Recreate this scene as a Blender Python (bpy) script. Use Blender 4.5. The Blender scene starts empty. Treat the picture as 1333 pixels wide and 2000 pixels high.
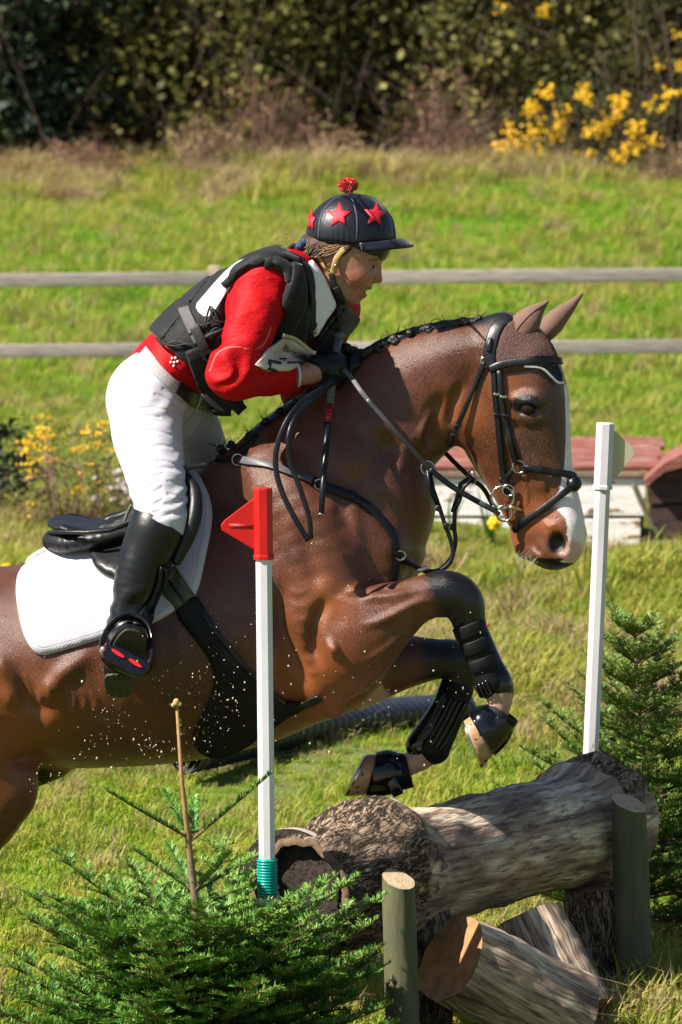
import bpy, bmesh, math, random
import numpy as np
from mathutils import Vector, Matrix, Quaternion
from mathutils.bvhtree import BVHTree
random.seed(7); rng = np.random.default_rng(7)
scene = bpy.context.scene
C = scene.collection
# ---------------------------------------------------------------- camera, sky, sun, exposure
F_PX, CAM_D, CAM_Z, HORIZON = 8880.0, 12.0, 2.42, 160.0
cam_d = bpy.data.cameras.new('camera'); cam = bpy.data.objects.new('camera', cam_d); C.objects.link(cam)
cam.location = (0, -CAM_D, CAM_Z); cam.rotation_euler = (math.pi/2, 0, 0)
cam_d.sensor_fit = 'VERTICAL'; cam_d.sensor_height = 24.0; cam_d.lens = F_PX*24.0/2000.0
cam_d.shift_y = -(1000.0-HORIZON)/2000.0
cam_d.clip_start = 0.1; cam_d.clip_end = 600.0
cam_d.dof.use_dof = True; cam_d.dof.focus_distance = 11.45; cam_d.dof.aperture_fstop = 5.6
scene.camera = cam
SUN = Vector((-0.64, -0.29, 0.70)).normalized()
world = bpy.data.worlds.new('World'); scene.world = world; world.use_nodes = True
wn = world.node_tree.nodes; wl = world.node_tree.links
sky = wn.new('ShaderNodeTexSky'); sky.sky_type = 'NISHITA'; sky.sun_disc = False
sky.sun_elevation = math.asin(SUN.z); sky.sun_rotation = math.atan2(SUN.x, SUN.y)
sky.air_density = 1.0; sky.dust_density = 0.6; sky.ozone_density = 1.2
wn['Background'].inputs['Strength'].default_value = 0.05
wl.new(sky.outputs[0], wn['Background'].inputs['Color'])
sun_d = bpy.data.lights.new('sun', 'SUN'); sun_d.energy = 5.0; sun_d.angle = math.radians(0.53); sun_d.color = (1.0, 0.93, 0.82)
sun = bpy.data.objects.new('sun', sun_d); C.objects.link(sun); sun.rotation_euler = SUN.to_track_quat('Z', 'Y').to_euler()
sun.location = SUN*40
scene.view_settings.view_transform = 'Standard'; scene.view_settings.look = 'None'
scene.view_settings.exposure = 1.1; scene.view_settings.gamma = 1.0
scene.render.engine = 'CYCLES'
scene.cycles.use_denoising = True; scene.cycles.max_bounces = 6; scene.cycles.transparent_max_bounces = 6
scene.cycles.sample_clamp_indirect = 6.0

# ---------------------------------------------------------------- helpers: places
def P(x, y, Y=0.0):
    "a point of the place, from where it shows in the photograph and its distance Y beyond the jump"
    d = CAM_D+Y
    return Vector(((x-666.5)/F_PX*d, Y, CAM_Z-(y-HORIZON)/F_PX*d))
def to_px(p):
    p = np.asarray(p, float); d = p[..., 1]+CAM_D
    return p[..., 0]/d*F_PX+666.5, HORIZON+(CAM_Z-p[..., 2])/d*F_PX
H0 = -0.30                      # the horse's middle plane
PXM = F_PX/(CAM_D+H0)
def HP(x, y, dy=0.0): return P(x, y, H0+dy)

# ---------------------------------------------------------------- helpers: objects
def link(o, parent=None):
    C.objects.link(o)
    if parent is not None: o.parent = parent; o.matrix_parent_inverse = Matrix.Identity(4)
    return o
def tag(o, label=None, cat=None, group=None, kind=None):
    if label: o['label'] = label
    if cat: o['category'] = cat
    if group: o['group'] = group
    if kind: o['kind'] = kind
    return o
def empty(name, loc=(0, 0, 0), label=None, cat=None, group=None):
    o = bpy.data.objects.new(name, None); o.location = loc; o.empty_display_size = .05
    link(o); tag(o, label, cat, group); bpy.context.view_layer.update
    return o
def mesh_np(name, V, Fc, mat=None, parent=None, smooth=True, attrs=None, local=True):
    """V (n,3) world; Fc (m,3|4) int array or list of lists. Parts are stored relative to their parent's place."""
    V = np.asarray(V, np.float32)
    if parent is not None and local:
        off = Vector((0, 0, 0)); q = parent
        while q is not None: off = off+q.location; q = q.parent
        V = V-np.array(off, np.float32)
    me = bpy.data.meshes.new(name)
    if isinstance(Fc, np.ndarray):
        k = Fc.shape[1]; n = Fc.shape[0]
        me.vertices.add(len(V)); me.vertices.foreach_set('co', V.ravel())
        me.loops.add(n*k); me.loops.foreach_set('vertex_index', Fc.astype(np.int32).ravel())
        me.polygons.add(n); me.polygons.foreach_set('loop_start', np.arange(0, n*k, k, dtype=np.int32))
        me.update(calc_edges=True)
    else:
        me.from_pydata([tuple(map(float, v)) for v in V], [], Fc); me.update()
    if smooth: me.polygons.foreach_set('use_smooth', np.ones(len(me.polygons), bool))
    if attrs:
        for a, arr in attrs.items():
            if np.ndim(arr) == 2:
                at = me.attributes.new(a, 'FLOAT_COLOR', 'POINT'); at.data.foreach_set('color', np.asarray(arr, np.float32).ravel())
            else:
                at = me.attributes.new(a, 'FLOAT', 'POINT'); at.data.foreach_set('value', np.asarray(arr, np.float32))
    if mat is not None: me.materials.append(mat)
    o = bpy.data.objects.new(name, me); link(o, parent)
    return o
def obj_bm(name, bm, mat=None, parent=None, smooth=False):
    V = np.array([v.co[:] for v in bm.verts]) if len(bm.verts) else np.zeros((0, 3))
    bm.verts.index_update()
    Fc = [[v.index for v in f.verts] for f in bm.faces]; bm.free()
    return mesh_np(name, V, Fc, mat, parent, smooth)
def bvh_of(V, Fc): return BVHTree.FromPolygons([tuple(map(float, v)) for v in V], [tuple(map(int, f)) for f in Fc])
class MB:
    "collects shapes of ONE part"
    def __init__(s): s.V = []; s.F = []; s.n = 0
    def add(s, V, Fc):
        V = np.asarray(V, float); s.V.append(V); s.F += [[i+s.n for i in f] for f in Fc]; s.n += len(V)
    def box(s, c, size, M=None, bev=0.0):
        bm = bmesh.new(); bmesh.ops.create_cube(bm, size=1.0)
        for v in bm.verts: v.co = Vector((v.co.x*size[0], v.co.y*size[1], v.co.z*size[2]))
        if bev: bmesh.ops.bevel(bm, geom=list(bm.edges), offset=bev, segments=2, affect='EDGES', profile=.6)
        bm.verts.index_update(); M = M or Matrix.Identity(3)
        s.add([M @ v.co+Vector(c) for v in bm.verts], [[v.index for v in f.verts] for f in bm.faces]); bm.free()
    def tube(s, pts, rad, n=8, caps=True, twist=0.0, flat=None):
        pts = [Vector(p) for p in pts]; m = len(pts)
        rad = [rad]*m if not hasattr(rad, '__len__') else rad
        V = []; up = None
        for i, p in enumerate(pts):
            t = (pts[min(i+1, m-1)]-pts[max(i-1, 0)]).normalized()
            if up is None: up = t.cross(Vector((0, 1, 0)) if abs(t.y) < .9 else Vector((1, 0, 0))).normalized()
            up = (up-t*up.dot(t)).normalized(); sd = t.cross(up)
            for j in range(n):
                a = 2*math.pi*j/n+twist
                V.append(p+(up*math.cos(a)+sd*math.sin(a))*rad[i])
        Fc = []
        for i in range(m-1):
            for j in range(n): Fc.append([i*n+j, i*n+(j+1) % n, (i+1)*n+(j+1) % n, (i+1)*n+j])
        if caps: Fc.append(list(range(n))[::-1]); Fc.append([(m-1)*n+j for j in range(n)])
        s.add(V, Fc)
    def ball(s, c, r, nu=10, nv=7, M=None):
        r = (r, r, r) if not hasattr(r, '__len__') else r; V = []; Fc = []
        for i in range(nv+1):
            th = math.pi*i/nv
            for j in range(nu):
                ph = 2*math.pi*j/nu
                v = Vector((r[0]*math.sin(th)*math.cos(ph), r[1]*math.sin(th)*math.sin(ph), r[2]*math.cos(th)))
                V.append((M @ v if M else v)+Vector(c))
        for i in range(nv):
            for j in range(nu): Fc.append([i*nu+j, (i+1)*nu+j, (i+1)*nu+(j+1) % nu, i*nu+(j+1) % nu])
        s.add(V, Fc)
    def torus(s, c, R, r, axis, n=20, m=8, ry=None):
        axis = Vector(axis).normalized(); a = axis.orthogonal().normalized(); b = axis.cross(a)
        V = []; Fc = []
        for i in range(n):
            t = 2*math.pi*i/n; d = a*math.cos(t)+b*math.sin(t)
            for j in range(m):
                q = 2*math.pi*j/m
                V.append(Vector(c)+d*(R+r*math.cos(q))+axis*(ry or r)*math.sin(q))
        for i in range(n):
            for j in range(m): Fc.append([i*m+j, ((i+1) % n)*m+j, ((i+1) % n)*m+(j+1) % m, i*m+(j+1) % m])
        s.add(V, Fc)
    def build(s, name, mat=None, parent=None, smooth=True):
        return mesh_np(name, np.concatenate(s.V), s.F, mat, parent, smooth)
def catmull(pts, n=6):
    pts = [np.asarray(p, float) for p in pts]
    if len(pts) < 3: return [pts[0]+(pts[-1]-pts[0])*i/n for i in range(n+1)]
    e = [2*pts[0]-pts[1]]+pts+[2*pts[-1]-pts[-2]]; out = []
    for i in range(1, len(e)-2):
        for j in range(n):
            t = j/n; a, b, c, d = e[i-1:i+3]
            out.append(.5*((2*b)+(-a+c)*t+(2*a-5*b+4*c-d)*t*t+(-a+3*b-3*c+d)*t**3))
    out.append(e[-2]); return out

# ---------------------------------------------------------------- helpers: soft bodies (distance fields, meshed once)
class Field:
    def __init__(s): s.ops = []
    def chain(s, pts, k=.03, side=(0, 1, 0), sub=4, mode='u'):
        "pts: (Vector, radius, width ratio)"
        rows = [np.array([*p, r, q], float) for p, r, q in pts]
        if len(rows) > 1 and sub > 1: rows = catmull(rows, sub)
        s.ops.append((mode, 'c', np.array(rows, np.float32), k, np.array(side, np.float32))); return s
    def blob(s, c, r, k=.03, M=None, mode='u'):
        s.ops.append((mode, 'b', np.array([*c], np.float32), k, (np.array(r, np.float32), np.array(M or Matrix.Identity(3), np.float32)))); return s
    def grid(s, lo, hi, h):
        lo = np.array(lo, np.float32); n = np.ceil((np.array(hi)-lo)/h).astype(int)+1
        D = np.full(n, 1.0, np.float32)
        ax = [lo[i]+np.arange(n[i], dtype=np.float32)*h for i in range(3)]
        def sub(a, b):
            i0 = np.clip(np.floor((a-lo)/h).astype(int), 0, n); i1 = np.clip(np.ceil((b-lo)/h).astype(int)+1, 0, n)
            return i0, i1
        for mode, kind, A, k, X in s.ops:
            mg = max(k, 2*h)*1.3+.012
            if kind == 'c':
                q = np.maximum(A[:, 4], 1.0)[:, None]; R = A[:, 3:4]*q
                i0, i1 = sub((A[:, :3]-R).min(0)-mg, (A[:, :3]+R).max(0)+mg)
                if (i1 <= i0).any(): continue
                Dc = np.full(i1-i0, 1.0, np.float32)
                segs = range(max(1, len(A)-1))
                for i in segs:
                    a = A[i]; b = A[min(i+1, len(A)-1)]
                    ra = np.maximum(a[3]*max(1, a[4]), b[3]*max(1, b[4]))
                    j0, j1 = sub(np.minimum(a[:3], b[:3])-ra-mg, np.maximum(a[:3], b[:3])+ra+mg)
                    j0 = np.maximum(j0, i0); j1 = np.minimum(j1, i1)
                    if (j1 <= j0).any(): continue
                    gx = ax[0][j0[0]:j1[0], None, None]-a[0]; gy = ax[1][None, j0[1]:j1[1], None]-a[1]; gz = ax[2][None, None, j0[2]:j1[2]]-a[2]
                    ab = b[:3]-a[:3]; L = float(ab @ ab)
                    t = np.clip((gx*ab[0]+gy*ab[1]+gz*ab[2])/max(L, 1e-9), 0, 1)
                    wx = gx-t*ab[0]; wy = gy-t*ab[1]; wz = gz-t*ab[2]
                    qq = a[4]+t*(b[4]-a[4]); ws = wx*X[0]+wy*X[1]+wz*X[2]
                    d = np.sqrt(np.maximum(wx*wx+wy*wy+wz*wz+ws*ws*(1/(qq*qq)-1), 0))-(a[3]+t*(b[3]-a[3]))
                    sl = tuple(slice(p, q2) for p, q2 in zip(j0-i0, j1-i0))
                    Dc[sl] = np.minimum(Dc[sl], d)
            else:
                r, M = X; R = np.sqrt(((M*r[None, :])**2).sum(1))
                i0, i1 = sub(A-R-mg, A+R+mg)
                if (i1 <= i0).any(): continue
                gx = ax[0][i0[0]:i1[0], None, None]-A[0]; gy = ax[1][None, i0[1]:i1[1], None]-A[1]; gz = ax[2][None, None, i0[2]:i1[2]]-A[2]
                e = 0
                for c in range(3): e = e+((gx*M[0, c]+gy*M[1, c]+gz*M[2, c])/r[c])**2
                Dc = (np.sqrt(e)-1)*r.min()
            sl = tuple(slice(p, q2) for p, q2 in zip(i0, i1)); D0 = D[sl]
            if mode == 'u':
                hh = np.clip(.5+.5*(D0-Dc)/k, 0, 1); D[sl] = D0*(1-hh)+Dc*hh-k*hh*(1-hh)
            else:
                hh = np.clip(.5-.5*(D0+Dc)/k, 0, 1); D[sl] = D0*(1-hh)-Dc*hh+k*hh*(1-hh)
        return D, lo, h, ax
def smooth_mesh(V, Fc, it=2, lam=.5):
    E = np.concatenate([Fc[:, [i, (i+1) % Fc.shape[1]]] for i in range(Fc.shape[1])])
    a = np.concatenate([E[:, 0], E[:, 1]]); b = np.concatenate([E[:, 1], E[:, 0]])
    cnt = np.maximum(np.bincount(a, minlength=len(V)), 1)
    for i in range(it*2):
        l = lam if i % 2 == 0 else -lam*.9
        S = np.stack([np.bincount(a, weights=V[b, c], minlength=len(V)) for c in range(3)], 1)/cnt[:, None]
        V = V+(S-V)*l
    return V
def nets(D, lo, h, it=2):
    S = D < 0
    m = np.zeros(np.array(D.shape)-1, np.uint8)
    for i in (0, 1):
        for j in (0, 1):
            for k in (0, 1): m += S[i:S.shape[0]-1+i, j:S.shape[1]-1+j, k:S.shape[2]-1+k]
    act = (m > 0) & (m < 8); idx = np.argwhere(act)
    vid = np.full(act.shape, -1, np.int32); vid[act] = np.arange(len(idx))
    co = np.array([(i, j, k) for i in (0, 1) for j in (0, 1) for k in (0, 1)])
    val = np.stack([D[idx[:, 0]+c[0], idx[:, 1]+c[1], idx[:, 2]+c[2]] for c in co], 1)
    pos = np.zeros((len(idx), 3)); cnt = np.zeros(len(idx))
    for a in range(8):
        for b in range(a+1, 8):
            if np.abs(co[a]-co[b]).sum() != 1: continue
            va, vb = val[:, a], val[:, b]; mk = (va < 0) != (vb < 0)
            t = np.where(mk, va/np.where(va-vb == 0, 1, va-vb), 0)[:, None]
            pos += np.where(mk[:, None], co[a]+t*(co[b]-co[a]), 0); cnt += mk
    V = np.asarray(lo)+(idx+pos/np.maximum(cnt, 1)[:, None])*h
    Q = []
    for axi in range(3):
        u, v = [(1, 2), (2, 0), (0, 1)][axi]
        A = np.take(S, range(0, S.shape[axi]-1), axi); B = np.take(S, range(1, S.shape[axi]), axi)
        e = np.argwhere(A != B); e = e[(e[:, u] > 0) & (e[:, v] > 0) & (e[:, u] < S.shape[u]-1) & (e[:, v] < S.shape[v]-1)]
        q = []
        for du, dv in ((-1, -1), (0, -1), (0, 0), (-1, 0)):
            c = e.copy(); c[:, u] += du; c[:, v] += dv; q.append(vid[c[:, 0], c[:, 1], c[:, 2]])
        q = np.stack(q, 1); fl = ~A[e[:, 0], e[:, 1], e[:, 2]]; q[fl] = q[fl][:, ::-1]; Q.append(q)
    Q = np.concatenate(Q); Q = Q[(Q >= 0).all(1)]
    if it: V = smooth_mesh(V, Q, it)
    return V, Q
def vnormals(V, Q):
    n = np.cross(V[Q[:, 2]]-V[Q[:, 0]], V[Q[:, 3]]-V[Q[:, 1]]); N = np.zeros_like(V)
    for i in range(4):
        for c in range(3): N[:, c] += np.bincount(Q[:, i], weights=n[:, c], minlength=len(V))
    return N/np.maximum(np.linalg.norm(N, axis=1, keepdims=True), 1e-9)
def wave_noise(V, f, seed=0):
    "cheap smooth noise on points"
    r = np.random.default_rng(seed); o = np.zeros(len(V))
    for i in range(7):
        d = r.normal(size=3); d /= np.linalg.norm(d); o += np.sin(V @ d*f*r.uniform(.6, 1.7)+r.uniform(0, 6.28))
    return o/4.0
CAMP = Vector((0, -CAM_D, CAM_Z))
def hit(bvh, x, y):
    d = (P(x, y, 0)-CAMP).normalized(); r = bvh.ray_cast(CAMP, d)
    return (r[0], r[1]) if r[0] is not None else (None, None)
# ---------------------------------------------------------------- materials
def srgb(r, g, b): 
    f = lambda c: (c/12.92 if c <= .04045 else ((c+.055)/1.055)**2.4)
    return (f(r/255), f(g/255), f(b/255), 1)
class NT:
    def __init__(s, name):
        s.m = bpy.data.materials.new(name); s.m.use_nodes = True; s.t = s.m.node_tree
        s.bsdf = s.t.nodes['Principled BSDF']; s.co = s.t.nodes.new('ShaderNodeTexCoord')
    def n(s, ty, **kw):
        o = s.t.nodes.new(ty)
        for k, v in kw.items(): setattr(o, k, v)
        return o
    def put(s, sock, v):
        if isinstance(v, bpy.types.NodeSocket): s.t.links.new(v, sock)
        elif hasattr(v, '__len__') and len(v) == 3 and sock.type == 'RGBA': sock.default_value = (*v, 1)
        else: sock.default_value = v
    def set(s, **kw):
        names = dict(base='Base Color', rough='Roughness', metal='Metallic', spec='Specular IOR Level', normal='Normal', coat='Coat Weight', coatr='Coat Roughness',
                     sheen='Sheen Weight', sheenr='Sheen Roughness', sheent='Sheen Tint', trans='Transmission Weight', sss='Subsurface Weight', emit='Emission Color', emits='Emission Strength', alpha='Alpha')
        for k, v in kw.items(): s.put(s.bsdf.inputs[names[k]], v)
        return s
    def coord(s, scale=(1, 1, 1), rot=(0, 0, 0), src='Object'):
        mp = s.n('ShaderNodeMapping'); s.put(mp.inputs['Vector'], s.co.outputs[src]); mp.inputs['Scale'].default_value = scale; mp.inputs['Rotation'].default_value = rot
        return mp.outputs[0]
    def noise(s, scale=5, detail=4, rough=.55, vec=None, dist=0.0):
        o = s.n('ShaderNodeTexNoise'); o.inputs['Scale'].default_value = scale; o.inputs['Detail'].default_value = detail; o.inputs['Roughness'].default_value = rough; o.inputs['Distortion'].default_value = dist
        s.put(o.inputs['Vector'], vec if vec is not None else s.co.outputs['Object']); return o.outputs['Fac']
    def voro(s, scale=5, vec=None, feature='F1', out='Distance'):
        o = s.n('ShaderNodeTexVoronoi', feature=feature); o.inputs['Scale'].default_value = scale
        s.put(o.inputs['Vector'], vec if vec is not None else s.co.outputs['Object']); return o.outputs[out]
    def ramp(s, fac, stops, interp='LINEAR'):
        o = s.n('ShaderNodeValToRGB'); o.color_ramp.interpolation = interp; s.put(o.inputs[0], fac); e = o.color_ramp.elements
        while len(e) < len(stops): e.new(.5)
        for i, (p, c) in enumerate(stops): e[i].position = p; e[i].color = c if len(c) == 4 else (*c, 1)
        return o.outputs[0]
    def mix(s, fac, a, b, mode='MIX'):
        o = s.n('ShaderNodeMix', data_type='RGBA', blend_type=mode); s.put(o.inputs[0], fac); s.put(o.inputs[6], a); s.put(o.inputs[7], b); return o.outputs[2]
    def math(s, op, a, b=0.0, c=0.0, clamp=False):
        o = s.n('ShaderNodeMath', operation=op, use_clamp=clamp); s.put(o.inputs[0], a); s.put(o.inputs[1], b); s.put(o.inputs[2], c); return o.outputs[0]
    def maprange(s, v, a, b, c=0.0, d=1.0, smooth=True):
        o = s.n('ShaderNodeMapRange', interpolation_type='SMOOTHSTEP' if smooth else 'LINEAR'); s.put(o.inputs[0], v)
        for i, q in enumerate((a, b, c, d)): s.put(o.inputs[i+1], q)
        return o.outputs[0]
    def attr(s, name, out='Fac'):
        o = s.n('ShaderNodeAttribute', attribute_name=name); return o.outputs[out]
    def bump(s, h, strength=.3, dist=.01, prev=None):
        o = s.n('ShaderNodeBump'); o.inputs['Strength'].default_value = strength; o.inputs['Distance'].default_value = dist; s.put(o.inputs['Height'], h)
        if prev is not None: s.put(o.inputs['Normal'], prev)
        return o.outputs[0]
def simple(name, c1, c2=None, scale=30, rough=.6, bump=.15, bscale=None, bdist=.003, metal=0, spec=.5, coat=0, sheen=0, detail=4):
    m = NT(name); c2 = c2 or tuple(x*.75 for x in c1[:3])
    f = m.ramp(m.noise(scale, detail), [(.3, c1), (.7, c2)])
    m.set(base=f, rough=rough, metal=metal, spec=spec, coat=coat, sheen=sheen)
    if bump: m.set(normal=m.bump(m.noise(bscale or scale*4, 3), bump, bdist))
    return m.m
M = {}
# leathers, cloth, metal
def leather(name, c1, c2, rough=.36):
    m = NT(name); n1 = m.noise(9, 5, .6); fine = m.voro(420)
    m.set(base=m.ramp(n1, [(.3, c1), (.72, c2)]), rough=m.maprange(n1, .3, .7, rough, rough+.16), spec=.38)
    m.set(normal=m.bump(fine, .12, .0015, m.bump(m.noise(28, 5, .6), .22, .006))); return m.m
M['leather'] = leather('black_leather', (.004, .0045, .006), (.010, .010, .012))
M['boot_leather'] = leather('boot_leather', (.003, .0035, .005), (.008, .0085, .011), .24)
M['strap'] = leather('strap_leather', (.003, .0035, .006), (.008, .009, .013), .3)
M['strap_worn'] = leather('worn_strap_leather', (.05, .052, .06), (.11, .11, .12), .34)
M['olive'] = simple('olive_leather', (.045, .05, .02), (.07, .072, .03), 40, .5)
M['rubber'] = simple('grip_rubber', (.05, .05, .055), (.12, .12, .125), 160, .5, .5, 500, .002)
M['steel'] = simple('steel', (.55, .53, .5), (.4, .38, .36), 60, .22, .05, metal=1)
M['brass'] = simple('brass', (.75, .5, .16), (.55, .34, .1), 60, .26, .05, metal=1)
M['plastic_black'] = simple('black_plastic', (.003, .0035, .005), (.006, .007, .009), 20, .2, .08, 60)
M['boot_shell'] = simple('boot_shell', (.002, .0025, .005), (.004, .005, .009), 20, .12, .1, 60, .002)
M['neoprene'] = simple('black_neoprene', (.0025, .0025, .003), (.006, .006, .0065), 60, .55, .5, 700, .0015, spec=.22)
M['red_plastic'] = simple('red_plastic', (.50, .005, .008), (.42, .004, .006), 12, .32, .06, 50)
m = NT('white_plastic'); sp = m.noise(26, 6, .75, m.coord((1, 1, .35))); m.set(base=m.mix(m.maprange(sp, .63, .70), m.ramp(m.noise(7, 4), [(.3, (.66, .645, .67)), (.7, (.55, .535, .56))]), (.20, .17, .14)), rough=.45, normal=m.bump(m.noise(50, 4), .15, .002)); M['white_plastic'] = m.m
M['cream_plastic'] = simple('cream_plastic', (.72, .68, .52), (.62, .58, .42), 30, .55, .15, 200)
def translucent(mat, col, f=.5):
    t = mat.node_tree; b = t.nodes['Principled BSDF']; tr_ = t.nodes.new('ShaderNodeBsdfTranslucent'); tr_.inputs[0].default_value = (*col, 1); mx = t.nodes.new('ShaderNodeMixShader'); mx.inputs[0].default_value = f
    t.links.new(b.outputs[0], mx.inputs[1]); t.links.new(tr_.outputs[0], mx.inputs[2]); t.links.new(mx.outputs[0], t.nodes['Material Output'].inputs['Surface'])
translucent(M['cream_plastic'], (.85, .80, .62), .55)
M['teal'] = simple('teal_plastic', (.0, .34, .27), (.0, .26, .22), 30, .3, .05)
M['orange'] = simple('orange_plastic', (.75, .09, .02), (.6, .06, .015), 20, .4, .05)
M['red_inlay'] = simple('red_insert', (.75, .01, .015), (.6, .01, .01), 20, .35, .05)  # plain red plastic of the stirrup inserts, no emission
# ================================================================ HORSE
horse = empty('horse', (0, H0, 0.0), 'bay horse with white blaze jumping over the log under its rider', 'horse')
YAW = math.radians(21); HS = (math.sin(YAW), math.cos(YAW), 0)
def HD(x, y, side=0.0):
    "a point of the horse's head, which is turned a little to the camera"
    a = HP(x, y, 0); piv = HP(960, 700, 0); a.x += abs(side)*HS[0]
    return a+Vector((0, -(a.x-piv.x)*math.tan(YAW), 0))+Vector(HS)*side
px = lambda r: r/PXM
hf = Field()
def tr(x, t, b, w): return (HP(x, (t+b)/2), px((b-t)/2), w/px((b-t)/2))
hf.chain([tr(-340, 1250, 1470, .13), tr(-240, 1150, 1530, .235), tr(-80, 1112, 1540, .27), tr(60, 1103, 1503, .275), tr(200, 1062, 1497, .295), tr(330, 1025, 1488, .30),
          tr(450, 975, 1462, .275), tr(545, 948, 1424, .225)], k=.05, sub=5)
# withers and back ridge
hf.chain([(HP(250, 1085), px(45), 1.2), (HP(380, 1000), px(55), 1.0), (HP(470, 930), px(52), .9), (HP(540, 880), px(55), .8), (HP(620, 830), px(60), .75)], k=.08)
# neck
def nk(c0, c1, w):
    a, b = HP(*c0), HP(*c1); r = (a-b).length/2; return ((a+b)/2, r, w/r)
hf.chain([nk((500, 845), (795, 1135), .165), nk((585, 795), (786, 1040), .128), nk((662, 735), (797, 965), .105), nk((740, 680), (838, 905), .093),
          nk((815, 650), (868, 862), .088), nk((880, 634), (890, 790), .085), nk((945, 632), (930, 735), .075)], k=.06, sub=5)
# head: long axis from poll to muzzle
def hd(c0, c1, w):
    a, b = HD(*c0), HD(*c1); r = (a-b).length/2; return ((a+b)/2, r, w/r)
hf.chain([hd((1010, 628), (955, 690), .060), hd((1072, 672), (905, 740), .088), hd((1098, 740), (893, 800), .093), hd((1106, 800), (900, 850), .086), hd((1109, 860), (930, 902), .070),
          hd((1115, 925), (966, 958), .058), hd((1128, 975), (988, 995), .054), hd((1136, 1015), (1006, 1030), .055), hd((1134, 1045), (1022, 1052), .054)], k=.03, side=HS, sub=5)
hf.chain([(HD(1048, 700), px(34), .078/px(34)), (HD(1062, 750), px(34), .080/px(34)), (HD(1068, 800), px(32), .074/px(32)), (HD(1075, 860), px(28), .056/px(28)), (HD(1085, 920), px(24), .044/px(24)), (HD(1098, 970), px(24), .042/px(24)), (HD(1108, 1015), px(24), .046/px(24))], .022, side=HS, sub=5)
# jaw plates, eye sockets, cheek crest, nostril rims, lips
for s in (-1, 1):
    hf.blob(HD(932, 815, s*.052), (.078, .030, .082), .035)
    hf.blob(HD(1000, 740, s*.055), (.05, .025, .05), .03)
    hf.blob(HD(1025, 774, s*.080), (.036, .020, .020), .018)      # brow
    hf.chain([(HD(1008, 790, s*.088), px(5), 1), (HD(1024, 778, s*.097), px(6), 1), (HD(1044, 786, s*.090), px(5), 1)], .010, sub=3)
    hf.blob(HD(1030, 808, s*.078), (.030, .014, .012), .016)
    hf.chain([(HD(1000, 850, s*.074), px(11), 1), (HD(1035, 905, s*.060), px(10), 1), (HD(1050, 940, s*.052), px(7), 1)], .025, sub=3)
    hf.chain([(HD(960, 905, s*.035), px(20), 1), (HD(985, 965, s*.03), px(18), 1), (HD(1005, 1005, s*.026), px(18), 1)], .025, sub=3)
    hf.blob(HD(1092, 1040, s*.044), (.040, .018, .044), .022)
    hf.blob(HD(1075, 1070, s*.030), (.048, .03, .030), .02)
hf.blob(HD(1084, 1076, 0), (.055, .05, .026), .02)
hf.blob(HD(1030, 1070, 0), (.030, .040, .026), .014)                # lower lip and chin
hf.blob(HD(1018, 1045, 0), (.026, .036, .035), .02)
hf.chain([(HD(1000, 1006, -.062), px(4), 1), (HD(1020, 1040, -.060), px(5), 1), (HD(1050, 1068, -.062), px(4), 1)], .012, sub=3, mode='s')   # mouth line
for s in (-1, 1):
    hf.blob(HD(1085, 1052, s*.066), (.022, .026, .030), .010, mode='s')   # nostril
    hf.blob(HD(1028, 792, s*.100), (.020, .016, .0125), .008, mode='s')    # eye hollow
# chest, shoulders
hf.chain([(HP(700, 1010, 0), px(110), .85), (HP(742, 1095, 0), px(66), 1.5), (HP(705, 1185, 0), px(90), 1.15), (HP(650, 1285, 0), px(98), 1.1)], .05)
for s in (-1, 1):
    hf.chain([(HP(520, 915, s*.10), px(40), .8), (HP(560, 990, s*.15), px(70), .65), (HP(605, 1090, s*.16), px(90), .72), (HP(640, 1190, s*.165), px(92), .75)], .06)
    hf.chain([(HP(585, 1110, s*.17), px(60), .8), (HP(600, 1220, s*.19), px(75), .75), (HP(625, 1310, s*.18), px(62), .85)], .035)   # triceps
    hf.chain([(HP(690, 1000, s*.11), px(50), .7), (HP(732, 1050, s*.12), px(48), .7), (HP(742, 1100, s*.115), px(42), .8)], .04)   # point of shoulder
# near foreleg, folded
def leg(rows, k=.03, y=0, sub=4): hf.chain([(HP(a, b, y+d), px(r), q) for a, b, r, q, d in rows], k, sub=sub)
leg([(668, 1262, 98, .66, -.005), (722, 1226, 77, .74, -.012), (768, 1197, 59, .84, -.012), (800, 1179, 48, .88, -.008), (838, 1164, 42, .9, -.004), (862, 1160, 41, .9, 0)], .018, -.185)
leg([(862, 1160, 42, .92, 0), (888, 1162, 43, .95, 0), (908, 1180, 38, .95, 0), (914, 1206, 31, .9, 0)], .02, -.17)
leg([(912, 1200, 31, .9, 0), (925, 1240, 25, .85, 0), (948, 1298, 24, .85, 0), (970, 1338, 31, .85, 0), (977, 1358, 26, .9, 0), (972, 1388, 23, .95, 0), (958, 1418, 27, 1, 0)], .015, -.17)
leg([(640, 1300, 58, .8, 0), (632, 1350, 42, .8, 0), (648, 1378, 26, .9, 0)], .04, -.175)   # elbow
leg([(690, 1190, 40, .6, -.055), (745, 1190, 30, .6, -.05), (800, 1172, 20, .6, -.035)], .025, -.17)   # extensor muscle
leg([(675, 1295, 38, .55, -.05), (728, 1252, 26, .55, -.045), (790, 1205, 16, .55, -.03)], .02, -.17)
# far foreleg
leg([(690, 1310, 80, .8, 0), (770, 1295, 58, .85, 0), (840, 1288, 42, .9, 0), (880, 1288, 37, .95, 0)], .02, .14)
leg([(880, 1288, 37, .95, 0), (903, 1300, 35, .95, 0), (898, 1335, 28, .9, 0), (872, 1395, 24, .85, 0), (842, 1452, 30, .85, 0), (825, 1476, 27, .9, 0), (800, 1492, 23, .95, 0), (765, 1506, 28, 1, 0)], .015, .14)
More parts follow.
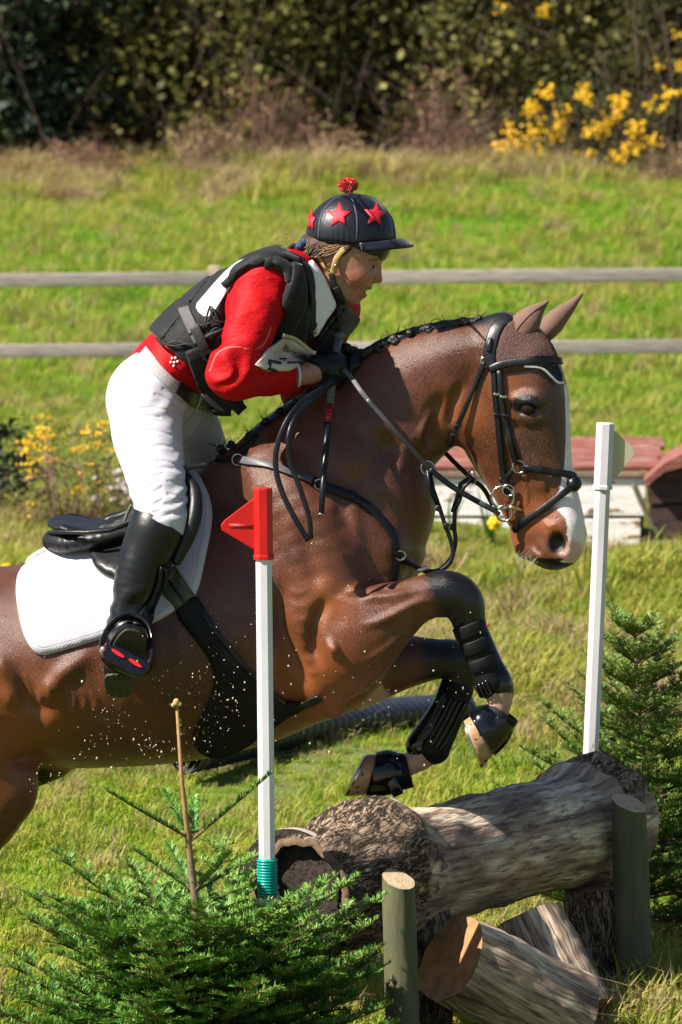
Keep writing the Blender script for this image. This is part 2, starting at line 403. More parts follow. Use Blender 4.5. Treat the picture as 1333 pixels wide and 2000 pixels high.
# hindquarters
for s in (-1, 1):
    leg([(-210, 1290, 150, .62, 0), (-120, 1400, 130, .62, 0), (-45, 1490, 98, .66, 0), (-8, 1535, 74, .7, 0)], .06, s*.155)
    b = 30 if s < 0 else -60
    leg([(-5, 1545, 72, .72, 0), (-60, 1610, 78, .66, 0), (-150+b, 1700, 55, .7, 0), (-250+b, 1795, 36, .75, 0), (-275+b, 1830, 36, .75, 0), (-300+b, 1890, 27, .8, 0), (-330+b, 1990, 25, .85, 0), (-345+b, 2030, 31, .85, 0), (-330+b, 2065, 24, .9, 0), (-318+b, 2085, 28, 1, 0)], .04, s*.155)
hf.chain([(HP(110, 1495), px(26), 1.2), (HP(55, 1512), px(30), 1.1), (HP(30, 1525), px(22), 1)], .03)
hf.chain([(HP(-120, 1470), px(70), 2.2), (HP(-20, 1460), px(60), 2.6)], .06)
# flank dip and girth muscle
D, lo, h_, ax_ = hf.grid((-1.52, H0-.40, -.32), (.72, H0+.42, 1.92), .0062)
HV, HQ = nets(D, lo, h_, 3); del D
HN = vnormals(HV, HQ)
# muscle relief: veins, skin folds, tone
hx, hy = to_px(HV)
near = np.clip((-HN[:, 1]-.1)*2, 0, 1)
def gauss_line(pts, w, amp):
    "ridge of given height along a traced line on the near side"
    d = np.full(len(HV), 1e9); Pp = np.stack([hx, hy], 1); sp = np.zeros(len(HV))
    pts = np.array(catmull(pts, 5)); nseg = len(pts)-1
    for i, (a, b) in enumerate(zip(pts[:-1], pts[1:])):
        ab = b-a; t = np.clip(((Pp-a) @ ab)/max(ab @ ab, 1e-6), 0, 1); e = np.hypot(*(Pp-a-t[:, None]*ab).T)
        sp = np.where(e < d, (i+t)/nseg, sp); d = np.minimum(d, e)
    fade = np.clip(np.minimum(sp, 1-sp)/.35, 0, 1); fade = fade*fade*(3-2*fade)
    return amp*np.exp(-(d/w)**2)*near*fade
disp = np.zeros(len(HV))
disp += gauss_line([(640, 1170), (690, 1165), (760, 1165), (840, 1145)], 9, .005)
disp += gauss_line([(690, 1230), (750, 1210), (810, 1180), (850, 1170)], 8, .005)
disp += gauss_line([(650, 1160), (622, 1200), (612, 1260), (630, 1320)], 13, -.012)     # crease in front of the triceps
disp += gauss_line([(640, 1160), (700, 1165), (730, 1148)], 9, -.006)
disp += gauss_line([(640, 1275), (665, 1262)], 16, .010)
disp += gauss_line([(560, 1110), (545, 1200), (575, 1290), (620, 1375)], 16, -.014)      # behind the elbow
disp += gauss_line([(880, 760), (850, 800), (838, 850), (842, 890)], 14, -.010)          # throat crease
disp += gauss_line([(905, 740), (885, 790), (878, 840)], 9, -.008)
disp += gauss_line([(860, 770), (830, 830), (815, 890)], 7, .006)
disp += gauss_line([(700, 800), (760, 840), (830, 860)], 22, .006)
disp += gauss_line([(600, 900), (680, 940), (750, 1010), (775, 1080)], 26, -.008)
disp += gauss_line([(700, 960), (740, 900), (800, 800)], 24, -.007)
disp += gauss_line([(0, 1290), (60, 1370), (110, 1400)], 20, -.012)
disp += gauss_line([(70, 1390), (120, 1320), (190, 1270)], 18, .010)
disp += gauss_line([(30, 1390), (20, 1330), (-20, 1260)], 18, .012)
disp += gauss_line([(10, 1500), (60, 1480), (120, 1490)], 14, -.010)
disp += gauss_line([(1040, 880), (1060, 930), (1066, 985)], 7, .0035)
disp += gauss_line([(1010, 905), (1030, 955), (1026, 1000)], 4, .003)
for k_, xs in enumerate(range(235, 520, 42)):                                              # faint ribs
    disp += gauss_line([(xs-30, 1180), (xs-10, 1280), (xs-40, 1390)], 13, .0022)
disp += gauss_line([(655, 1172), (700, 1150), (770, 1135), (835, 1125)], 8, .004)
disp += gauss_line([(700, 1300), (760, 1262), (820, 1205)], 7, .004)
disp += gauss_line([(640, 1150), (615, 1120), (600, 1060), (590, 1000)], 20, -.006)
disp += gauss_line([(700, 930), (690, 990), (700, 1060), (720, 1110)], 16, .005)
disp += gauss_line([(640, 900), (650, 960), (640, 1040)], 20, .005)
for k_ in range(9):                                                         # skin folds where the neck bends to the throat
    disp += gauss_line([(868-k_*9, 778+k_*9), (846-k_*8, 815+k_*10), (836-k_*7, 850+k_*12)], 3.5, .0022)
for k_ in range(7): disp += gauss_line([(560+k_*6, 1150+k_*26), (580+k_*5, 1160+k_*26), (604+k_*3, 1152+k_*26)], 5, .0012)
for k_ in range(8): disp += gauss_line([(20+k_*22, 1300+k_*6), (35+k_*22, 1345+k_*4), (38+k_*20, 1395)], 6, .0025)
disp += gauss_line([(1015, 822), (1035, 828), (1052, 818)], 5, .003)
disp += gauss_line([(1060, 1010), (1072, 1028), (1090, 1020)], 5, .003)
disp *= 1.6
disp += .0007*wave_noise(HV, 45, 3)+.0003*wave_noise(HV, 140, 4)
HV = HV+HN*disp[:, None]
HN = vnormals(HV, HQ)
# markings, as smooth fields the coat material turns into edges
head_s = (HV-np.array(HD(960, 700, 0))) @ np.array(HS)
facew = np.interp(hy, [735, 755, 800, 860, 905, 945, 970, 1000, 1040, 1090], [-.02, .010, .016, .020, .027, .040, .048, .052, .056, .05])
fdir = np.array([math.cos(YAW)*.93, -math.sin(YAW)*.93, .36]); front = HN @ fdir
blaze = np.minimum(facew-np.abs(head_s), (front-.02)*.07); blaze[(hx < 1060) | (hy > 1100)] = -.05
pink = .034-np.hypot((hx-1118)/PXM, (hy-1078)/PXM*1.1); pink[hx < 1000] = -.1
dark_muz = .055-np.hypot((hx-1050)/PXM, (hy-1066)/PXM)
nost = np.full(len(HV), -1.0)
for s_ in (-1, 1): nost = np.maximum(nost, .026-np.linalg.norm((HV-np.array(HD(1085, 1052, s_*.058)))*np.array([1.15, 1, .95]), axis=1))
def seg_along(p0, p1): 
    a, b = np.array(p0, float), np.array(p1, float); return ((np.stack([hx, hy], 1)-a) @ (b-a))/np.linalg.norm(b-a)
near_half = HV[:, 1] < H0
black = np.full(len(HV), -1.0)
lowerN = (hy > 1090) & (hx > 800) & near_half; lowerF = (hy > 1200) & (hx > 700) & ~near_half
black[lowerN] = (seg_along((832, 1150), (882, 1130))[lowerN])/60
black[lowerF] = (seg_along((815, 1290), (880, 1290))[lowerF])/90
black[(hx < -120) & (hy > 1680)] = ((hy-1720)/80)[(hx < -120) & (hy > 1680)]
sheath = 1-np.hypot((hx-40)/70, (hy-1525)/38); black = np.maximum(black, np.where(np.abs(HV[:, 1]-H0) < .13, sheath*1.6, -1))
mane_l = (16-np.abs(hy-np.interp(hx, [480, 520, 580, 640, 700, 740, 790, 850, 910, 985], [845, 822, 782, 740, 697, 668, 647, 630, 622, 622])))/25
black = np.maximum(black, np.where((hx > 440) & (hx < 990), mane_l, -1))
black = np.maximum(black, np.where((HV[:, 1] < H0) & (hx > 950), 1.2-np.hypot((hx-1029)/27, (hy-790)/18), -1))
sock = np.full(len(HV), -1.0)
sock[lowerN] = (seg_along((972, 1348), (968, 1388))[lowerN])/25
sock[lowerF] = (seg_along((842, 1462), (806, 1488))[lowerF])/25
tan = np.zeros(len(HV))                                                     # warm tan where bays go tan: muzzle, elbow, flank, throat
for cx, cy, rr in ((610, 1330, 90), (640, 1180, 60), (1060, 1010, 60), (905, 800, 50), (20, 1440, 110), (1000, 760, 45), (1040, 1060, 60)): tan = np.maximum(tan, np.exp(-(((hx-cx)**2+(hy-cy)**2)/rr**2)))
dface = np.clip(np.exp(-((hx-1060)/75)**2-((hy-830)/120)**2)*1.1, 0, 1)*np.where(hx > 930, 1, 0)
m = NT('bay_coat')
n_big = m.noise(5, 4, .55); n_mid = m.noise(26, 5, .6)
hairv = m.coord((520, 520, 110), (0, .7, .0)); hair = m.noise(1.0, 3, .6, hairv)
base = m.ramp(m.math('ADD', m.math('MULTIPLY', n_big, .6), m.math('MULTIPLY', n_mid, .4)), [(.30, (.034, .0088, .0042)), (.5, (.076, .0205, .0084)), (.72, (.135, .040, .0155))])
base = m.mix(m.math('MULTIPLY', m.attr('tan'), .75), base, (.28, .080, .018))
base = m.mix(m.math('MULTIPLY', m.attr('dface'), .8), base, (.022, .009, .007))
base = m.mix(m.math('MULTIPLY', m.maprange(hair, .42, .72), .55), base, (.21, .085, .042))
jit = m.math('MULTIPLY', m.math('SUBTRACT', m.noise(120, 3), .5), .35)
blk = m.maprange(m.math('ADD', m.attr('black'), jit), -.10, .30)
base = m.mix(blk, base, (.0045, .004, .0055))
muzj = m.math('ADD', m.attr('dark_muz'), m.math('MULTIPLY', jit, .04))
base = m.mix(m.math('MULTIPLY', m.maprange(muzj, .0, .03), .62), base, (.030, .016, .013))
bz = m.math('ADD', m.attr('blaze'), m.math('MULTIPLY', jit, .012))
base = m.mix(m.maprange(bz, -.0012, .0018), base, m.ramp(n_mid, [(.3, (.80, .74, .74)), (.75, (.62, .54, .53))]))
base = m.mix(m.math('MULTIPLY', m.maprange(m.attr('pink'), -.006, .012), .75), base, (.55, .27, .23))
base = m.mix(m.maprange(m.math('ADD', m.attr('sock'), jit), 0, .3), base, m.ramp(n_mid, [(.35, (.46, .29, .23)), (.7, (.34, .20, .16))]))
base = m.mix(m.maprange(m.attr('nostril'), -.003, .004), base, (.012, .006, .006))
m.set(base=base, rough=m.maprange(n_mid, .25, .8, .26, .42), spec=.5, sheen=m.math('MULTIPLY', m.math('SUBTRACT', 1.0, blk), .12), sheenr=.35)
m.put(m.bsdf.inputs['Sheen Tint'], (1, .72, .6, 1))
m.set(normal=m.bump(hair, .62, .0028, m.bump(n_mid, .09, .006)))
M['coat'] = m.m
horse_body = mesh_np('body', HV, HQ, M['coat'], horse, attrs=dict(blaze=blaze, pink=pink, black=black, sock=sock, tan=tan, dface=dface, dark_muz=dark_muz, nostril=nost))
HB = bvh_of(HV, HQ)
# ================================================================ tools for things that lie on a body: straps, patches
from mathutils.geometry import delaunay_2d_cdt
def lay(bvhs, x, y, Y=None):
    "where the line of sight meets the nearest of the bodies"
    best = (None, None)
    for b in bvhs:
        p, n = hit(b, x, y)
        if p is not None and (best[0] is None or p.y < best[0].y): best = (p, n)
    return best
def strap(name, pts, width, mat, parent, bvhs=None, off=.004, thick=.004, n=8, smooth_n=3, taper=None, closed=False, world=False, normal=None):
    """a flat strap. pts: (x, y) laid on the bodies, or (x, y, Y) hanging free at that distance, or world points"""
    rows = catmull([np.array(list(p)+([0.0] if len(p) == 2 else []), float) for p in pts], n)
    free = world or len(pts[0]) == 3
    pos, nor = [], []
    lastY = H0-.25
    for r in rows:
        if world: p = Vector(r); nn = Vector(normal) if normal is not None else (CAMP-p).normalized()
        elif free: p = P(r[0], r[1], r[2]); nn = Vector(normal) if normal is not None else (CAMP-p).normalized()
        else:
            p, nn = lay(bvhs, r[0], r[1])
            if p is None: p = P(r[0], r[1], lastY); nn = (CAMP-p).normalized()
            else: lastY = p.y
        pos.append(np.array(p)); nor.append(np.array(nn))
    pos = np.array(pos); nor = np.array(nor)
    for _ in range(smooth_n):
        q = nor.copy(); q[1:-1] = (nor[:-2]+nor[1:-1]*2+nor[2:])/4; nor = q
        if not free: q = pos.copy(); q[1:-1, 1] = (pos[:-2, 1]+pos[1:-1, 1]*2+pos[2:, 1])/4; pos[:, 1] = np.minimum(pos[:, 1], q[:, 1])
    nor /= np.linalg.norm(nor, axis=1, keepdims=True)
    pos = pos+nor*off
    return ribbon(name, pos, nor, width, thick, mat, parent, taper, closed)
def ribbon(name, pos, nor, width, thick, mat, parent, taper=None, closed=False):
    pos = np.asarray(pos, float); nor = np.asarray(nor, float)
    T = np.gradient(pos, axis=0); T /= np.maximum(np.linalg.norm(T, axis=1, keepdims=True), 1e-9)
    S = np.cross(T, nor); S /= np.maximum(np.linalg.norm(S, axis=1, keepdims=True), 1e-9); N = np.cross(S, T)
    m = len(pos); w = np.full(m, width/2) if taper is None else np.interp(np.linspace(0, 1, m), np.linspace(0, 1, len(taper)), taper)*width/2
    w = w[:, None]; t = thick
    prof = [(-1, 0), (-1, .7), (-.8, 1), (.8, 1), (1, .7), (1, 0)]; k = len(prof)
    V = np.stack([pos+S*w*a+N*t*b for a, b in prof], 1).reshape(-1, 3)
    Fc = []
    for i in range(m-1 if not closed else m):
        j = (i+1) % m
        for q in range(k): Fc.append([i*k+q, i*k+(q+1) % k, j*k+(q+1) % k, j*k+q][::-1])
    if not closed: Fc.append(list(range(k))); Fc.append([(m-1)*k+q for q in range(k)][::-1])
    return mesh_np(name, V, Fc, mat, parent, True)
def poly_sd(poly, x, y):
    "signed distance (positive inside) of picture points to an outline"
    poly = np.asarray(poly, float); d = np.full(np.shape(x), 1e9); ins = np.zeros(np.shape(x), bool)
    for a, b in zip(poly, np.roll(poly, -1, 0)):
        ab = b-a; t = np.clip(((x-a[0])*ab[0]+(y-a[1])*ab[1])/max(ab @ ab, 1e-9), 0, 1)
        d = np.minimum(d, np.hypot(x-a[0]-t*ab[0], y-a[1]-t*ab[1]))
        c = ((a[1] > y) != (b[1] > y)) & (x < (b[0]-a[0])*(y-a[1])/(b[1]-a[1]+1e-12)+a[0]); ins ^= c
    return np.where(ins, d, -d)
def smooth_poly(poly, n=5):
    poly = [np.asarray(p, float) for p in poly]; m = len(poly); out = []
    for i in range(m):
        a, b, c, d = poly[i-1], poly[i], poly[(i+1) % m], poly[(i+2) % m]
        for j in range(n):
            t = j/n; out.append(.5*((2*b)+(-a+c)*t+(2*a-5*b+4*c-d)*t*t+(-a+3*b-3*c+d)*t**3))
    return out
def patch(name, poly, mat, parent, bvhs, off=.003, thick=.006, step=9, curve=4, sm=6, far=None, puff=0.0, keep=None, world=False, rnd=0.0):
    """a sheet cut to an outline and laid on a body; rounded edge; far: also the mirrored sheet on the other side"""
    bd = smooth_poly(poly, curve) if curve else [np.asarray(p, float) for p in poly]
    bd = np.array(bd); lo, hi = bd.min(0), bd.max(0)
    gx, gy = np.meshgrid(np.arange(lo[0], hi[0], step), np.arange(lo[1], hi[1], step)); gx = gx.ravel(); gy = gy.ravel()
    ins = poly_sd(bd, gx, gy) > step*.55; pts = np.concatenate([bd, np.stack([gx[ins], gy[ins]], 1)])
    m = len(bd)
    r = delaunay_2d_cdt([Vector(p) for p in pts], [(i, (i+1) % m) for i in range(m)], [], 1, 1e-4)
    V2 = np.array([v[:] for v in r[0]]); tris = [list(f) for f in r[2]]
    sd = poly_sd(bd, V2[:, 0], V2[:, 1]); sd[np.abs(sd) < 1e-3] = 0
    pos = np.zeros((len(V2), 3)); nor = np.zeros((len(V2), 3)); ok = np.zeros(len(V2), bool)
    for i, (x, y) in enumerate(V2):
        p, n = lay(bvhs, x, y)
        if p is not None: pos[i] = p; nor[i] = n; ok[i] = True
    if not ok.all():
        g = np.where(ok)[0]
        for i in np.where(~ok)[0]:
            j = g[np.argmin(((V2[g]-V2[i])**2).sum(1))]; p = P(V2[i, 0], V2[i, 1], pos[j, 1]+.03); pos[i] = p; nor[i] = nor[j]
    E = set()
    for t in tris:
        for a, b in zip(t, t[1:]+t[:1]): E.add((min(a, b), max(a, b)))
    E = np.array(list(E)); a = np.concatenate([E[:, 0], E[:, 1]]); b = np.concatenate([E[:, 1], E[:, 0]]); cnt = np.maximum(np.bincount(a, minlength=len(V2)), 1)
    for _ in range(sm):
        Ym = np.bincount(a, weights=pos[b, 1], minlength=len(V2))/cnt
        pos[:, 1] = np.minimum(pos[:, 1], Ym) if keep is None else pos[:, 1]*.4+Ym*.6
        for c in range(3): nor[:, c] = (nor[:, c]+np.bincount(a, weights=nor[b, c], minlength=len(V2))/cnt)/2
    nor /= np.maximum(np.linalg.norm(nor, axis=1, keepdims=True), 1e-9)
    for i in range(len(V2)):                       # stay on the line of sight after smoothing
        pos[i] = P(V2[i, 0], V2[i, 1], pos[i, 1])
    edge = np.clip(sd/(step*1.2), 0, 1); prof = np.sqrt(1-(1-edge)**2)
    top = pos+nor*(off+thick*(.35+.65*prof)+puff*np.clip(sd/60, 0, 1)**.7)[:, None]
    bot = pos+nor*(off*.2)
    if rnd: top += nor*(rnd*wave_noise(pos, 40, 5))[:, None]
    ne = np.array([[f[0], f[1], f[2]] for f in tris])
    c = top[ne]; fn = np.cross(c[:, 1]-c[:, 0], c[:, 2]-c[:, 0]); flip = fn[:, 1] > 0
    ne[flip] = ne[flip][:, ::-1]
    cntE = {}
    for t in ne:
        for x, y in ((t[0], t[1]), (t[1], t[2]), (t[2], t[0])): cntE[(x, y)] = 1
    rim = [(x, y) for (x, y) in cntE if (y, x) not in cntE]
    n0 = len(V2); Fc = [list(map(int, t)) for t in ne]+[list(map(int, t[::-1]+n0)) for t in ne]
    for x, y in rim: Fc.append([int(y), int(x), int(x+n0), int(y+n0)])
    V = np.concatenate([top, bot])
    o = mesh_np(name, V, Fc, mat, parent, True, attrs=dict(sd=np.concatenate([sd, sd])))
    if far:
        W = V.copy(); W[:, 1] = 2*H0-W[:, 1]
        mesh_np(name, W, [f[::-1] for f in Fc], mat, parent, True, attrs=dict(sd=np.concatenate([sd, sd])))
    return o, bvh_of(V, Fc)
# ================================================================ RIDER
rider = empty('person', (P(330, 790, H0)), 'rider in red shirt, white breeches and star-covered helmet leaning over the horse neck', 'person')
def RP(x, y, dy=0.0): return P(x, y, H0+dy)
TS = (math.sin(math.radians(30)), math.cos(math.radians(30)), 0)
RS = (math.sin(math.radians(11)), math.cos(math.radians(11)), 0)
def RH(x, y, side=0.0):
    a = RP(x, y); return a+Vector((0, -(a.x-RP(650, 500).x)*math.tan(math.radians(11)), 0))+Vector(RS)*side
tf = Field()    # torso
tf.chain([(RP(288, 776), px(66), .160/px(66)), (RP(314, 742), px(66), .150/px(66)), (RP(348, 706), px(68), .135/px(68)), (RP(400, 668), px(70), .135/px(70)), (RP(455, 632), px(76), .145/px(76))], .04)
tf.chain([(RP(420, 655), px(70), .13/px(70)), (RP(480, 618), px(74), .148/px(74)), (RP(540, 590), px(71), .158/px(71)), (RP(585, 575), px(58), .15/px(58))], .05, side=TS)
tf.chain([(RP(520, 556, -.135), px(50), 1), (RP(570, 540, -.05), px(46), 1), (RP(618, 560, .04), px(46), 1), (RP(645, 600, .13), px(46), 1)], .05)
tf.chain([(RP(560, 620, -.05), px(52), 1), (RP(600, 640, .06), px(48), 1)], .06)
nf = Field()    # neck and head
nf.chain([(RP(600, 560, .0), px(48), 1), (RP(628, 545, .0), px(42), .95), (RH(650, 515), px(44), .95)], .03)
nf.blob(RH(668, 482), (.100, .076, .092), .02)
nf.chain([(RH(694, 500), px(50), 1.12), (RH(696, 530), px(40), 1.22), (RH(693, 556), px(25), 1.35), (RH(689, 572), px(15), 1.3)], .03, side=RS)
for s in (-1, 1):
    nf.blob(RH(712, 535, s*.043), (.024, .016, .020), .022)                      # cheek bone
    nf.blob(RH(733, 502, s*.024), (.013, .022, .010), .014)                      # brow
    nf.chain([(RH(655, 540, s*.048), px(20), .6), (RH(672, 566, s*.036), px(16), .8), (RH(688, 577, s*.012), px(12), 1)], .02, sub=3)
    nf.blob(RH(727, 550, s*.011), (.009, .007, .006), .006); nf.chain([(RH(706, 556, s*.040), px(3), 1), (RH(716, 548, s*.028), px(3), 1)], .006, sub=2, mode='s')                      # nostril wing
    nf.blob(RH(654, 502, s*.072), (.015, .009, .025), .006)                      # ear
    nf.blob(RH(653, 500, s*.086), (.009, .007, .017), .004, mode='s')
    nf.blob(RH(733, 520, s*.034), (.016, .015, .010), .010, mode='s')            # eye socket
    nf.blob(RH(726, 520, s*.030), (.0128, .0145, .0095), .006)                     # eyelids
nf.chain([(RH(734, 508), px(7), 1), (RH(738, 525), px(7), 1), (RH(738, 542), px(8.5), 1)], .008, side=RS, sub=3)
nf.blob(RH(739, 546), (.0110, .0095, .009), .005); nf.chain([(RH(731, 557), px(3), 2.5), (RH(727, 556), px(2.5), 2.5)], .004, side=RS, sub=2, mode='s')
nf.blob(RH(718, 561.5), (.0125, .020, .0075), .006)                                 # upper lip
nf.blob(RH(709, 576.5), (.0115, .017, .0075), .006)                               # lower lip
nf.blob(RH(694, 583), (.014, .016, .011), .012)                                  # chin
nf.chain([(RH(725, 569), px(3.6), 3.5), (RH(702, 567), px(2.6), 3.2)], .003, side=RS, sub=2, mode='s')   # open mouth
af = Field()    # arms
af.chain([(RP(513, 562, -.16), px(46), .95), (RP(496, 622, -.20), px(42), .9), (RP(470, 690, -.235), px(37), .9), (RP(452, 724, -.24), px(34), .95), (RP(456, 740, -.24), px(30), 1)], .03)
af.chain([(RP(450, 732, -.24), px(32), 1), (RP(500, 735, -.215), px(32), .95), (RP(550, 735, -.175), px(25), .95), (RP(590, 733, -.135), px(19), 1), (RP(612, 727, -.115), px(20), 1.1)], .03)
af.chain([(RP(645, 605, .14), px(46), 1), (RP(618, 680, .19), px(42), 1), (RP(590, 752, .20), px(36), 1), (RP(596, 764, .18), px(33), 1), (RP(632, 735, .10), px(26), 1), (RP(658, 712, .04), px(20), 1)], .03)
def hand(F, rows, k=.006):
    for r in rows: F.chain([(RP(a, b, c), px(q), w) for a, b, c, q, w in r], k, sub=3)
gf = Field()    # hands: near hand closed on whip and rein, far hand beyond it
hand(gf, [[(606, 728, -.118, 19, 1.1), (622, 720, -.105, 22, 1.0), (636, 716, -.085, 22, .9)]], .012)
hand(gf, [[(636, 702, -.088, 9.5, 1), (655, 698, -.090, 9, 1), (668, 706, -.070, 8.5, 1), (662, 716, -.045, 8, 1), (648, 714, -.04, 7.5, 1)],
          [(638, 715, -.098, 10, 1), (660, 714, -.100, 9.5, 1), (671, 722, -.075, 8.5, 1), (664, 730, -.05, 8, 1), (650, 728, -.045, 7.5, 1)],
          [(636, 729, -.100, 9.5, 1), (657, 730, -.100, 9, 1), (667, 737, -.075, 8.5, 1), (660, 743, -.05, 8, 1), (648, 740, -.045, 7.5, 1)],
          [(630, 740, -.095, 8.5, 1), (648, 744, -.095, 8, 1), (657, 749, -.075, 7.5, 1), (650, 753, -.055, 7, 1), (640, 750, -.05, 7, 1)],
          [(614, 708, -.085, 10, 1), (630, 696, -.075, 9.5, 1), (648, 690, -.062, 8.5, 1), (660, 692, -.052, 7.5, 1)]])
hand(gf, [[(652, 712, .04, 18, 1.1), (666, 702, .02, 20, 1), (676, 698, .01, 19, .9)]], .012)
hand(gf, [[(674, 688, .01, 9, 1), (690, 686, -.005, 8.5, 1), (697, 697, -.02, 8, 1), (688, 704, -.03, 7.5, 1)],
          [(677, 700, .005, 9, 1), (694, 700, -.01, 8.5, 1), (698, 711, -.03, 8, 1), (688, 716, -.04, 7.5, 1)],
          [(674, 711, .005, 9, 1), (690, 714, -.01, 8.5, 1), (692, 724, -.03, 8, 1), (682, 727, -.04, 7.5, 1)],
          [(668, 720, .01, 8, 1), (681, 726, -.005, 7.5, 1), (684, 734, -.02, 7, 1)],
          [(660, 690, .02, 9, 1), (668, 682, 0, 8.5, 1), (678, 680, -.02, 8, 1)]])
lf = Field()    # legs
lf.chain([(RP(286, 782, -.09), px(64), 1), (RP(287, 840, -.15), px(62), .95), (RP(297, 895, -.21), px(53), .95), (RP(309, 950, -.27), px(47), .95), (RP(315, 1000, -.305), px(43), .95), (RP(308, 1035, -.315), px(44), 1)], .04)
lf.chain([(RP(320, 785, .09), px(74), 1), (RP(364, 835, .15), px(58), .95), (RP(392, 895, .22), px(50), .95), (RP(398, 950, .27), px(50), 1), (RP(392, 1010, .30), px(45), 1)], .04)
lf.blob(RP(266, 778, -.07), (.054, .070, .078), .025)
bf_low = Field()
bf_low.chain([(RP(308, 1035, -.315), px(42), 1), (RP(284, 1085, -.325), px(43), 1), (RP(265, 1140, -.335), px(37), 1), (RP(253, 1190, -.345), px(28), 1), (RP(250, 1218, -.35), px(26), 1)], .03)
bf_low.chain([(RP(392, 1010, .30), px(43), 1), (RP(360, 1085, .325), px(43), 1), (RP(330, 1150, .335), px(36), 1), (RP(312, 1200, .345), px(28), 1)], .03)
ff = Field()    # feet: the near sole turns to the camera
ff.chain([(RP(250, 1215, -.35), px(27), 1), (RP(240, 1270, -.335), px(27), 1), (RP(234, 1322, -.36), px(23), 1)], .025)
ff.chain([(RP(250, 1225, -.36), px(27), 1), (RP(252, 1255, -.40), px(30), .8), (RP(262, 1250, -.455), px(25), .7)], .025)
ff.chain([(RP(312, 1200, .345), px(27), 1), (RP(320, 1240, .36), px(26), 1), (RP(370, 1248, .42), px(22), 1)], .025)
body_f = Field(); body_f.ops = tf.ops+nf.ops+af.ops+gf.ops+lf.ops+bf_low.ops+ff.ops
D, lo, h_, ax_ = body_f.grid((-.66, H0-.60, .93), (.16, H0+.50, 2.16), .0042)
Dbody = D
BV, BQ = nets(D, lo, h_, 1)
bx, by = to_px(BV)
m = NT('skin'); nb = m.noise(40, 4)
sk = m.ramp(m.noise(70, 6, .7), [(.3, (.44, .215, .155)), (.55, (.37, .165, .115)), (.75, (.29, .105, .075))])
sk = m.mix(m.math('MULTIPLY', m.attr('flush'), .55), sk, (.40, .09, .065)); sk = m.mix(m.attr('lip'), sk, (.28, .06, .055)); sk = m.mix(m.attr('brow'), sk, (.07, .035, .022))
m.set(base=sk, rough=.45, sss=.10, normal=m.bump(m.noise(300, 4), .35, .0015, m.bump(m.noise(60, 4), .2, .004))); m.bsdf.inputs['Subsurface Radius'].default_value = (.012, .005, .003); m.bsdf.inputs['Subsurface Scale'].default_value = .3
M['skin'] = m.m
def pg(cx, cy, rx, ry): return np.exp(-(((bx-cx)/rx)**2+((by-cy)/ry)**2)**2)
flush = np.maximum.reduce([pg(700, 545, 26, 16), pg(738, 545, 10, 9), pg(652, 500, 14, 20)])
lip = np.maximum(pg(721, 562.5, 9, 4)*.8, pg(710, 577, 9, 4)*.8)*(bx > 690)
brow = np.exp(-(((bx-733)/13)**2+((by-507-(733-bx)*.1)/3)**2)**2)*.75
rb = mesh_np('body', BV, BQ, M['skin'], rider, attrs=dict(flush=flush, lip=lip, brow=brow))
RB = bvh_of(BV, BQ)
for s in (-1, 1):
    e = MB(); e.ball(RH(727, 519.5, s*.031), .0105, 12, 8); m = NT('rider_eye')
    e.build('eye', simple('eye_white', (.5, .45, .42), (.42, .36, .33), 10, .2, 0), rider)
    e = MB(); e.ball(RH(733, 520, s*.0335), .0055, 10, 6); e.build('iris', simple('iris', (.03, .02, .015), None, 10, .1, 0), rider)

# ---- clothes: shells over the same body
GX, GY, GZ = np.meshgrid(*ax_, indexing='ij', sparse=True)
GPX = GX/(GY+CAM_D)*F_PX+666.5; GPY = HORIZON+(CAM_Z-GZ)/(GY+CAM_D)*F_PX
def half(p0, p1):
    "signed distance (m) to a picture line; negative on its left side going p0 to p1 (in picture, y down)"
    ux, uy = p1[0]-p0[0], p1[1]-p0[1]; L = math.hypot(ux, uy)
    return (((GPX-p0[0])*uy-(GPY-p0[1])*ux)/L/PXM).astype(np.float32)
smax = lambda a, b, k=.006: np.maximum(a, b)+np.maximum(k-np.abs(a-b), 0)**2/(4*k)
def waves(f, seed): 
    r = np.random.default_rng(seed); o = 0
    for i in range(5):
        d = r.normal(size=3); d /= np.linalg.norm(d); o = o+np.sin((GX*d[0]+GY*d[1]+GZ*d[2])*f*r.uniform(.7, 1.5)+r.uniform(0, 6))
    return (o/3).astype(np.float32)
W1 = waves(45, 1); W2 = waves(90, 2)
def shell(F, t, region, name, mat, parent=rider, attrs=None, it=2, k=.005):
    D2, _, _, _ = F.grid(lo, np.array(lo)+(np.array(Dbody.shape)-1)*h_-1e-4, h_)
    D2 = D2[:Dbody.shape[0], :Dbody.shape[1], :Dbody.shape[2]]
    D2 = D2-t
    for r in region: D2 = smax(D2, r, k)
    V, Q = nets(D2, lo, h_, it); x, y = to_px(V)
    o = mesh_np(name, V, Q, mat, parent, attrs=attrs(x, y, V) if attrs else None)
    return o, bvh_of(V, Q), V, Q
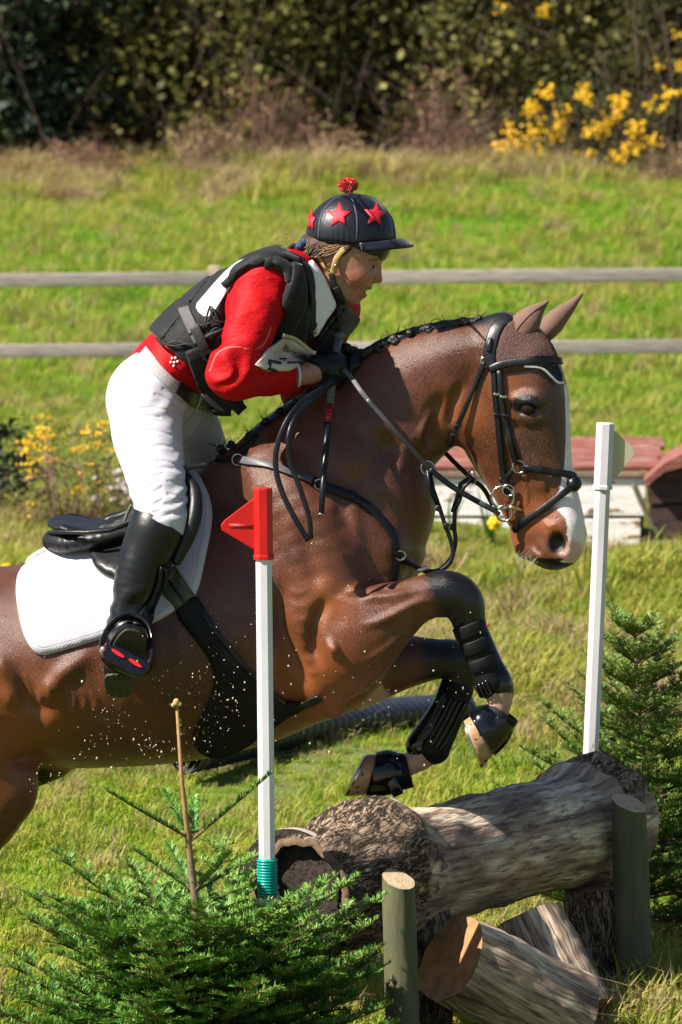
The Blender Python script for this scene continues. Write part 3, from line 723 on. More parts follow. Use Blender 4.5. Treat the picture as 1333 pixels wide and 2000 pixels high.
# breeches
def cloth(name, c, c2, rough=.75, folds=((30, 30, 30), .3), fine=900, weave=.2, sheen=.2):
    m = NT(name); n1 = m.noise(6, 3); w = m.noise(1.0, 3, .5, m.coord(folds[0]))
    m.set(base=m.ramp(n1, [(.3, c), (.7, c2)]), rough=rough, sheen=sheen, spec=.3)
    m.set(normal=m.bump(m.noise(fine, 2), weave, .0008, m.bump(w, folds[1], .012))); return m
m = cloth('white_breeches', (.50, .485, .535), (.46, .445, .50), .7, ((14, 14, 60), .45))
m.set(normal=m.bump(m.math('MULTIPLY', m.attr('crease'), -1.0), .42, .008, m.bump(m.noise(1, 3, .5, m.coord((16, 16, 60))), .18, .010)))
m.set(base=m.mix(m.maprange(m.attr('seam'), .6, .9), m.mix(m.math('MULTIPLY', m.attr('grip'), m.maprange(m.voro(130), .2, .5)), (.50, .485, .54), (.38, .365, .41)), (.26, .245, .31)))
M['breeches'] = m.m
def seamline(pts, x, y, w):
    d = np.full(len(x), 1e9); pts = np.array(catmull(pts, 4))
    for a, b in zip(pts[:-1], pts[1:]):
        ab = b-a; t = np.clip(((x-a[0])*ab[0]+(y-a[1])*ab[1])/max(ab @ ab, 1e-9), 0, 1); d = np.minimum(d, np.hypot(x-a[0]-t*ab[0], y-a[1]-t*ab[1]))
    return np.clip(1-d/w, 0, 1)
CR = [[(273, 799), (301, 797), (344, 805)], [(274, 815), (292, 812), (312, 815)], [(273, 846), (301, 841), (340, 852)], [(282, 955), (296, 949), (311, 938)], [(282, 969), (298, 963), (316, 952)], [(283, 992), (300, 986), (318, 975)], [(288, 1006), (304, 1000), (320, 992)],
      [(309, 900), (324, 901), (342, 907)], [(235, 764), (258, 756), (280, 755)], [(300, 872), (318, 870), (335, 874)], [(298, 920), (318, 914), (338, 916)], [(285, 938), (300, 930), (318, 926)], [(300, 1018), (318, 1010), (334, 1004)], [(262, 738), (280, 742), (296, 750)], [(320, 760), (345, 775), (372, 790)], [(305, 770), (335, 785), (360, 806)], [(330, 940), (345, 944), (356, 952)], [(330, 965), (345, 968), (358, 974)], [(255, 880), (270, 878), (284, 880)], [(325, 985), (342, 990), (356, 998)]]
def creases(x, y):
    o = np.zeros(len(x))
    for i, c in enumerate(CR): o = np.maximum(o, seamline(c, x, y, 5)*(.6+.4*((i*37) % 10)/10))
    return o
thighfold = .0016*np.sin(GPY/6.0+GPX/19.0+3*W1)*np.exp(-((GPX-352)/34)**2)*np.clip((GPY-820)/60, 0, 1)+.0022*np.sin(GPY/5.0+GPX/30.0+2*W1)*np.exp(-((GPY-985)/40)**2)
hipfold = .002*np.sin((GPX*.55+GPY)/9.0+2*W1)*np.exp(-((GPX-345)/60)**2-((GPY-800)/45)**2)
brF = Field(); brF.ops = tf.ops[:1]+lf.ops+bf_low.ops
bre, BRE, _, _ = shell(brF, .0105+thighfold+hipfold+.0012*W1, [half((232, 660), (470, 830)), np.where(GY < H0, half((400, 1075), (255, 990)), half((520, 1050), (300, 1050)))], 'breeches', M['breeches'],
    attrs=lambda x, y, V: dict(crease=creases(x, y), seam=np.maximum.reduce([seamline([(291, 752), (277, 800), (272, 870), (277, 940), (282, 985)], x, y, 4), seamline([(291, 752), (305, 735), (345, 770), (385, 800)], x, y, 3), seamline([(222, 755), (262, 748), (291, 752)], x, y, 2.5), seamline([(385, 800), (360, 830), (355, 870)], x, y, 3.5), seamline([(365, 830), (400, 860), (425, 895)], x, y, 3)])*(V[:, 1] < H0+.3), grip=(V[:, 1] > H0+.05).astype(float)))
# shirt
m = cloth('red_shirt', (.52, .005, .009), (.45, .004, .007), .62, ((20, 34, 34), .6))
m.set(sheen=.0, spec=.16)
m.set(base=m.mix(m.maprange(m.attr('pipe'), .45, .75), m.ramp(m.noise(6, 3), [(.3, (.46, .0025, .006)), (.7, (.36, .002, .005))]), (.55, .12, .12)))
M['shirt'] = m.m
shF = Field(); shF.ops = tf.ops+af.ops
sl = .004*np.sin((GPX+GPY*.4)/11.0+3*W1)*np.exp(-((GPX-455)/60)**2-((GPY-725)/30)**2)+.003*np.sin((GPX*.3+GPY)/8.5+2*W1)*np.exp(-((GPX-440)/50)**2-((GPY-690)/40)**2)+.002*np.sin((GPX)/9.0+2*W1)*np.exp(-((GPX-545)/40)**2-((GPY-735)/30)**2)
cuff = np.where((GPX > 540) & (GPY > 690) & (GY < H0-.03), -half((578, 780), (584, 690)), -1.0).astype(np.float32)
cuff2 = np.where((GY > H0) & (GPX > 600) & (GPY > 690), -half((645, 790), (645, 690)), -1.0).astype(np.float32)
neckcut = half((668, 640), (570, 505))
shi, SHI, _, _ = shell(shF, .0115+1.7*sl+.0026*W1+.0013*W2, [-half((246, 705), (440, 843)), cuff, cuff2, np.where(GPY < 640, -neckcut, -1.0).astype(np.float32)*0-1.0], 'shirt', M['shirt'],
    attrs=lambda x, y, V: dict(pipe=np.maximum(seamline([(410, 725), (425, 690), (455, 677), (500, 682), (520, 665), (530, 640)], x, y, 3.2), 0)*(V[:, 1] < H0)))
# body protector: padded black vest
m = cloth('vest_fabric', (.003, .003, .004), (.007, .007, .009), .7, ((22, 22, 22), .35), 700, .4, .1)
m.set(base=m.mix(m.maprange(m.attr('panel'), -.3, .3), m.ramp(m.noise(12, 3), [(.3, (.003, .003, .0045)), (.7, (.007, .007, .0095))]), (.70, .69, .74)))
M['vest'] = m.m
M['vest_plain'] = cloth('vest_padding', (.003, .003, .0045), (.007, .007, .009), .68, ((26, 26, 26), .5), 700, .4, .1).m
veF = Field(); veF.ops = tf.ops[:4]
arm_hole = -(np.sqrt(((GX-RP(498, 598, -.2).x)/1.0)**2+((GY-(H0-.25))*.8)**2+((GZ-RP(498, 598, -.2).z)/1.25)**2)-.098).astype(np.float32)
vneck = np.minimum(half((612, 545), (598, 668)), -half((655, 598), (600, 690)))
vest_b = -half((285, 640), (478, 812))
quilt = -.004*(np.abs(np.sin((GPX*.8+GPY*.6)/26)) < .10)-.003*(np.abs(np.sin((GPX*.6-GPY*.8)/40)) < .08)
ves, VES, _, _ = shell(veF, .026+quilt+.002*W1, [vest_b, arm_hole, -half((672, 590), (545, 470)), -np.maximum(-half((614, 535), (600, 668)), half((668, 585), (600, 690)))-.0], 'vest', M['vest'], k=.012,
    attrs=lambda x, y, V: dict(panel=poly_sd(smooth_poly([(383, 600), (400, 575), (440, 530), (470, 508), (498, 503), (480, 530), (440, 575), (408, 618)], 3), x, y)/3))
# ---- gloves, boots
glF = Field(); glF.ops = gf.ops
m = leather('glove_leather', (.003, .0035, .005), (.009, .0095, .012), .45)
glF.ops = gf.ops[:6]; glo, GLO, _, _ = shell(glF, .003+.0008*W2, [half((592, 780), (600, 680))], 'glove', m, it=1)
glF.ops = gf.ops[6:]; glo2, GLO2, _, _ = shell(glF, .003+.0008*W2, [], 'glove', m, it=1)
strap('glove_tab', [(608, 700), (622, 702), (632, 708)], .030, m, rider, [GLO], .002, .003)
bt = Field(); bt.ops = bf_low.ops+ff.ops+lf.ops
ank = .0035*np.sin(GPY/6.5+GPX/25+2*W1)*np.exp(-((GPY-1185)/26)**2)+.0015*W1
ankx = np.where(GY < H0, -half((400, 1068), (254, 972)), -half((520, 1045), (300, 1045)))
ankx = ankx.astype(np.float32)
boo, BOO, _, _ = shell(bt, .007+ank, [ankx, (GY-H0+0*GX+0*GZ).astype(np.float32)], 'boot', M['boot_leather'])
shell(bt, .007+ank, [ankx, (H0-GY+0*GX+0*GZ).astype(np.float32)], 'boot', M['boot_leather'])
# sole and heel of the near boot, turned to the camera
def slab(name, pts, Ys, thick, mat, parent, back=(0, 1, .1)):
    bd = np.array(smooth_poly(pts, 4)); b = Vector(back).normalized()
    yy = np.interp(bd[:, 1], [p[0] for p in Ys], [p[1] for p in Ys])
    A = [P(x, y, q) for (x, y), q in zip(bd, yy)]; n = len(A)
    c0 = sum(A, Vector())/n
    V = [a+(a-c0)*-.06+b*-.003 for a in A]+A+[a+b*thick for a in A]
    Fc = [list(range(n))]
    for r in (0, 1):
        for i in range(n): Fc.append([r*n+(i+1) % n, r*n+i, (r+1)*n+i, (r+1)*n+(i+1) % n])
    Fc.append([2*n+i for i in range(n)][::-1])
    return mesh_np(name, V, Fc, mat, parent, False)
M['sole'] = simple('worn_sole', (.050, .045, .030), (.012, .011, .010), 60, .45, .6, 160, .004)
YS = [(1225, H0-.52), (1260, H0-.49), (1310, H0-.445), (1365, H0-.40)]
sole = slab('sole', [(252, 1228), (278, 1236), (287, 1262), (282, 1296), (262, 1322), (212, 1318), (210, 1290), (222, 1256), (236, 1236)], YS, .012, M['sole'], rider)
slab('heel', [(209, 1318), (262, 1322), (260, 1345), (251, 1360), (222, 1362), (206, 1350)], [(1300, H0-.472), (1365, H0-.42)], .035, M['sole'], rider)
welt = slab('welt', [(250, 1222), (282, 1232), (292, 1262), (286, 1300), (263, 1328), (210, 1322), (206, 1290), (217, 1252), (232, 1232)], [(y, q+.012) for y, q in YS], .018, M['boot_leather'], rider)
strap('zip', [(258, 985), (250, 1000), (243, 1020)], .008, M['steel'], rider, [BOO], .001, .002)
# ---- belt
def belt_part(name, pts, w, mat, off=.004): return strap(name, pts, w, mat, rider, [BRE, SHI], off, .005, 6)
belt_part('elastic_belt', [(283, 688), (300, 715), (325, 742), (346, 760)], .030, simple('woven_elastic', (.52, .5, .5), (.3, .28, .28), 300, .8, .7, 420, .003))
belt_part('leather_belt', [(343, 755), (365, 772), (390, 785), (412, 795), (432, 800), (452, 800)], .034, M['leather'], .006)
belt_part('belt_loop', [(385, 768), (380, 782), (374, 796)], .008, M['breeches'], .012)
bk = MB(); c = lay([BRE, SHI], 410, 791)[0]+Vector((0, -.022, 0))
for a, b in (((398, 782), (424, 784)), ((397, 800), (422, 802)), ((400, 780), (398, 802)), ((411, 781), (410, 803)), ((423, 783), (421, 803))): bk.tube([P(*a, c.y), P(*b, c.y)], .0028, 8)
bk.build('buckle', M['brass'], rider)
# ---- wrist, cuff edge, dots on shirt
strap('cuff', [(581, 711), (586, 732), (584, 756)], .008, simple('cuff_white', (.75, .72, .75)), rider, [SHI, RB], .001, .002)
for a, b in ((337, 700), (344, 699), (334, 708), (341, 708), (348, 706), (340, 715)):
    p, n = lay([SHI], a, b)
    if p: q = MB(); q.ball(p+n*.002, .0036, 8, 5); q.build('shirt_dot', simple('dot_white', (.8, .78, .8)), rider)
# ---- vest straps, buckles, collar roll, laces
BW = simple('webbing', (.004, .004, .005), (.009, .009, .011), 80, .65, .5, 500, .002)
GW = simple('grey_webbing', (.10, .09, .095), (.07, .065, .07), 80, .7, .4, 500, .002)
VB = [VES, SHI]
strap('shoulder_strap', [(560, 500), (590, 512), (604, 545), (608, 590), (607, 640), (600, 668)], .030, BW, rider, VB, .004, .004)
strap('shoulder_strap', [(655, 588), (660, 625), (657, 670), (652, 690)], .022, BW, rider, VB, .010, .004)
strap('back_strap', [(360, 602), (372, 628), (385, 655), (398, 682)], .030, GW, rider, [VES, BRE], .004, .004)
strap('side_strap', [(384, 640), (396, 668), (408, 698)], .026, BW, rider, [VES, BRE], .010, .005)
strap('chest_pad', [(572, 522), (575, 560), (566, 610), (548, 650)], .062, M['vest_plain'], rider, VB, .002, .022, taper=[.55, 1, 1.1, .8])
strap('shoulder_roll', [(440, 560), (470, 528), (510, 508), (550, 505), (580, 515)], .030, M['vest_plain'], rider, VB, .002, .014, taper=[.6, 1, 1, 1, .8])
strap('shoulder_pad', [(520, 512), (545, 518), (560, 530), (566, 548)], .030, M['vest_plain'], rider, VB, .003, .016)
for a, b, r in ((607, 640, 12), (656, 680, 10)):
    p = lay(VB, a, b)[0]; y = p.y-.018; q = MB()
    q.tube([P(a-r, b-r*.8, y), P(a+r, b-r*.6, y), P(a+r*.9, b+r*.9, y), P(a-r*.9, b+r*.7, y), P(a-r, b-r*.8, y)], .0028, 6); q.build('strap_buckle', M['plastic_black'], rider)
q = MB(); p = lay(VB, 402, 690)[0]; q.box(P(402, 688, p.y-.016), (.040, .012, .030), Matrix.Rotation(math.radians(35), 3, 'Y'), .003); q.box(P(410, 700, p.y-.016), (.030, .012, .024), Matrix.Rotation(math.radians(35), 3, 'Y'), .003)
q.build('side_buckle', M['plastic_black'], rider)
for pts in ([(372, 655), (392, 638), (410, 632), (424, 618)], [(388, 632), (402, 655), (424, 640), (436, 655)], [(412, 600), (420, 622), (440, 632)], [(400, 640), (415, 600), (432, 640)], [(310, 658), (325, 672), (350, 668), (375, 676)], [(312, 662), (340, 676), (372, 672), (395, 690)]):
    strap('lace', pts, .0045, BW, rider, [VES, BRE], .006, .004, 5)
strap('side_panel', [(378, 680), (400, 730), (425, 775), (448, 800)], .055, M['vest_plain'], rider, [VES, BRE], .003, .012, taper=[.8, 1, 1, .6])
strap('lace_edge', [(380, 672), (410, 655), (440, 640), (465, 625)], .010, BW, rider, [VES, BRE], .006, .006)
tl = MB(); yv = H0-.12
for pts in ([(430, 778), (455, 790), (476, 786)], [(452, 786), (468, 800), (478, 790)]): tl.tube([P(a, b, yv) for a, b in pts], [.012, .016, .010], 8)
tl.build('vest_hem', M['vest_plain'], rider)
sto, STO = patch('stock_tie', [(603, 511), (616, 520), (632, 545), (645, 575), (653, 597), (636, 622), (612, 656), (609, 600), (607, 556)], simple('white_cotton', (.80, .78, .82), (.72, .70, .75), 8, .8, .3, 300), rider, [RB, SHI], .005, .004, 6, 3, 8, rnd=.001)
# ---- number bib on the chest: one word and a numeral, partly behind the arm
bibm = NT('bib'); bibm.set(base=bibm.ramp(bibm.noise(9, 3), [(.3, (.60, .52, .44)), (.7, (.5, .43, .36))]), rough=.6, normal=bibm.bump(bibm.noise(20, 3), .3, .006))
bib, BIB = patch('number_bib', [(497, 712), (520, 682), (556, 656), (575, 664), (606, 688), (622, 692), (600, 720), (560, 726), (520, 726)], bibm.m, rider, VB, .008, .002, 7, 0, 4)
strap('bib_edge', [(553, 655), (580, 664), (608, 686), (618, 690)], .010, M['olive'], rider, [BIB], .002, .002)
INK = simple('black_ink', (.012, .015, .012), (.02, .022, .02), 60, .7, 0)
def lettering(txt, size, at_px, angle, body, bvhs, mat, parent, name='lettering', off=.003, sx=1.0):
    cu = bpy.data.curves.new('t', 'FONT'); cu.body = txt; cu.size = 1.0; cu.align_x = 'LEFT'; ob = bpy.data.objects.new('t', cu); C.objects.link(ob)
    dg = bpy.context.evaluated_depsgraph_get(); me = bpy.data.meshes.new_from_object(ob.evaluated_get(dg))
    V = np.array([v.co[:] for v in me.vertices]); Fc = [list(p.vertices) for p in me.polygons]
    bpy.data.objects.remove(ob); bpy.data.curves.remove(cu); bpy.data.meshes.remove(me)
    ca, sa = math.cos(angle), math.sin(angle); W = []
    for x, y, _ in V:
        u, v = x*size*sx, -y*size; a, b = at_px[0]+u*ca-v*sa, at_px[1]+u*sa+v*ca
        p, n = lay(bvhs, a, b)
        W.append((p+n*off) if p is not None else P(a, b, H0-.2))
    return mesh_np(name, W, Fc, mat, parent, False)
lettering('British', 19, (551, 683), math.radians(26), '', [BIB], INK, rider)
lettering('5', 58, (506, 738), math.radians(14), '', [BIB], INK, rider, 'numeral', sx=1.5)
# ---- hair, bun, scrunchie
hairm = NT('brown_hair'); hv = hairm.coord((70, 70, 420), (0, .5, 0)); hn = hairm.noise(1, 4, .6, hv)
hairm.set(base=hairm.ramp(hn, [(.3, (.020, .010, .006)), (.7, (.085, .038, .016))]), rough=.42, normal=hairm.bump(hn, .7, .006))
hF = Field(); hF.blob(RH(640, 484), (.072, .084, .044), .01); hF.blob(RH(616, 478), (.040, .072, .036), .012); hF.chain([(RH(690, 482, -.078), px(9), 1), (RH(680, 494, -.076), px(6), 1)], .006); hF.chain([(RH(606, 488), px(17), 1.6), (RH(618, 500), px(16), 1.7), (RH(640, 508), px(12), 2.6)], .01)
hF.blob(RH(584, 490, -.05), (.025, .030, .022), .008); hF.blob(RH(600, 498, -.04), (.024, .034, .018), .01)
Dh, l2, h2, a2 = hF.grid(RH(555, 540)-Vector((.02, .2, .02)), RH(720, 440)+Vector((.02, .25, .02)), .003)
v, q = nets(Dh, l2, h2, 1); nn = vnormals(v, q); v += nn*(.0007*wave_noise(v, 200, 9))[:, None]
mesh_np('hair', v, q, hairm.m, rider)
rr_ = np.random.default_rng(12); hm2 = [simple('strand_dark', (.035, .017, .009), (.06, .03, .014), 60, .4, 0), simple('strand_light', (.30, .17, .07), (.20, .105, .045), 60, .4, 0)]
for k_ in (0, 1):
    q = MB()
    for i in range(60):
        x0 = rr_.uniform(612, 694); s0 = RH(x0, 476+rr_.uniform(-2, 6), -.082-rr_.uniform(0, .004)); e0 = RH(598+rr_.normal()*4, 494+rr_.normal()*6, -.058+rr_.normal()*.01); md = (s0+e0)/2+Vector((0, -.010, -.010+rr_.normal()*.004))
        q.tube([Vector(p) for p in catmull([s0, md, e0], 4)], .0011, 4)
    for i in range(40):
        a = rr_.uniform(0, 6.28); c_ = RH(584, 490, -.052); ra = rr_.uniform(.016, .024); q.tube([c_+Vector((math.cos(a+t*.9)*ra*1.05, -.020-.010*math.sin(t*2), math.sin(a+t*.9)*ra*.9)) for t in (0, .5, 1, 1.5)], .0012, 4)
    q.build('hair_strands', hm2[k_], rider)
sc = MB(); cc = RH(596, 480, -.05)
for i in range(14):
    a = i/14*2*math.pi; sc.ball(cc+Vector((math.cos(a)*.012-.004, math.sin(a)*.028, math.sin(a*2)*.004+math.cos(a)*.010)), (.0085, .0085, .011), 7, 5)
sc.build('scrunchie', simple('blue_velvet', (.012, .035, .16), (.006, .015, .07), 60, .6, .4, 200, .004), rider)
wh = MB()
for pts in ([(578, 484), (560, 466), (545, 462), (536, 470)], [(575, 486), (556, 472), (542, 474)], [(580, 482), (566, 460), (552, 456)]): wh.tube([Vector(RH(*a)) for a in pts], .0005, 4)
wh.build('hair_wisp', hairm.m, rider)
# ---- helmet with silk, peak, stars, pompom
def ellip(c, r, nu=64, nv=40): 
    u = np.linspace(0, 2*np.pi, nu, endpoint=False); v = np.linspace(0, np.pi, nv); return u, v
heF = Field(); HC = RH(686, 462); heF.blob(HC, (.1165, .093, .112), .004)
g = heF.grid(HC-Vector((.14, .12, .12)), HC+Vector((.14, .12, .14)), .0035); Dh, l2, h2, a2 = g
gx, gy, gz = np.meshgrid(*a2, indexing='ij', sparse=True); gpx = gx/(gy+CAM_D)*F_PX+666.5; gpy = HORIZON+(CAM_Z-gz)/(gy+CAM_D)*F_PX
rim1 = (gpy-np.interp(gpx, [590, 620, 660, 690, 775], [462, 470, 474, 478, 474]))/PXM
rim2 = (gpy-np.interp(gpx, [590, 690, 720, 745, 775], [472, 482, 497, 511, 512]))/PXM
m = NT('silk_cover'); n1 = m.noise(14, 3); gath = m.noise(1, 2, .5, m.coord((150, 150, 18)))
m.set(base=m.ramp(n1, [(.3, (.004, .0045, .011)), (.7, (.008, .009, .018))]), rough=.40, sheen=.25, sheenr=.3, spec=.4, normal=m.bump(m.noise(600, 2), .15, .001, m.bump(gath, .12, .008)))
v, q = nets(smax(Dh-.0, rim1.astype(np.float32), .010), l2, h2, 2)
crease = (.0011*np.sin(v[:, 0]*430))*np.clip((to_px(v)[1]-440)/30, 0, 1)*np.exp(-((to_px(v)[0]-675)/26)**2); v = v+vnormals(v, q)*crease[:, None]
helm = mesh_np('helmet_silk', v, q, m.m, rider); HEL = bvh_of(v, q)
v, q = nets(smax(smax(Dh+.007, rim2.astype(np.float32), .006), -(rim1+.03).astype(np.float32), .004), l2, h2, 2)
shellm = simple('helmet_shell', (.006, .007, .008), (.012, .014, .015), 30, .35, .1)
mesh_np('helmet_shell', v, q, shellm, rider); HSH = bvh_of(v, q)
pk = MB(); nu, nv = 22, 12; V = []; F2 = []
for j in range(nu+1):
    a = (j/nu-.5)*2*1.18
    for i in range(nv+1):
        t = i/nv; R0_ = .088; rr = R0_+t*(.050*math.cos(a*.72)**1.1)
        X = math.cos(a)*rr*1.22-.006; S_ = math.sin(a)*rr*1.02
        zz = -.010-.010*t*t-.010*abs(math.sin(a))**2+.008*math.sin(t*math.pi)
        V.append(HC+Vector((math.cos(math.radians(11))*X, -math.sin(math.radians(11))*X, zz))+Vector(RS)*S_)
n0 = nv+1
for j in range(nu):
    for i in range(nv): F2.append([j*n0+i, (j+1)*n0+i, (j+1)*n0+i+1, j*n0+i+1])
V2 = [p-Vector((0, 0, .006)) for p in V]; k = len(V); F3 = F2+[[a+k for a in f[::-1]] for f in F2]
for j in range(nu): F3.append([j*n0+nv, (j+1)*n0+nv, (j+1)*n0+nv+k, j*n0+nv+k])
for i in range(nv): F3.append([i+1, i, i+k, i+1+k]); F3.append([nu*n0+i, nu*n0+i+1, nu*n0+i+1+k, nu*n0+i+k])
mesh_np('peak', V+V2, F3, m.m, rider)
for pts in ([(683, 377), (692, 400), (698, 430), (697, 472)], [(683, 377), (650, 392), (628, 420), (622, 468)], [(683, 377), (730, 388), (765, 425), (772, 465)]):
    strap('silk_seam', pts, .004, simple('seam_thread', (.05, .05, .07)), rider, [HEL], .0004, .0012, 8)
STAR = simple('star_red', (.72, .010, .03), (.6, .008, .025), 30, .6, .15)
def star(cx, cy, r, rot, sx=1.0):
    pts = []
    for i in range(10):
        a = rot-math.pi/2+i*math.pi/5; rr = r if i % 2 == 0 else r*.42; pts.append((cx+math.cos(a)*rr*sx, cy+math.sin(a)*rr))
    patch('star', pts, STAR, rider, [HEL], .0022, .0012, 4, 0, 0)
star(663, 421, 26, .02); star(733, 420, 25, .1, .95); star(609, 430, 24, .15, .36)
pm = NT('pompom_wool'); pm.set(base=pm.ramp(pm.noise(150, 3), [(.3, (.75, .03, .015)), (.7, (.5, .012, .01))]), rough=.85, sheen=.5)
V = []; F2 = []; c0 = RH(680, 362)
rr = np.random.default_rng(3)
for i in range(900):
    d = Vector(rr.normal(size=3)).normalized(); o = d.orthogonal().normalized(); o.rotate(Quaternion(d, rr.uniform(0, 6.3)))
    L = .0235+rr.normal()*.0022; b = c0+Vector((d.x*.013, d.y*.013, d.z*.010)); e = c0+Vector((d.x*L*1.05, d.y*L*1.05, d.z*L*.82)); k = len(V)
    V += [b+o*.0022, b-o*.0022, e+o*.0012, e-o*.0012]; F2.append([k, k+1, k+3, k+2])
pc = mesh_np('pompom', V, F2, pm.m, rider, False)
q = MB(); q.ball(c0, (.019, .019, .016), 14, 10); q.build('pompom_core', pm.m, rider)
# harness
TAN = leather('tan_harness', (.36, .22, .075), (.50, .33, .13), .45)
HBV = [RB, HSH, HEL]
strap('harness_strap', [(613, 478), (622, 497), (634, 515), (647, 534)], .014, TAN, rider, [RB], .004, .004)
strap('harness_strap', [(684, 480), (668, 491), (657, 508), (650, 534)], .015, TAN, rider, [RB], .004, .004)
strap('chin_strap', [(648, 532), (652, 552), (662, 573), (674, 590)], .015, BW, rider, [RB], .004, .004)
strap('chin_pad', [(655, 560), (664, 578), (672, 592), (668, 604)], .022, BW, rider, [RB], .003, .007)
q = MB(); q.ball(lay([RB], 656, 518)[0]+Vector((0, -.008, 0)), (.004, .004, .004), 8, 6); q.build('harness_stud', M['steel'], rider)
# ================================================================ TACK
# ---- saddle pad
m = NT('quilted_pad'); qv = m.voro(95, m.coord((1, 1, 1), (0, .78, 0)))
pc = m.math('MULTIPLY', m.math('ABSOLUTE', m.math('SINE', m.math('MULTIPLY', m.math('ADD', m.n('ShaderNodeSeparateXYZ').outputs[0], 0), 1.0))), 1.0)
sep = m.n('ShaderNodeSeparateXYZ'); m.put(sep.inputs[0], m.co.outputs['Object'])
d1 = m.math('ABSOLUTE', m.math('SINE', m.math('MULTIPLY', m.math('ADD', sep.outputs[0], sep.outputs[2]), 380)))
d2 = m.math('ABSOLUTE', m.math('SINE', m.math('MULTIPLY', m.math('SUBTRACT', sep.outputs[0], sep.outputs[2]), 380)))
qd = m.math('MULTIPLY', m.math('POWER', d1, .5), m.math('POWER', d2, .5))
edge = m.maprange(m.math('ABSOLUTE', m.math('SUBTRACT', m.attr('sd'), 12.0)), .5, 1.6)
m.set(base=m.mix(m.maprange(edge, 0, 1, .55, 0), m.ramp(m.noise(8, 3), [(.3, (.52, .505, .55)), (.7, (.47, .455, .51))]), (.28, .26, .42)), rough=.8, sheen=.2, normal=m.bump(qd, .35, .003, m.bump(edge, .3, .004)))
M['pad'] = m.m
pad = empty('saddle_pad', HP(220, 1150, -.3), 'white quilted saddle pad under the black saddle', 'saddle pad')
po, PAD = patch('pad_sheet', [(92, 1082), (45, 1113), (33, 1148), (38, 1200), (52, 1250), (78, 1279), (120, 1272), (205, 1247), (290, 1222), (345, 1192), (383, 1163), (402, 1090), (416, 1010), (404, 955), (374, 915), (330, 935), (280, 990), (200, 1050), (140, 1065)], M['pad'], pad, [HB], .004, .012, 9, 3, 10, far=True, rnd=.0008)
# ---- saddle
saddle = empty('saddle', HP(230, 1030), 'black leather jumping saddle with raised cantle', 'saddle')
LEA = M['leather']
sF = Field()
sF.chain([(HP(102, 1016), px(14), .10/px(14)), (HP(128, 1020), px(19), .165/px(19)), (HP(180, 1031), px(17), .17/px(17)), (HP(235, 1022), px(18), .15/px(18)), (HP(290, 985), px(18), .10/px(18)), (HP(335, 935), px(18), .065/px(18)), (HP(352, 918), px(16), .05/px(16))], .01)
sF.blob(HP(190, 1008), (.10, .09, .016), .03, mode='s')
def field_obj(name, F, lo_, hi_, h, mat, parent, it=2, noise=None):
    Dq, l2, h2, a2 = F.grid(lo_, hi_, h); v, q = nets(Dq, l2, h2, it); del Dq
    if noise: v = v+vnormals(v, q)*(noise[0]*wave_noise(v, noise[1], 3))[:, None]
    return mesh_np(name, v, q, mat, parent), bvh_of(v, q)
slo, shi_ = HP(70, 1180)-Vector((0, .5, 0)), HP(420, 860)+Vector((0, .5, 0))
field_obj('seat', sF, slo, shi_, .005, LEA, saddle)
sF = Field()
for s in (-1, 1):
    sF.chain([(HP(103, 1056, s*.07), px(20), 1.6), (HP(135, 1060, s*.12), px(21), 1.6), (HP(200, 1050, s*.15), px(18), 1.6), (HP(250, 1040, s*.15), px(16), 1.5)], .01)
field_obj('panel', sF, slo, shi_, .005, LEA, saddle)
for s in (-1, 1):
    q = MB(); q.tube([HP(a, b, s*c) for a, b, c in ((96, 1040, .1), (120, 1039, .165), (170, 1040, .205), (215, 1036, .215), (260, 1020, .2))], .0055, 8); q.build('welt', LEA, saddle)
fo, FLAP = patch('flap', [(205, 1030), (183, 1050), (177, 1078), (186, 1108), (205, 1125), (228, 1134), (265, 1140), (320, 1128), (345, 1085), (372, 1040), (386, 985), (378, 938), (358, 912), (330, 925), (285, 980), (240, 1018)], LEA, saddle, [PAD, HB], .014, .007, 9, 3, 14, far=True)
kr = Field()
for s in (-1, 1): kr.chain([(HP(360, 925, s*.235), px(9), 1), (HP(380, 960, s*.285), px(13), 1), (HP(380, 1005, s*.32), px(15), 1), (HP(366, 1050, s*.335), px(14), 1), (HP(346, 1095, s*.34), px(10), 1)], .01)
for s in (-1, 1):
    k2 = Field(); k2.ops = [kr.ops[0 if s < 0 else 1]]
    field_obj('knee_roll', k2, HP(320, 1130)-Vector((0, .5, 0)), HP(420, 890)+Vector((0, .5, 0)), .0045, LEA, saddle)
SADB = [FLAP, PAD, HB]
strap('stirrup_leather', [(318, 1105), (305, 1150), (285, 1190), (268, 1222)], .024, M['strap'], saddle, [BOO, FLAP, PAD, HB], .004, .004)
strap('stirrup_leather', [(322, 1105), (312, 1150), (296, 1190), (280, 1222)], .022, M['strap'], saddle, [BOO, FLAP, PAD, HB], .010, .004)
strap('saddle_strap', [(352, 916), (385, 911), (425, 904), (455, 898)], .012, M['strap'], saddle, [HB], .008, .004)
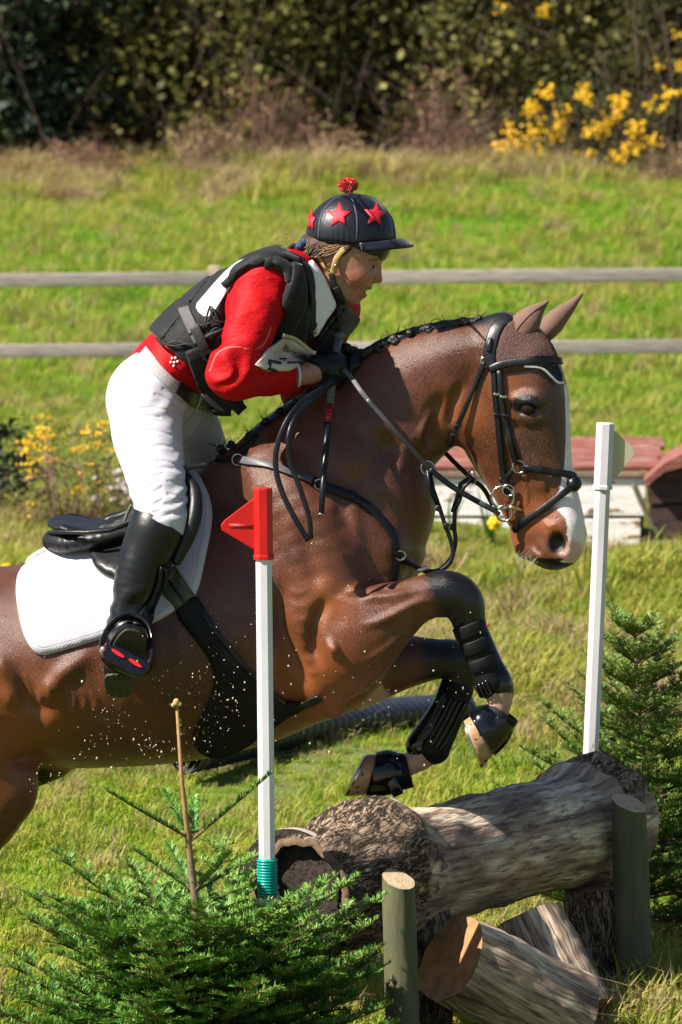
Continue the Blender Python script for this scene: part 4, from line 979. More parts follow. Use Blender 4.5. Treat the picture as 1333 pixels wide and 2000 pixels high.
# ---- stirrup
sti = empty('stirrup', P(250, 1290, H0-.48), 'black caged stirrup with red inserts holding the boot', 'stirrup')
ring = [(262, 1206), (285, 1222), (295, 1255), (292, 1292), (278, 1312), (250, 1308), (215, 1292), (201, 1274), (204, 1250), (218, 1225), (240, 1208)]
bd = [(*p,) for p in smooth_poly(ring, 4)]; bd.append(bd[0])
yr = lambda y: float(np.interp(y, [1200, 1250, 1300], [H0-.42, H0-.46, H0-.515]))
q = MB(); pts = [P(x, y, yr(y)) for x, y in bd]
pos = np.array([p[:] for p in pts[:-1]]); cen = pos.mean(0); rad = pos-cen; rad /= np.linalg.norm(rad, axis=1, keepdims=True)
ribbon('cage', pos, rad, .030, .008, M['plastic_black'], sti, closed=True)
tr_ = slab('tread', [(203, 1266), (228, 1262), (270, 1282), (292, 1296), (286, 1314), (262, 1316), (228, 1300), (204, 1286)], [(1250, H0-.512), (1320, H0-.540)], .014, M['plastic_black'], sti)
for cx, cy in ((231, 1276), (265, 1295)):
    pp = [(cx+14*math.cos(a)*.9-6*math.sin(a)*-.5, cy+5.5*math.sin(a)+14*math.cos(a)*.45) for a in np.linspace(0, 2*math.pi, 9)[:-1]]
    slab('tread_insert', pp, [(1250, H0-.518), (1320, H0-.546)], .006, M['red_inlay'], sti)
q = MB(); q.ball(P(204, 1273, H0-.505), (.013, .010, .016), 10, 7); q.build('hinge', M['steel'], sti)
q = MB(); q.ball(P(203, 1270, H0-.514), (.006, .004, .007), 10, 7); q.build('hinge_insert', M['red_inlay'], sti)
# ---- girth with belly guard
girth = empty('girth', HP(450, 1330, -.3), 'black stud girth with wide belly guard and olive girth straps', 'girth')
patch('girth_strap', [(306, 1146), (342, 1106), (384, 1168), (346, 1196)], M['olive'], girth, [PAD, HB], .004, .006, 7, 0, 4)
q = strap('girth_strap_groove', [(327, 1130), (345, 1158), (364, 1182)], .006, M['strap'], girth, [PAD], .011, .002)
NEO = M['neoprene']
patch('belly_guard', [(344, 1196), (383, 1166), (420, 1228), (468, 1288), (520, 1340), (560, 1368), (600, 1372), (560, 1400), (515, 1432), (470, 1462), (425, 1478), (390, 1466), (377, 1440), (390, 1405), (412, 1360), (418, 1325), (408, 1288), (380, 1248)], NEO, girth, [PAD, HB], .004, .008, 9, 3, 10, far=True)
strap('belly_guard_edge', [(383, 1172), (420, 1230), (468, 1290), (520, 1342), (556, 1370)], .012, M['strap'], girth, [PAD, HB], .011, .004)
# ---- breastplate with running martingale
mart = empty('breastplate', HP(770, 1090, -.1), 'dark leather breastplate and martingale with steel rings on horse chest', 'breastplate')
ST = M['strap']
strap('shoulder_strap', [(470, 899), (520, 908), (560, 922), (610, 940)], .020, M['strap_worn'], mart, [HB], .005, .004)
strap('shoulder_strap', [(610, 940), (645, 955), (692, 971)], .022, ST, mart, [HB], .008, .004)
strap('shoulder_strap', [(662, 962), (705, 980), (742, 1012), (768, 1052), (774, 1092), (768, 1135)], .022, ST, mart, [HB], .004, .004)
strap('wither_strap', [(466, 892), (476, 880), (492, 866), (505, 850)], .022, ST, mart, [HB], .006, .004)
strap('breast_strap', [(770, 1075), (782, 1090), (800, 1100)], .020, ST, mart, [HB], .006, .006)
strap('girth_loop', [(556, 1388), (590, 1375), (628, 1358)], .022, ST, mart, [HB], .012, .005)
def ring(name, x, y, Y, r, parent, rr=.0028, axis=(0.15, 1, .05), mat=None):
    q = MB(); q.torus(P(x, y, Y), px(r), rr, axis, 24, 7); return q.build(name, mat or M['steel'], parent)
yy_ = lambda x, y: lay([HB], x, y)[0].y
ring('ring', 465, 898, yy_(465, 900)-.012, 11, mart); ring('ring', 625, 946, yy_(625, 946)-.014, 10, mart); ring('ring', 783, 1085, H0-.16, 9, mart)
FY = H0-.12
q = MB(); q.tube([P(a, b, c) for a, b, c in ((838, 918, FY), (846, 955, FY), (858, 990, FY))], .006, 6); q.tube([P(a, b, c) for a, b, c in ((836, 918, FY-.01), (840, 955, FY-.01), (857, 990, FY))], .005, 6)
q.build('fork_loop', ST, mart)
strap('fork_strap', [(857, 985, FY), (868, 1020, FY), (882, 1060, FY), (884, 1088, FY), (868, 1110, FY), (838, 1118, FY), (805, 1102, FY-.02), (785, 1088, FY-.04)], .011, ST, mart, None, 0, .004)
FY2 = H0-.03
q = MB(); q.tube([P(a, b, FY2) for a, b in ((918, 934), (900, 945), (893, 975), (886, 995))], .006, 6); q.tube([P(a, b, FY2-.01) for a, b in ((922, 936), (906, 952), (897, 980), (888, 998))], .005, 6); q.build('fork_loop', ST, mart)
strap('fork_strap', [(889, 990, FY2), (888, 1030, FY2), (890, 1060, FY2), (880, 1092, FY2), (856, 1114, FY2), (825, 1112, FY2), (795, 1094, FY2-.04)], .011, ST, mart, None, 0, .004)
for x, y, Y in ((857, 993, FY), (872, 1028, FY), (887, 995, FY2), (884, 1030, FY2)):
    q = MB(); q.box(P(x, y, Y-.003), (.014, .012, .016), Matrix.Rotation(.3, 3, 'Y'), .003); q.build('keeper', ST, mart)
ring('martingale_ring', 836, 914, FY, 13, mart); ring('martingale_ring', 922, 932, FY2, 12, mart, axis=(.8, .6, .3))
q = MB(); q.box(P(826, 1112, FY-.012), (.03, .012, .012), Matrix.Rotation(-.35, 3, 'Y'), .003); q.build('buckle', M['steel'], mart)
# ---- ear bonnet
bon = empty('ear_bonnet', HD(1030, 690), 'brown crochet ear bonnet with taupe ears and navy fringe piped white', 'ear bonnet')
m = NT('crochet'); cv = m.voro(240, m.coord((1, 1, 1.3))); m.set(base=m.ramp(cv, [(.1, (.16, .075, .06)), (.5, (.06, .026, .022))]), rough=.85, normal=m.bump(cv, .4, .004)); M['crochet'] = m.m
M['taupe'] = cloth('taupe_jersey', (.165, .092, .066), (.135, .074, .053), .75, ((30, 30, 30), .2)).m
patch('cap', [(972, 668), (984, 642), (1005, 628), (1040, 640), (1068, 662), (1084, 690), (1088, 712), (1040, 722), (1000, 728), (972, 726), (966, 700)], M['crochet'], bon, [HB], .003, .006, 8, 3, 6)
def ear(pts, name='ear'):
    F = Field(); F.chain([(HP(a, b, d), px(r), q) for a, b, r, q, d in pts], .01, side=(.5, .8, .3), sub=6)
    lo2 = Vector((min(HP(p[0], p[1]).x for p in pts)-.06, H0-.25, min(HP(p[0], p[1]).z for p in pts)-.06)); hi2 = Vector((max(HP(p[0], p[1]).x for p in pts)+.03, H0+.2, max(HP(p[0], p[1]).z for p in pts)+.03))
    return field_obj(name, F, lo2, hi2, .0035, M['taupe'], bon)
_, EARN = ear([(1004, 672, 24, .9, -.055), (1014, 652, 31, .8, -.062), (1030, 630, 27, .7, -.068), (1048, 608, 15, .62, -.070), (1071, 588, 3, .6, -.075)])
_, EARF = ear([(1066, 648, 20, .9, .012), (1080, 632, 22, .8, .018), (1096, 615, 18, .7, .022), (1116, 596, 11, .62, .026), (1138, 573, 3, .6, .03)])
NAVY = cloth('navy_fringe', (.010, .010, .022), (.016, .016, .03), .7).m
patch('fringe', [(1020, 712), (1088, 712), (1097, 735), (1095, 748), (1082, 744), (1060, 724)], NAVY, bon, [HB], .004, .003, 6, 0, 4)
strap('fringe_piping', [(1026, 715), (1055, 720), (1075, 738), (1086, 748), (1096, 748)], .006, simple('piping_white', (.78, .76, .8)), bon, [HB], .007, .004, 6)
strap('fringe_emblem', [(1083, 716), (1086, 722), (1084, 728)], .004, simple('thread_white', (.75, .75, .8)), bon, [HB], .009, .001)
strap('ear_seam', [(1000, 660), (1018, 632), (1042, 608), (1070, 590)], .004, M['taupe'], bon, [EARN], .0005, .0015, 6)
# ---- bridle
bri = empty('bridle', HD(980, 800), 'black leather bridle with grackle noseband and bit rings on horse head', 'bridle')
HBB = [HB, EARN]
def bstrap(name, pts, w, off=.006, mat=ST, bv=None, taper=None): return strap(name, pts, w, mat, bri, bv or [HB], off, .005, 7, taper=taper)
bstrap('headpiece', [(998, 624), (975, 640), (963, 668), (959, 695), (966, 722)], .034, .008, taper=[.8, 1, 1, .95, .8])
bstrap('headpiece_pad', [(962, 664), (959, 676), (958, 688)], .016, .014, taper=[.6, 1, .6])
bstrap('browband', [(960, 722), (985, 712), (1020, 706), (1060, 704), (1089, 708)], .019, .011)
bstrap('cheekpiece', [(966, 722), (970, 780), (976, 840), (983, 910), (990, 950), (993, 966)], .014)
bstrap('cheekpiece', [(977, 722), (983, 790), (995, 845), (1006, 885), (1013, 904)], .014, .008)
bstrap('throatlash', [(950, 706), (930, 750), (905, 805), (884, 852), (878, 868)], .013, .007)
bstrap('noseband', [(1024, 912), (1060, 918), (1095, 924), (1122, 930)], .018)
bstrap('noseband', [(1120, 946), (1090, 972), (1055, 998), (1025, 1018), (1007, 1034)], .017)
bstrap('jaw_strap', [(1006, 916), (992, 930), (978, 938)], .014)
for pts, sh in (([(1124, 930), (1130, 938), (1124, 952)], 0),):
    q = MB(); c = lay([HB], 1112, 936)[0]; nn = Vector((.9, -.35, .2)).normalized()
    q.ball(Vector(HD(1117, 938, -.01)), (.022, .026, .022), 14, 9); q.build('noseband_pad', M['strap'], bri)
ring('ring', 1014, 912, yy_(1014, 912)-.010, 12, bri); ring('ring', 948, 707, yy_(948, 707)-.008, 9, bri)
yb = yy_(1000, 985)-.016
ring('bit_ring', 982, 972, yb, 22, bri, .0034); ring('bit_ring', 985, 1003, yb-.004, 15, bri, .003); ring('bit_ring', 993, 958, yb-.004, 11, bri, .0028)
q = MB(); q.tube([P(992, 992, yb), P(1004, 991, yb), P(1016, 995, yb+.006), P(1028, 1003, yb+.02)], [.007, .008, .006, .006], 9); q.build('bit_mouthpiece', M['brass'], bri)
for pts in ([(972, 770), .0], [(984, 775), .0], [(972, 810), 0], [(989, 812), 0], [(895, 832), 0], [(888, 850), 0]):
    (x, y), _ = pts; p = lay([HB], x, y)[0]; q = MB(); q.box(P(x, y, p.y-.013), (.019, .006, .008), None, .002); q.build('buckle', M['steel'] if y < 800 else ST, bri)
# reins
rY = lambda x: float(np.interp(x, [640, 690, 760, 836, 900, 985], [-.10, -.10, -.165, -.13, -.115, -.115]))+H0
strap('rein_grip', [(672, 722, H0-.10), (690, 742, H0-.135), (704, 762, H0-.165), (720, 782, H0-.175)], .0125, M['rubber'], bri, None, 0, .006)
strap('rein', [(718, 780, H0-.178), (760, 828, H0-.175), (800, 872, H0-.155), (838, 914, H0-.13), (875, 945, H0-.12), (915, 968, H0-.118), (950, 988, H0-.118), (975, 1004, yb)], .0115, M['strap_worn'], bri, None, 0, .004)
strap('rein_sleeve', [(840, 916, H0-.133), (880, 948, H0-.124), (925, 975, H0-.122), (968, 998, yb-.004)], .0145, ST, bri, None, .001, .006)
strap('rein', [(862, 876, H0+.04), (890, 905, H0+.02), (922, 935, H0-.02), (945, 955, H0-.01), (962, 985, H0+.02)], .012, ST, bri, None, 0, .004)
LY = H0-.285
strap('rein_loop', [(662, 735, H0-.10), (630, 758, H0-.19), (590, 785, H0-.25), (560, 825, LY), (541, 875, LY-.01), (540, 920, LY-.012), (553, 965, LY-.015), (578, 1015, LY-.02), (603, 1056, LY-.02)], .014, ST, bri, None, 0, .005)
strap('rein_loop', [(664, 738, H0-.09), (625, 768, H0-.20), (585, 805, H0-.27), (565, 850, LY-.02), (566, 900, LY-.022), (585, 950, LY-.024), (604, 1010, LY-.024), (608, 1052, LY-.02)], .013, ST, bri, None, 0, .005)
ring('rein_buckle', 606, 1055, LY-.02, 7, bri, .0028, mat=M['brass'])
# ---- whip
whip = empty('riding_whip', P(628, 1003, H0-.31), 'black riding whip with red wrapped section in rider hand', 'whip')
wp = [(662, 656, -.045), (656, 690, -.065), (650, 740, -.095), (645, 790, -.15), (638, 860, -.22), (632, 940, -.275), (628, 1003, -.31)]
wq = [RP(*p) for p in wp]
q = MB(); q.tube(wq[:4], [.012, .0115, .011, .0095], 10); q.ball(wq[0], (.016, .016, .012), 10, 7); q.build('handle', M['rubber'], whip)
q = MB(); s0, s1 = wq[3], RP(641, 826, -.185)
q.tube([s0, s1], [.0085, .008], 10); q.build('red_wrap', M['red_plastic'], whip)
for i in range(5):
    q = MB(); q.torus(s0.lerp(s1, (i+.5)/5), .0082, .0016, s1-s0, 12, 5); q.build('wrap_band', M['strap'], whip)
q = MB(); q.tube([s1, wq[4], wq[5], wq[6]], [.0085, .0085, .008, .007], 10); q.build('shaft', M['strap'], whip)
q = MB(); q.tube([wq[6], RP(627, 1007, -.312)], .0075, 10); q.build('tip', M['steel'], whip)
# ---- leg boots and hooves
def hoof(cs, ds, rs, cc, dc, rc, Y, name, mat, parent, t0=0.0, t1=1.0, grow=1.0, off=0, cap=True, flare=1.0, bulge=0.0):
    V = []; F2 = []; n = 36; rows = 11
    cs3, cc3 = P(*cs, Y), P(*cc, Y); d1 = (P(cs[0]+ds[0], cs[1]+ds[1], Y)-cs3).normalized(); d0 = (P(cc[0]+dc[0], cc[1]+dc[1], Y)-cc3).normalized()
    for i in range(rows):
        t = t0+(t1-t0)*i/(rows-1); c = cc3.lerp(cs3, t); d = d0.lerp(d1, t).normalized(); r = px(rc+(rs-rc)*t)*grow*(1+(flare-1)*i/(rows-1)+bulge*math.sin(math.pi*(i/(rows-1))**.8))
        for j in range(n):
            a = 2*math.pi*j/n; V.append(c+d*math.cos(a)*r+Vector((0, 1, 0))*math.sin(a)*r*.88)
    for i in range(rows-1):
        for j in range(n): F2.append([i*n+j, (i+1)*n+j, (i+1)*n+(j+1) % n, i*n+(j+1) % n])
    if cap: F2.append([(rows-1)*n+j for j in range(n)][::-1]); F2.append([j for j in range(n)])
    else:
        V2 = []; ce = sum(V, Vector())/len(V)
        for i in range(rows):
            c = sum(V[i*n:(i+1)*n], Vector())/n
            V2 += [c+(v-c)*.93 for v in V[i*n:(i+1)*n]]
        k = len(V); V += V2; F2 += [[a+k for a in f[::-1]] for f in F2]
        for r0 in (0, rows-1):
            for j in range(n):
                f = [r0*n+j, r0*n+(j+1) % n, r0*n+(j+1) % n+k, r0*n+j+k]; F2.append(f if r0 == rows-1 else f[::-1])
    return mesh_np(name, V, F2, mat, parent)
m = NT('hoof_horn'); hz = m.noise(1, 3, .5, m.coord((20, 20, 120), (0, .4, 0))); m.set(base=m.mix(m.maprange(m.noise(70, 3), .60, .66), m.ramp(hz, [(.3, (.42, .25, .13)), (.7, (.29, .16, .08))]), (.02, .016, .012)), rough=.4, normal=m.bump(hz, .25, .004))
M['hoof'] = m.m
NL, FL = H0-.17, H0+.14
HN1 = dict(cs=(925, 1452), ds=(.40, .92), rs=48, cc=(968, 1408), dc=(.72, .69), rc=33, Y=NL)
HF1 = dict(cs=(697, 1515), ds=(-.42, .9), rs=45, cc=(770, 1508), dc=(.05, 1), rc=33, Y=FL)
hoof(name='hoof', mat=M['hoof'], parent=horse, **HN1); hoof(name='hoof', mat=M['hoof'], parent=horse, **HF1)
hoof(name='horseshoe', mat=M['steel'], parent=horse, t0=.99, t1=1.07, grow=.98, **HN1); hoof(name='horseshoe', mat=M['steel'], parent=horse, t0=.99, t1=1.07, grow=.98, **HF1)
for s, b in ((-1, 30), (1, -60)): hoof((-322+b, 2135), (1, .1), 52, (-318+b, 2085), (1, .1), 36, H0+s*.155, 'hoof', M['hoof'], horse)
def bell(which, nm, label, emb):
    o = empty('overreach_boot', P(*which['cc'], which['Y']), label, 'horse boot', 'overreach boots')
    w = dict(which); hoof(name='bell', mat=M['boot_shell'], parent=o, t0=-.34, t1=.62, grow=1.06, cap=False, flare=1.05, bulge=.20, **w)
    hoof(name='collar', mat=M['neoprene'], parent=o, t0=-.42, t1=-.22, grow=1.2, cap=False, **w)
    c = P(*emb, which['Y']-px(which['rc'])*.98); q = MB(); q.box(c, (.055, .014, .030), Matrix.Rotation(emb_rot[nm], 3, 'Y'), .005); q.build('tab', M['boot_shell'], o)
emb_rot = dict(n=-1.25, f=1.1)
bell(HN1, 'n', 'glossy black overreach boot on the near front hoof, below the taller brushing boot', (975, 1420)); bell(HF1, 'f', 'glossy black overreach boot on the far front hoof, just above the log', (770, 1535))
def legboot(rows, Y, label, straps, guard, side):
    o = empty('brushing_boot', P(rows[1][0], rows[1][1], Y), label, 'horse boot', 'brushing boots')
    F = Field(); F.chain([(P(a, b, Y), px(r), .95) for a, b, r in rows], .006, sub=4)
    xs = [P(r[0], r[1], Y) for r in rows]; lo2 = Vector((min(p.x for p in xs)-.07, Y-.09, min(p.z for p in xs)-.07)); hi2 = Vector((max(p.x for p in xs)+.07, Y+.09, max(p.z for p in xs)+.07))
    _, B = field_obj('wrap', F, lo2, hi2, .004, M['neoprene'], o, noise=(.0008, 150))
    for a, b, w in straps: strap('strap', [a, ((a[0]+b[0])/2, (a[1]+b[1])/2+2), b], w, M['neoprene'], o, [B], .0015, .0045, 6)
    F = Field(); F.chain([(P(a, b, Y+d), px(r), .9) for a, b, r, d in guard], .008, sub=4)
    xs = [P(r[0], r[1], Y) for r in guard]; lo2 = Vector((min(p.x for p in xs)-.07, Y-.09, min(p.z for p in xs)-.07)); hi2 = Vector((max(p.x for p in xs)+.07, Y+.09, max(p.z for p in xs)+.07))
    _, B2 = field_obj('strike_guard', F, lo2, hi2, .004, M['boot_shell'], o)
    return o, B, B2
o, B, B2 = legboot([(914, 1208, 32), (928, 1250, 31), (945, 1300, 31), (958, 1332, 33)], NL, 'black brushing boot with three straps on the near foreleg cannon', [((892, 1240), (940, 1222), .034), ((905, 1272), (955, 1252), .034), ((920, 1305), (968, 1285), .030)],
    [(925, 1206, 18, 0), (945, 1250, 17, 0), (962, 1296, 20, 0), (972, 1335, 30, 0), (974, 1348, 27, 0)], 1)
for k_ in range(4): strap('guard_rib', [(932+k_*6, 1338-k_*3), (937+k_*6, 1352-k_*3), (942+k_*6, 1362-k_*3)], .006, M['boot_shell'], o, [B2, B], .002, .004, 4)
strap('boot_logo', [(953, 1219), (955, 1224)], .008, simple('logo_red', (.3, .05, .06)), o, [B, B2], .002, .001)
o, B, B2 = legboot([(896, 1345, 30), (880, 1385, 31), (860, 1430, 33), (846, 1458, 36)], FL, 'black ribbed brushing boot on the far foreleg', [((868, 1350), (912, 1368), .012)], [(882, 1342, 24, 0), (866, 1385, 26, 0), (842, 1428, 30, 0), (822, 1456, 30, 0)], -1)
for k_ in range(6): strap('guard_rib', [(868+k_*8, 1352+k_*4), (846+k_*8, 1398+k_*4), (818+k_*8, 1444+k_*5)], .007, M['boot_shell'], o, [B2, B], .001, .004, 5)
# ---- eye, mane, plaits, tail
for s in (-1, 1):
    q = MB(); q.ball(HD(1027, 790, s*.083), .0185, 16, 12); q.build('eye', simple('horse_eye', (.010, .007, .006), (.02, .012, .008), 20, .08, 0, spec=.4), horse)
mm = NT('mane_hair'); mh = mm.noise(1, 4, .6, mm.coord((400, 400, 90))); mm.set(base=mm.ramp(mh, [(.3, (.006, .006, .007)), (.7, (.022, .020, .022))]), rough=.35, normal=mm.bump(mh, .6, .004)); M['mane'] = mm.m
crest = [(430, 893), (470, 872), (500, 850), (540, 818), (585, 786), (640, 744), (685, 706), (720, 682), (760, 662), (800, 648), (850, 635), (900, 627), (950, 625), (985, 625)]
F = Field(); F.chain([(HP(a, b+5, 0), px(11), 1.15) for a, b in crest], .01, sub=4)
field_obj('mane', F, HP(410, 920)-Vector((0, .1, 0)), HP(1010, 600)+Vector((0, .1, 0)), .005, M['mane'], horse, noise=(.0022, 180))
pr = np.random.default_rng(5)
def plait(x, y, r, wisps=True):
    q = MB(); c = HP(x, y, -.012)
    for i, (dx, dz, sc_) in enumerate(((0, .1, 1), (-.42, -.2, .7), (.42, -.15, .7), (.1, -.4, .75), (0, .35, .6))):
        q.ball(c+Vector((dx, -.2+.3*pr.normal(), dz))*px(r), [px(r)*.72*sc_*k for k in (1.0, 1.25, .85)], 9, 6)
    o = q.build('mane_plait', M['mane'], horse)
    if wisps:
        w = MB()
        for i in range(5):
            a = pr.uniform(.3, 2.8); L = px(r)*pr.uniform(1.3, 2.6); e = c+Vector((math.cos(a)*L, pr.normal()*.01, math.sin(a)*L)); mid = c.lerp(e, .5)+Vector((pr.normal()*.006, 0, .004))
            w.tube([c, mid, e], [.0009, .0007, .0003], 4)
        w.build('mane_wisp', M['mane'], horse)
for x, y, r in ((432, 880, 13), (452, 872, 12), (487, 856, 13), (520, 828, 14), (548, 808, 14), (578, 790, 13), (604, 770, 12), (636, 745, 12), (706, 694, 14), (737, 686, 14), (769, 667, 15), (800, 655, 12), (836, 646, 13), (872, 638, 13), (906, 631, 13), (936, 627, 11)): plait(x, y-4, r*.95)
wk = MB()
for i in range(26):
    a = HD(1012+i*1.6+pr.normal()*3, 1072+pr.normal()*6+i*.5, -.055); wk.tube([a, a+Vector((-.012+pr.normal()*.006, -.012, -.012)), a+Vector((-.022+pr.normal()*.01, -.02, -.028))], [.0006, .0005, .0003], 3)
wk.build('whiskers', simple('whisker', (.5, .42, .36)), horse)
F = Field(); F.chain([(HP(-395, 1255), px(30), 1), (HP(-470, 1270), px(38), 1), (HP(-540, 1360), px(48), 1), (HP(-580, 1520), px(50), 1), (HP(-600, 1700), px(36), 1), (HP(-605, 1800), px(10), 1)], .02)
field_obj('tail', F, HP(-680, 1860)-Vector((0, .15, 0)), HP(-330, 1200)+Vector((0, .15, 0)), .012, M['mane'], horse, noise=(.004, 90))
# ================================================================ GROUND
def ground_z(X, Y):
    X = np.asarray(X, float); Y = np.asarray(Y, float)
    z = .05*np.clip(Y-22, 0, 60)*np.clip((Y-20)/6, 0, 1)
    w = np.clip((Y-3.5)/2.5, 0, 1)*np.clip((15-Y)/3, 0, 1)
    z = z+w*(.07*np.sin(X*1.3+.6*Y)+.05*np.sin(X*2.9-1.1*Y+1)+.05*np.sin(Y*2.1+X*.5))
    z = z+.018*np.sin(X*3.1+Y*1.7)+.012*np.sin(X*6.3-Y*4.1)+np.clip((Y-22)/10, 0, 1)*.10*np.sin(X*.7+Y*.45)
    return z
xs = np.unique(np.concatenate([np.linspace(-260, -14, 30), np.linspace(-14, 14, 150), np.linspace(14, 260, 30)]))
ys = np.unique(np.concatenate([np.linspace(-30, -3, 14), np.linspace(-3, 26, 160), np.linspace(26, 70, 60), np.linspace(70, 420, 30)]))
gx_, gy_ = np.meshgrid(xs, ys, indexing='ij'); nxg, nyg = gx_.shape
ii = np.arange(nxg*nyg).reshape(nxg, nyg); gq = np.stack([ii[:-1, :-1], ii[1:, :-1], ii[1:, 1:], ii[:-1, 1:]], -1).reshape(-1, 4)
m = NT('field_soil'); n1 = m.noise(.8, 5); n2 = m.noise(9, 5, .65)
m.set(base=m.mix(n2, m.ramp(n1, [(.3, (.10, .15, .018)), (.55, (.15, .18, .03)), (.72, (.20, .15, .07))]), (.07, .085, .02)), rough=.95, normal=m.bump(n2, .8, .04))
ground = mesh_np('ground', np.stack([gx_, gy_, ground_z(gx_, gy_)], -1).reshape(-1, 3), gq, m.m); tag(ground, 'rough green field rising to the hedge', 'ground', kind='structure')
# ---- grass
def grass_mat(name, cols, tint):
    cols = [(p_+(p_-.5)*-.22, c_) for p_, c_ in cols]
    m = NT(name); oi = m.n('ShaderNodeObjectInfo'); gp = m.n('ShaderNodeNewGeometry')
    big = m.noise(.9, 4, .6, gp.outputs['Position']); mixf = m.math('ADD', m.math('MULTIPLY', oi.outputs['Random'], .5), m.math('MULTIPLY', big, .62))
    c = m.ramp(mixf, cols); hue = m.mix(m.maprange(m.attr('h'), 0, 1), c, m.mix(.5, c, tint))
    m.set(base=hue, rough=.55, spec=.3)
    tr2 = m.n('ShaderNodeBsdfTranslucent'); m.put(tr2.inputs['Color'], hue); mx = m.n('ShaderNodeMixShader'); mx.inputs[0].default_value = .42
    m.t.links.new(m.bsdf.outputs[0], mx.inputs[1]); m.t.links.new(tr2.outputs[0], mx.inputs[2]); m.t.links.new(mx.outputs[0], m.t.nodes['Material Output'].inputs['Surface']); return m.m
GM = [grass_mat('lawn_grass', [(.25, (.10, .24, .010)), (.5, (.215, .375, .018)), (.8, (.42, .45, .05))], (.34, .44, .035)),
      grass_mat('rough_grass', [(.25, (.11, .21, .012)), (.5, (.26, .33, .026)), (.78, (.45, .38, .09))], (.38, .41, .07)),
      grass_mat('straw_grass', [(.25, (.20, .13, .05)), (.55, (.34, .235, .10)), (.8, (.45, .34, .18))], (.48, .38, .22))]
protos = bpy.data.collections.new('grass_tufts')
def tuft(k, n, hgt, rad, wid, lean, mat, seed):
    r = np.random.default_rng(seed); V = []; F2 = []; Hh = []
    for i in range(n):
        a, d = r.uniform(0, 6.28), rad*math.sqrt(r.uniform()); b = np.array([math.cos(a)*d, math.sin(a)*d, -.01]); L = hgt*r.uniform(.5, 1.15); az = r.uniform(0, 6.28); le = lean*r.uniform(.2, 1.3)
        dr = np.array([math.cos(az), math.sin(az), 0]); sd = np.array([-math.sin(az+.6), math.cos(az+.6), 0])*wid*r.uniform(.6, 1.2)
        p1 = b+dr*le*L*.35+np.array([0, 0, L*.6]); p2 = b+dr*le*L+np.array([0, 0, L*(1-.35*le)]); q = len(V)
        V += [b-sd, b+sd, p1+sd*.8, p1-sd*.8, p2]; F2 += [[q, q+1, q+2, q+3], [q+3, q+2, q+4]]; Hh += [0, 0, .55, .55, 1]
    me = bpy.data.meshes.new('tuft%02d' % k); me.from_pydata([tuple(v) for v in V], [], F2); at = me.attributes.new('h', 'FLOAT', 'POINT'); at.data.foreach_set('value', np.array(Hh, np.float32)); me.materials.append(mat)
    o = bpy.data.objects.new('tuft%02d' % k, me); protos.objects.link(o)
for k in range(4): tuft(k, 30, .045, .055, .0026, .9, GM[0], k)
for k in range(4): tuft(4+k, 30, .095, .06, .0026, .8, GM[1], 10+k)
for k in range(3): tuft(8+k, 26, .12, .06, .0022, .9, GM[2], 20+k)
GM.append(grass_mat('pasture_grass', [(.25, (.075, .235, .008)), (.5, (.155, .37, .012)), (.8, (.33, .45, .03))], (.26, .43, .025)))
for k in range(4): tuft(11+k, 30, .045, .055, .0026, .9, GM[3], 30+k)
def scatter(name, label, pts, idx, scl, seed):
    r = np.random.default_rng(seed); n = len(pts)
    me = bpy.data.meshes.new(name); me.vertices.add(n); me.vertices.foreach_set('co', np.asarray(pts, np.float32).ravel())
    a = me.attributes.new('idx', 'INT', 'POINT'); a.data.foreach_set('value', idx.astype(np.int32))
    a = me.attributes.new('scl', 'FLOAT', 'POINT'); a.data.foreach_set('value', scl.astype(np.float32))
    rot = np.stack([r.normal(size=n)*.12, r.normal(size=n)*.12, r.uniform(0, 6.28, n)], 1).astype(np.float32)
    a = me.attributes.new('rot', 'FLOAT_VECTOR', 'POINT'); a.data.foreach_set('vector', rot.ravel()); me.update()
    o = bpy.data.objects.new(name, me); link(o); tag(o, label, 'grass', kind='stuff')
    ng = bpy.data.node_groups.new(name+'_nodes', 'GeometryNodeTree'); ng.interface.new_socket('Geometry', in_out='INPUT', socket_type='NodeSocketGeometry'); ng.interface.new_socket('Geometry', in_out='OUTPUT', socket_type='NodeSocketGeometry')
    gi = ng.nodes.new('NodeGroupInput'); go = ng.nodes.new('NodeGroupOutput'); ci = ng.nodes.new('GeometryNodeCollectionInfo'); ci.inputs['Collection'].default_value = protos; ci.inputs['Separate Children'].default_value = True; ci.inputs['Reset Children'].default_value = True
    ip = ng.nodes.new('GeometryNodeInstanceOnPoints'); ip.inputs['Pick Instance'].default_value = True
    def na(nm, ty): q = ng.nodes.new('GeometryNodeInputNamedAttribute'); q.data_type = ty; q.inputs['Name'].default_value = nm; return q.outputs['Attribute']
    L = ng.links.new; L(gi.outputs[0], ip.inputs['Points']); L(ci.outputs[0], ip.inputs['Instance']); L(na('idx', 'INT'), ip.inputs['Instance Index']); L(na('rot', 'FLOAT_VECTOR'), ip.inputs['Rotation']); L(na('scl', 'FLOAT'), ip.inputs['Scale']); L(ip.outputs[0], go.inputs[0])
    md = o.modifiers.new('scatter', 'NODES'); md.node_group = ng
    return o
gr = np.random.default_rng(11)
def field_pts(y0, y1, dens, marg):
    n = int(dens*(y1-y0)*((2*(.078*(12+y1))+2*marg))); Y = gr.uniform(y0, y1, n); W = .078*(12+Y)+marg; X = gr.uniform(-1, 1, n)*(.078*(12+y1)+marg); k = np.abs(X) < W; return X[k], Y[k]
sets = [field_pts(-2.2, 5, 620, 1.3), field_pts(5, 13, 330, 2.0), field_pts(13, 24, 190, 3.5), field_pts(24, 50, 95, 6.5)]
X = np.concatenate([s[0] for s in sets]); Y = np.concatenate([s[1] for s in sets])
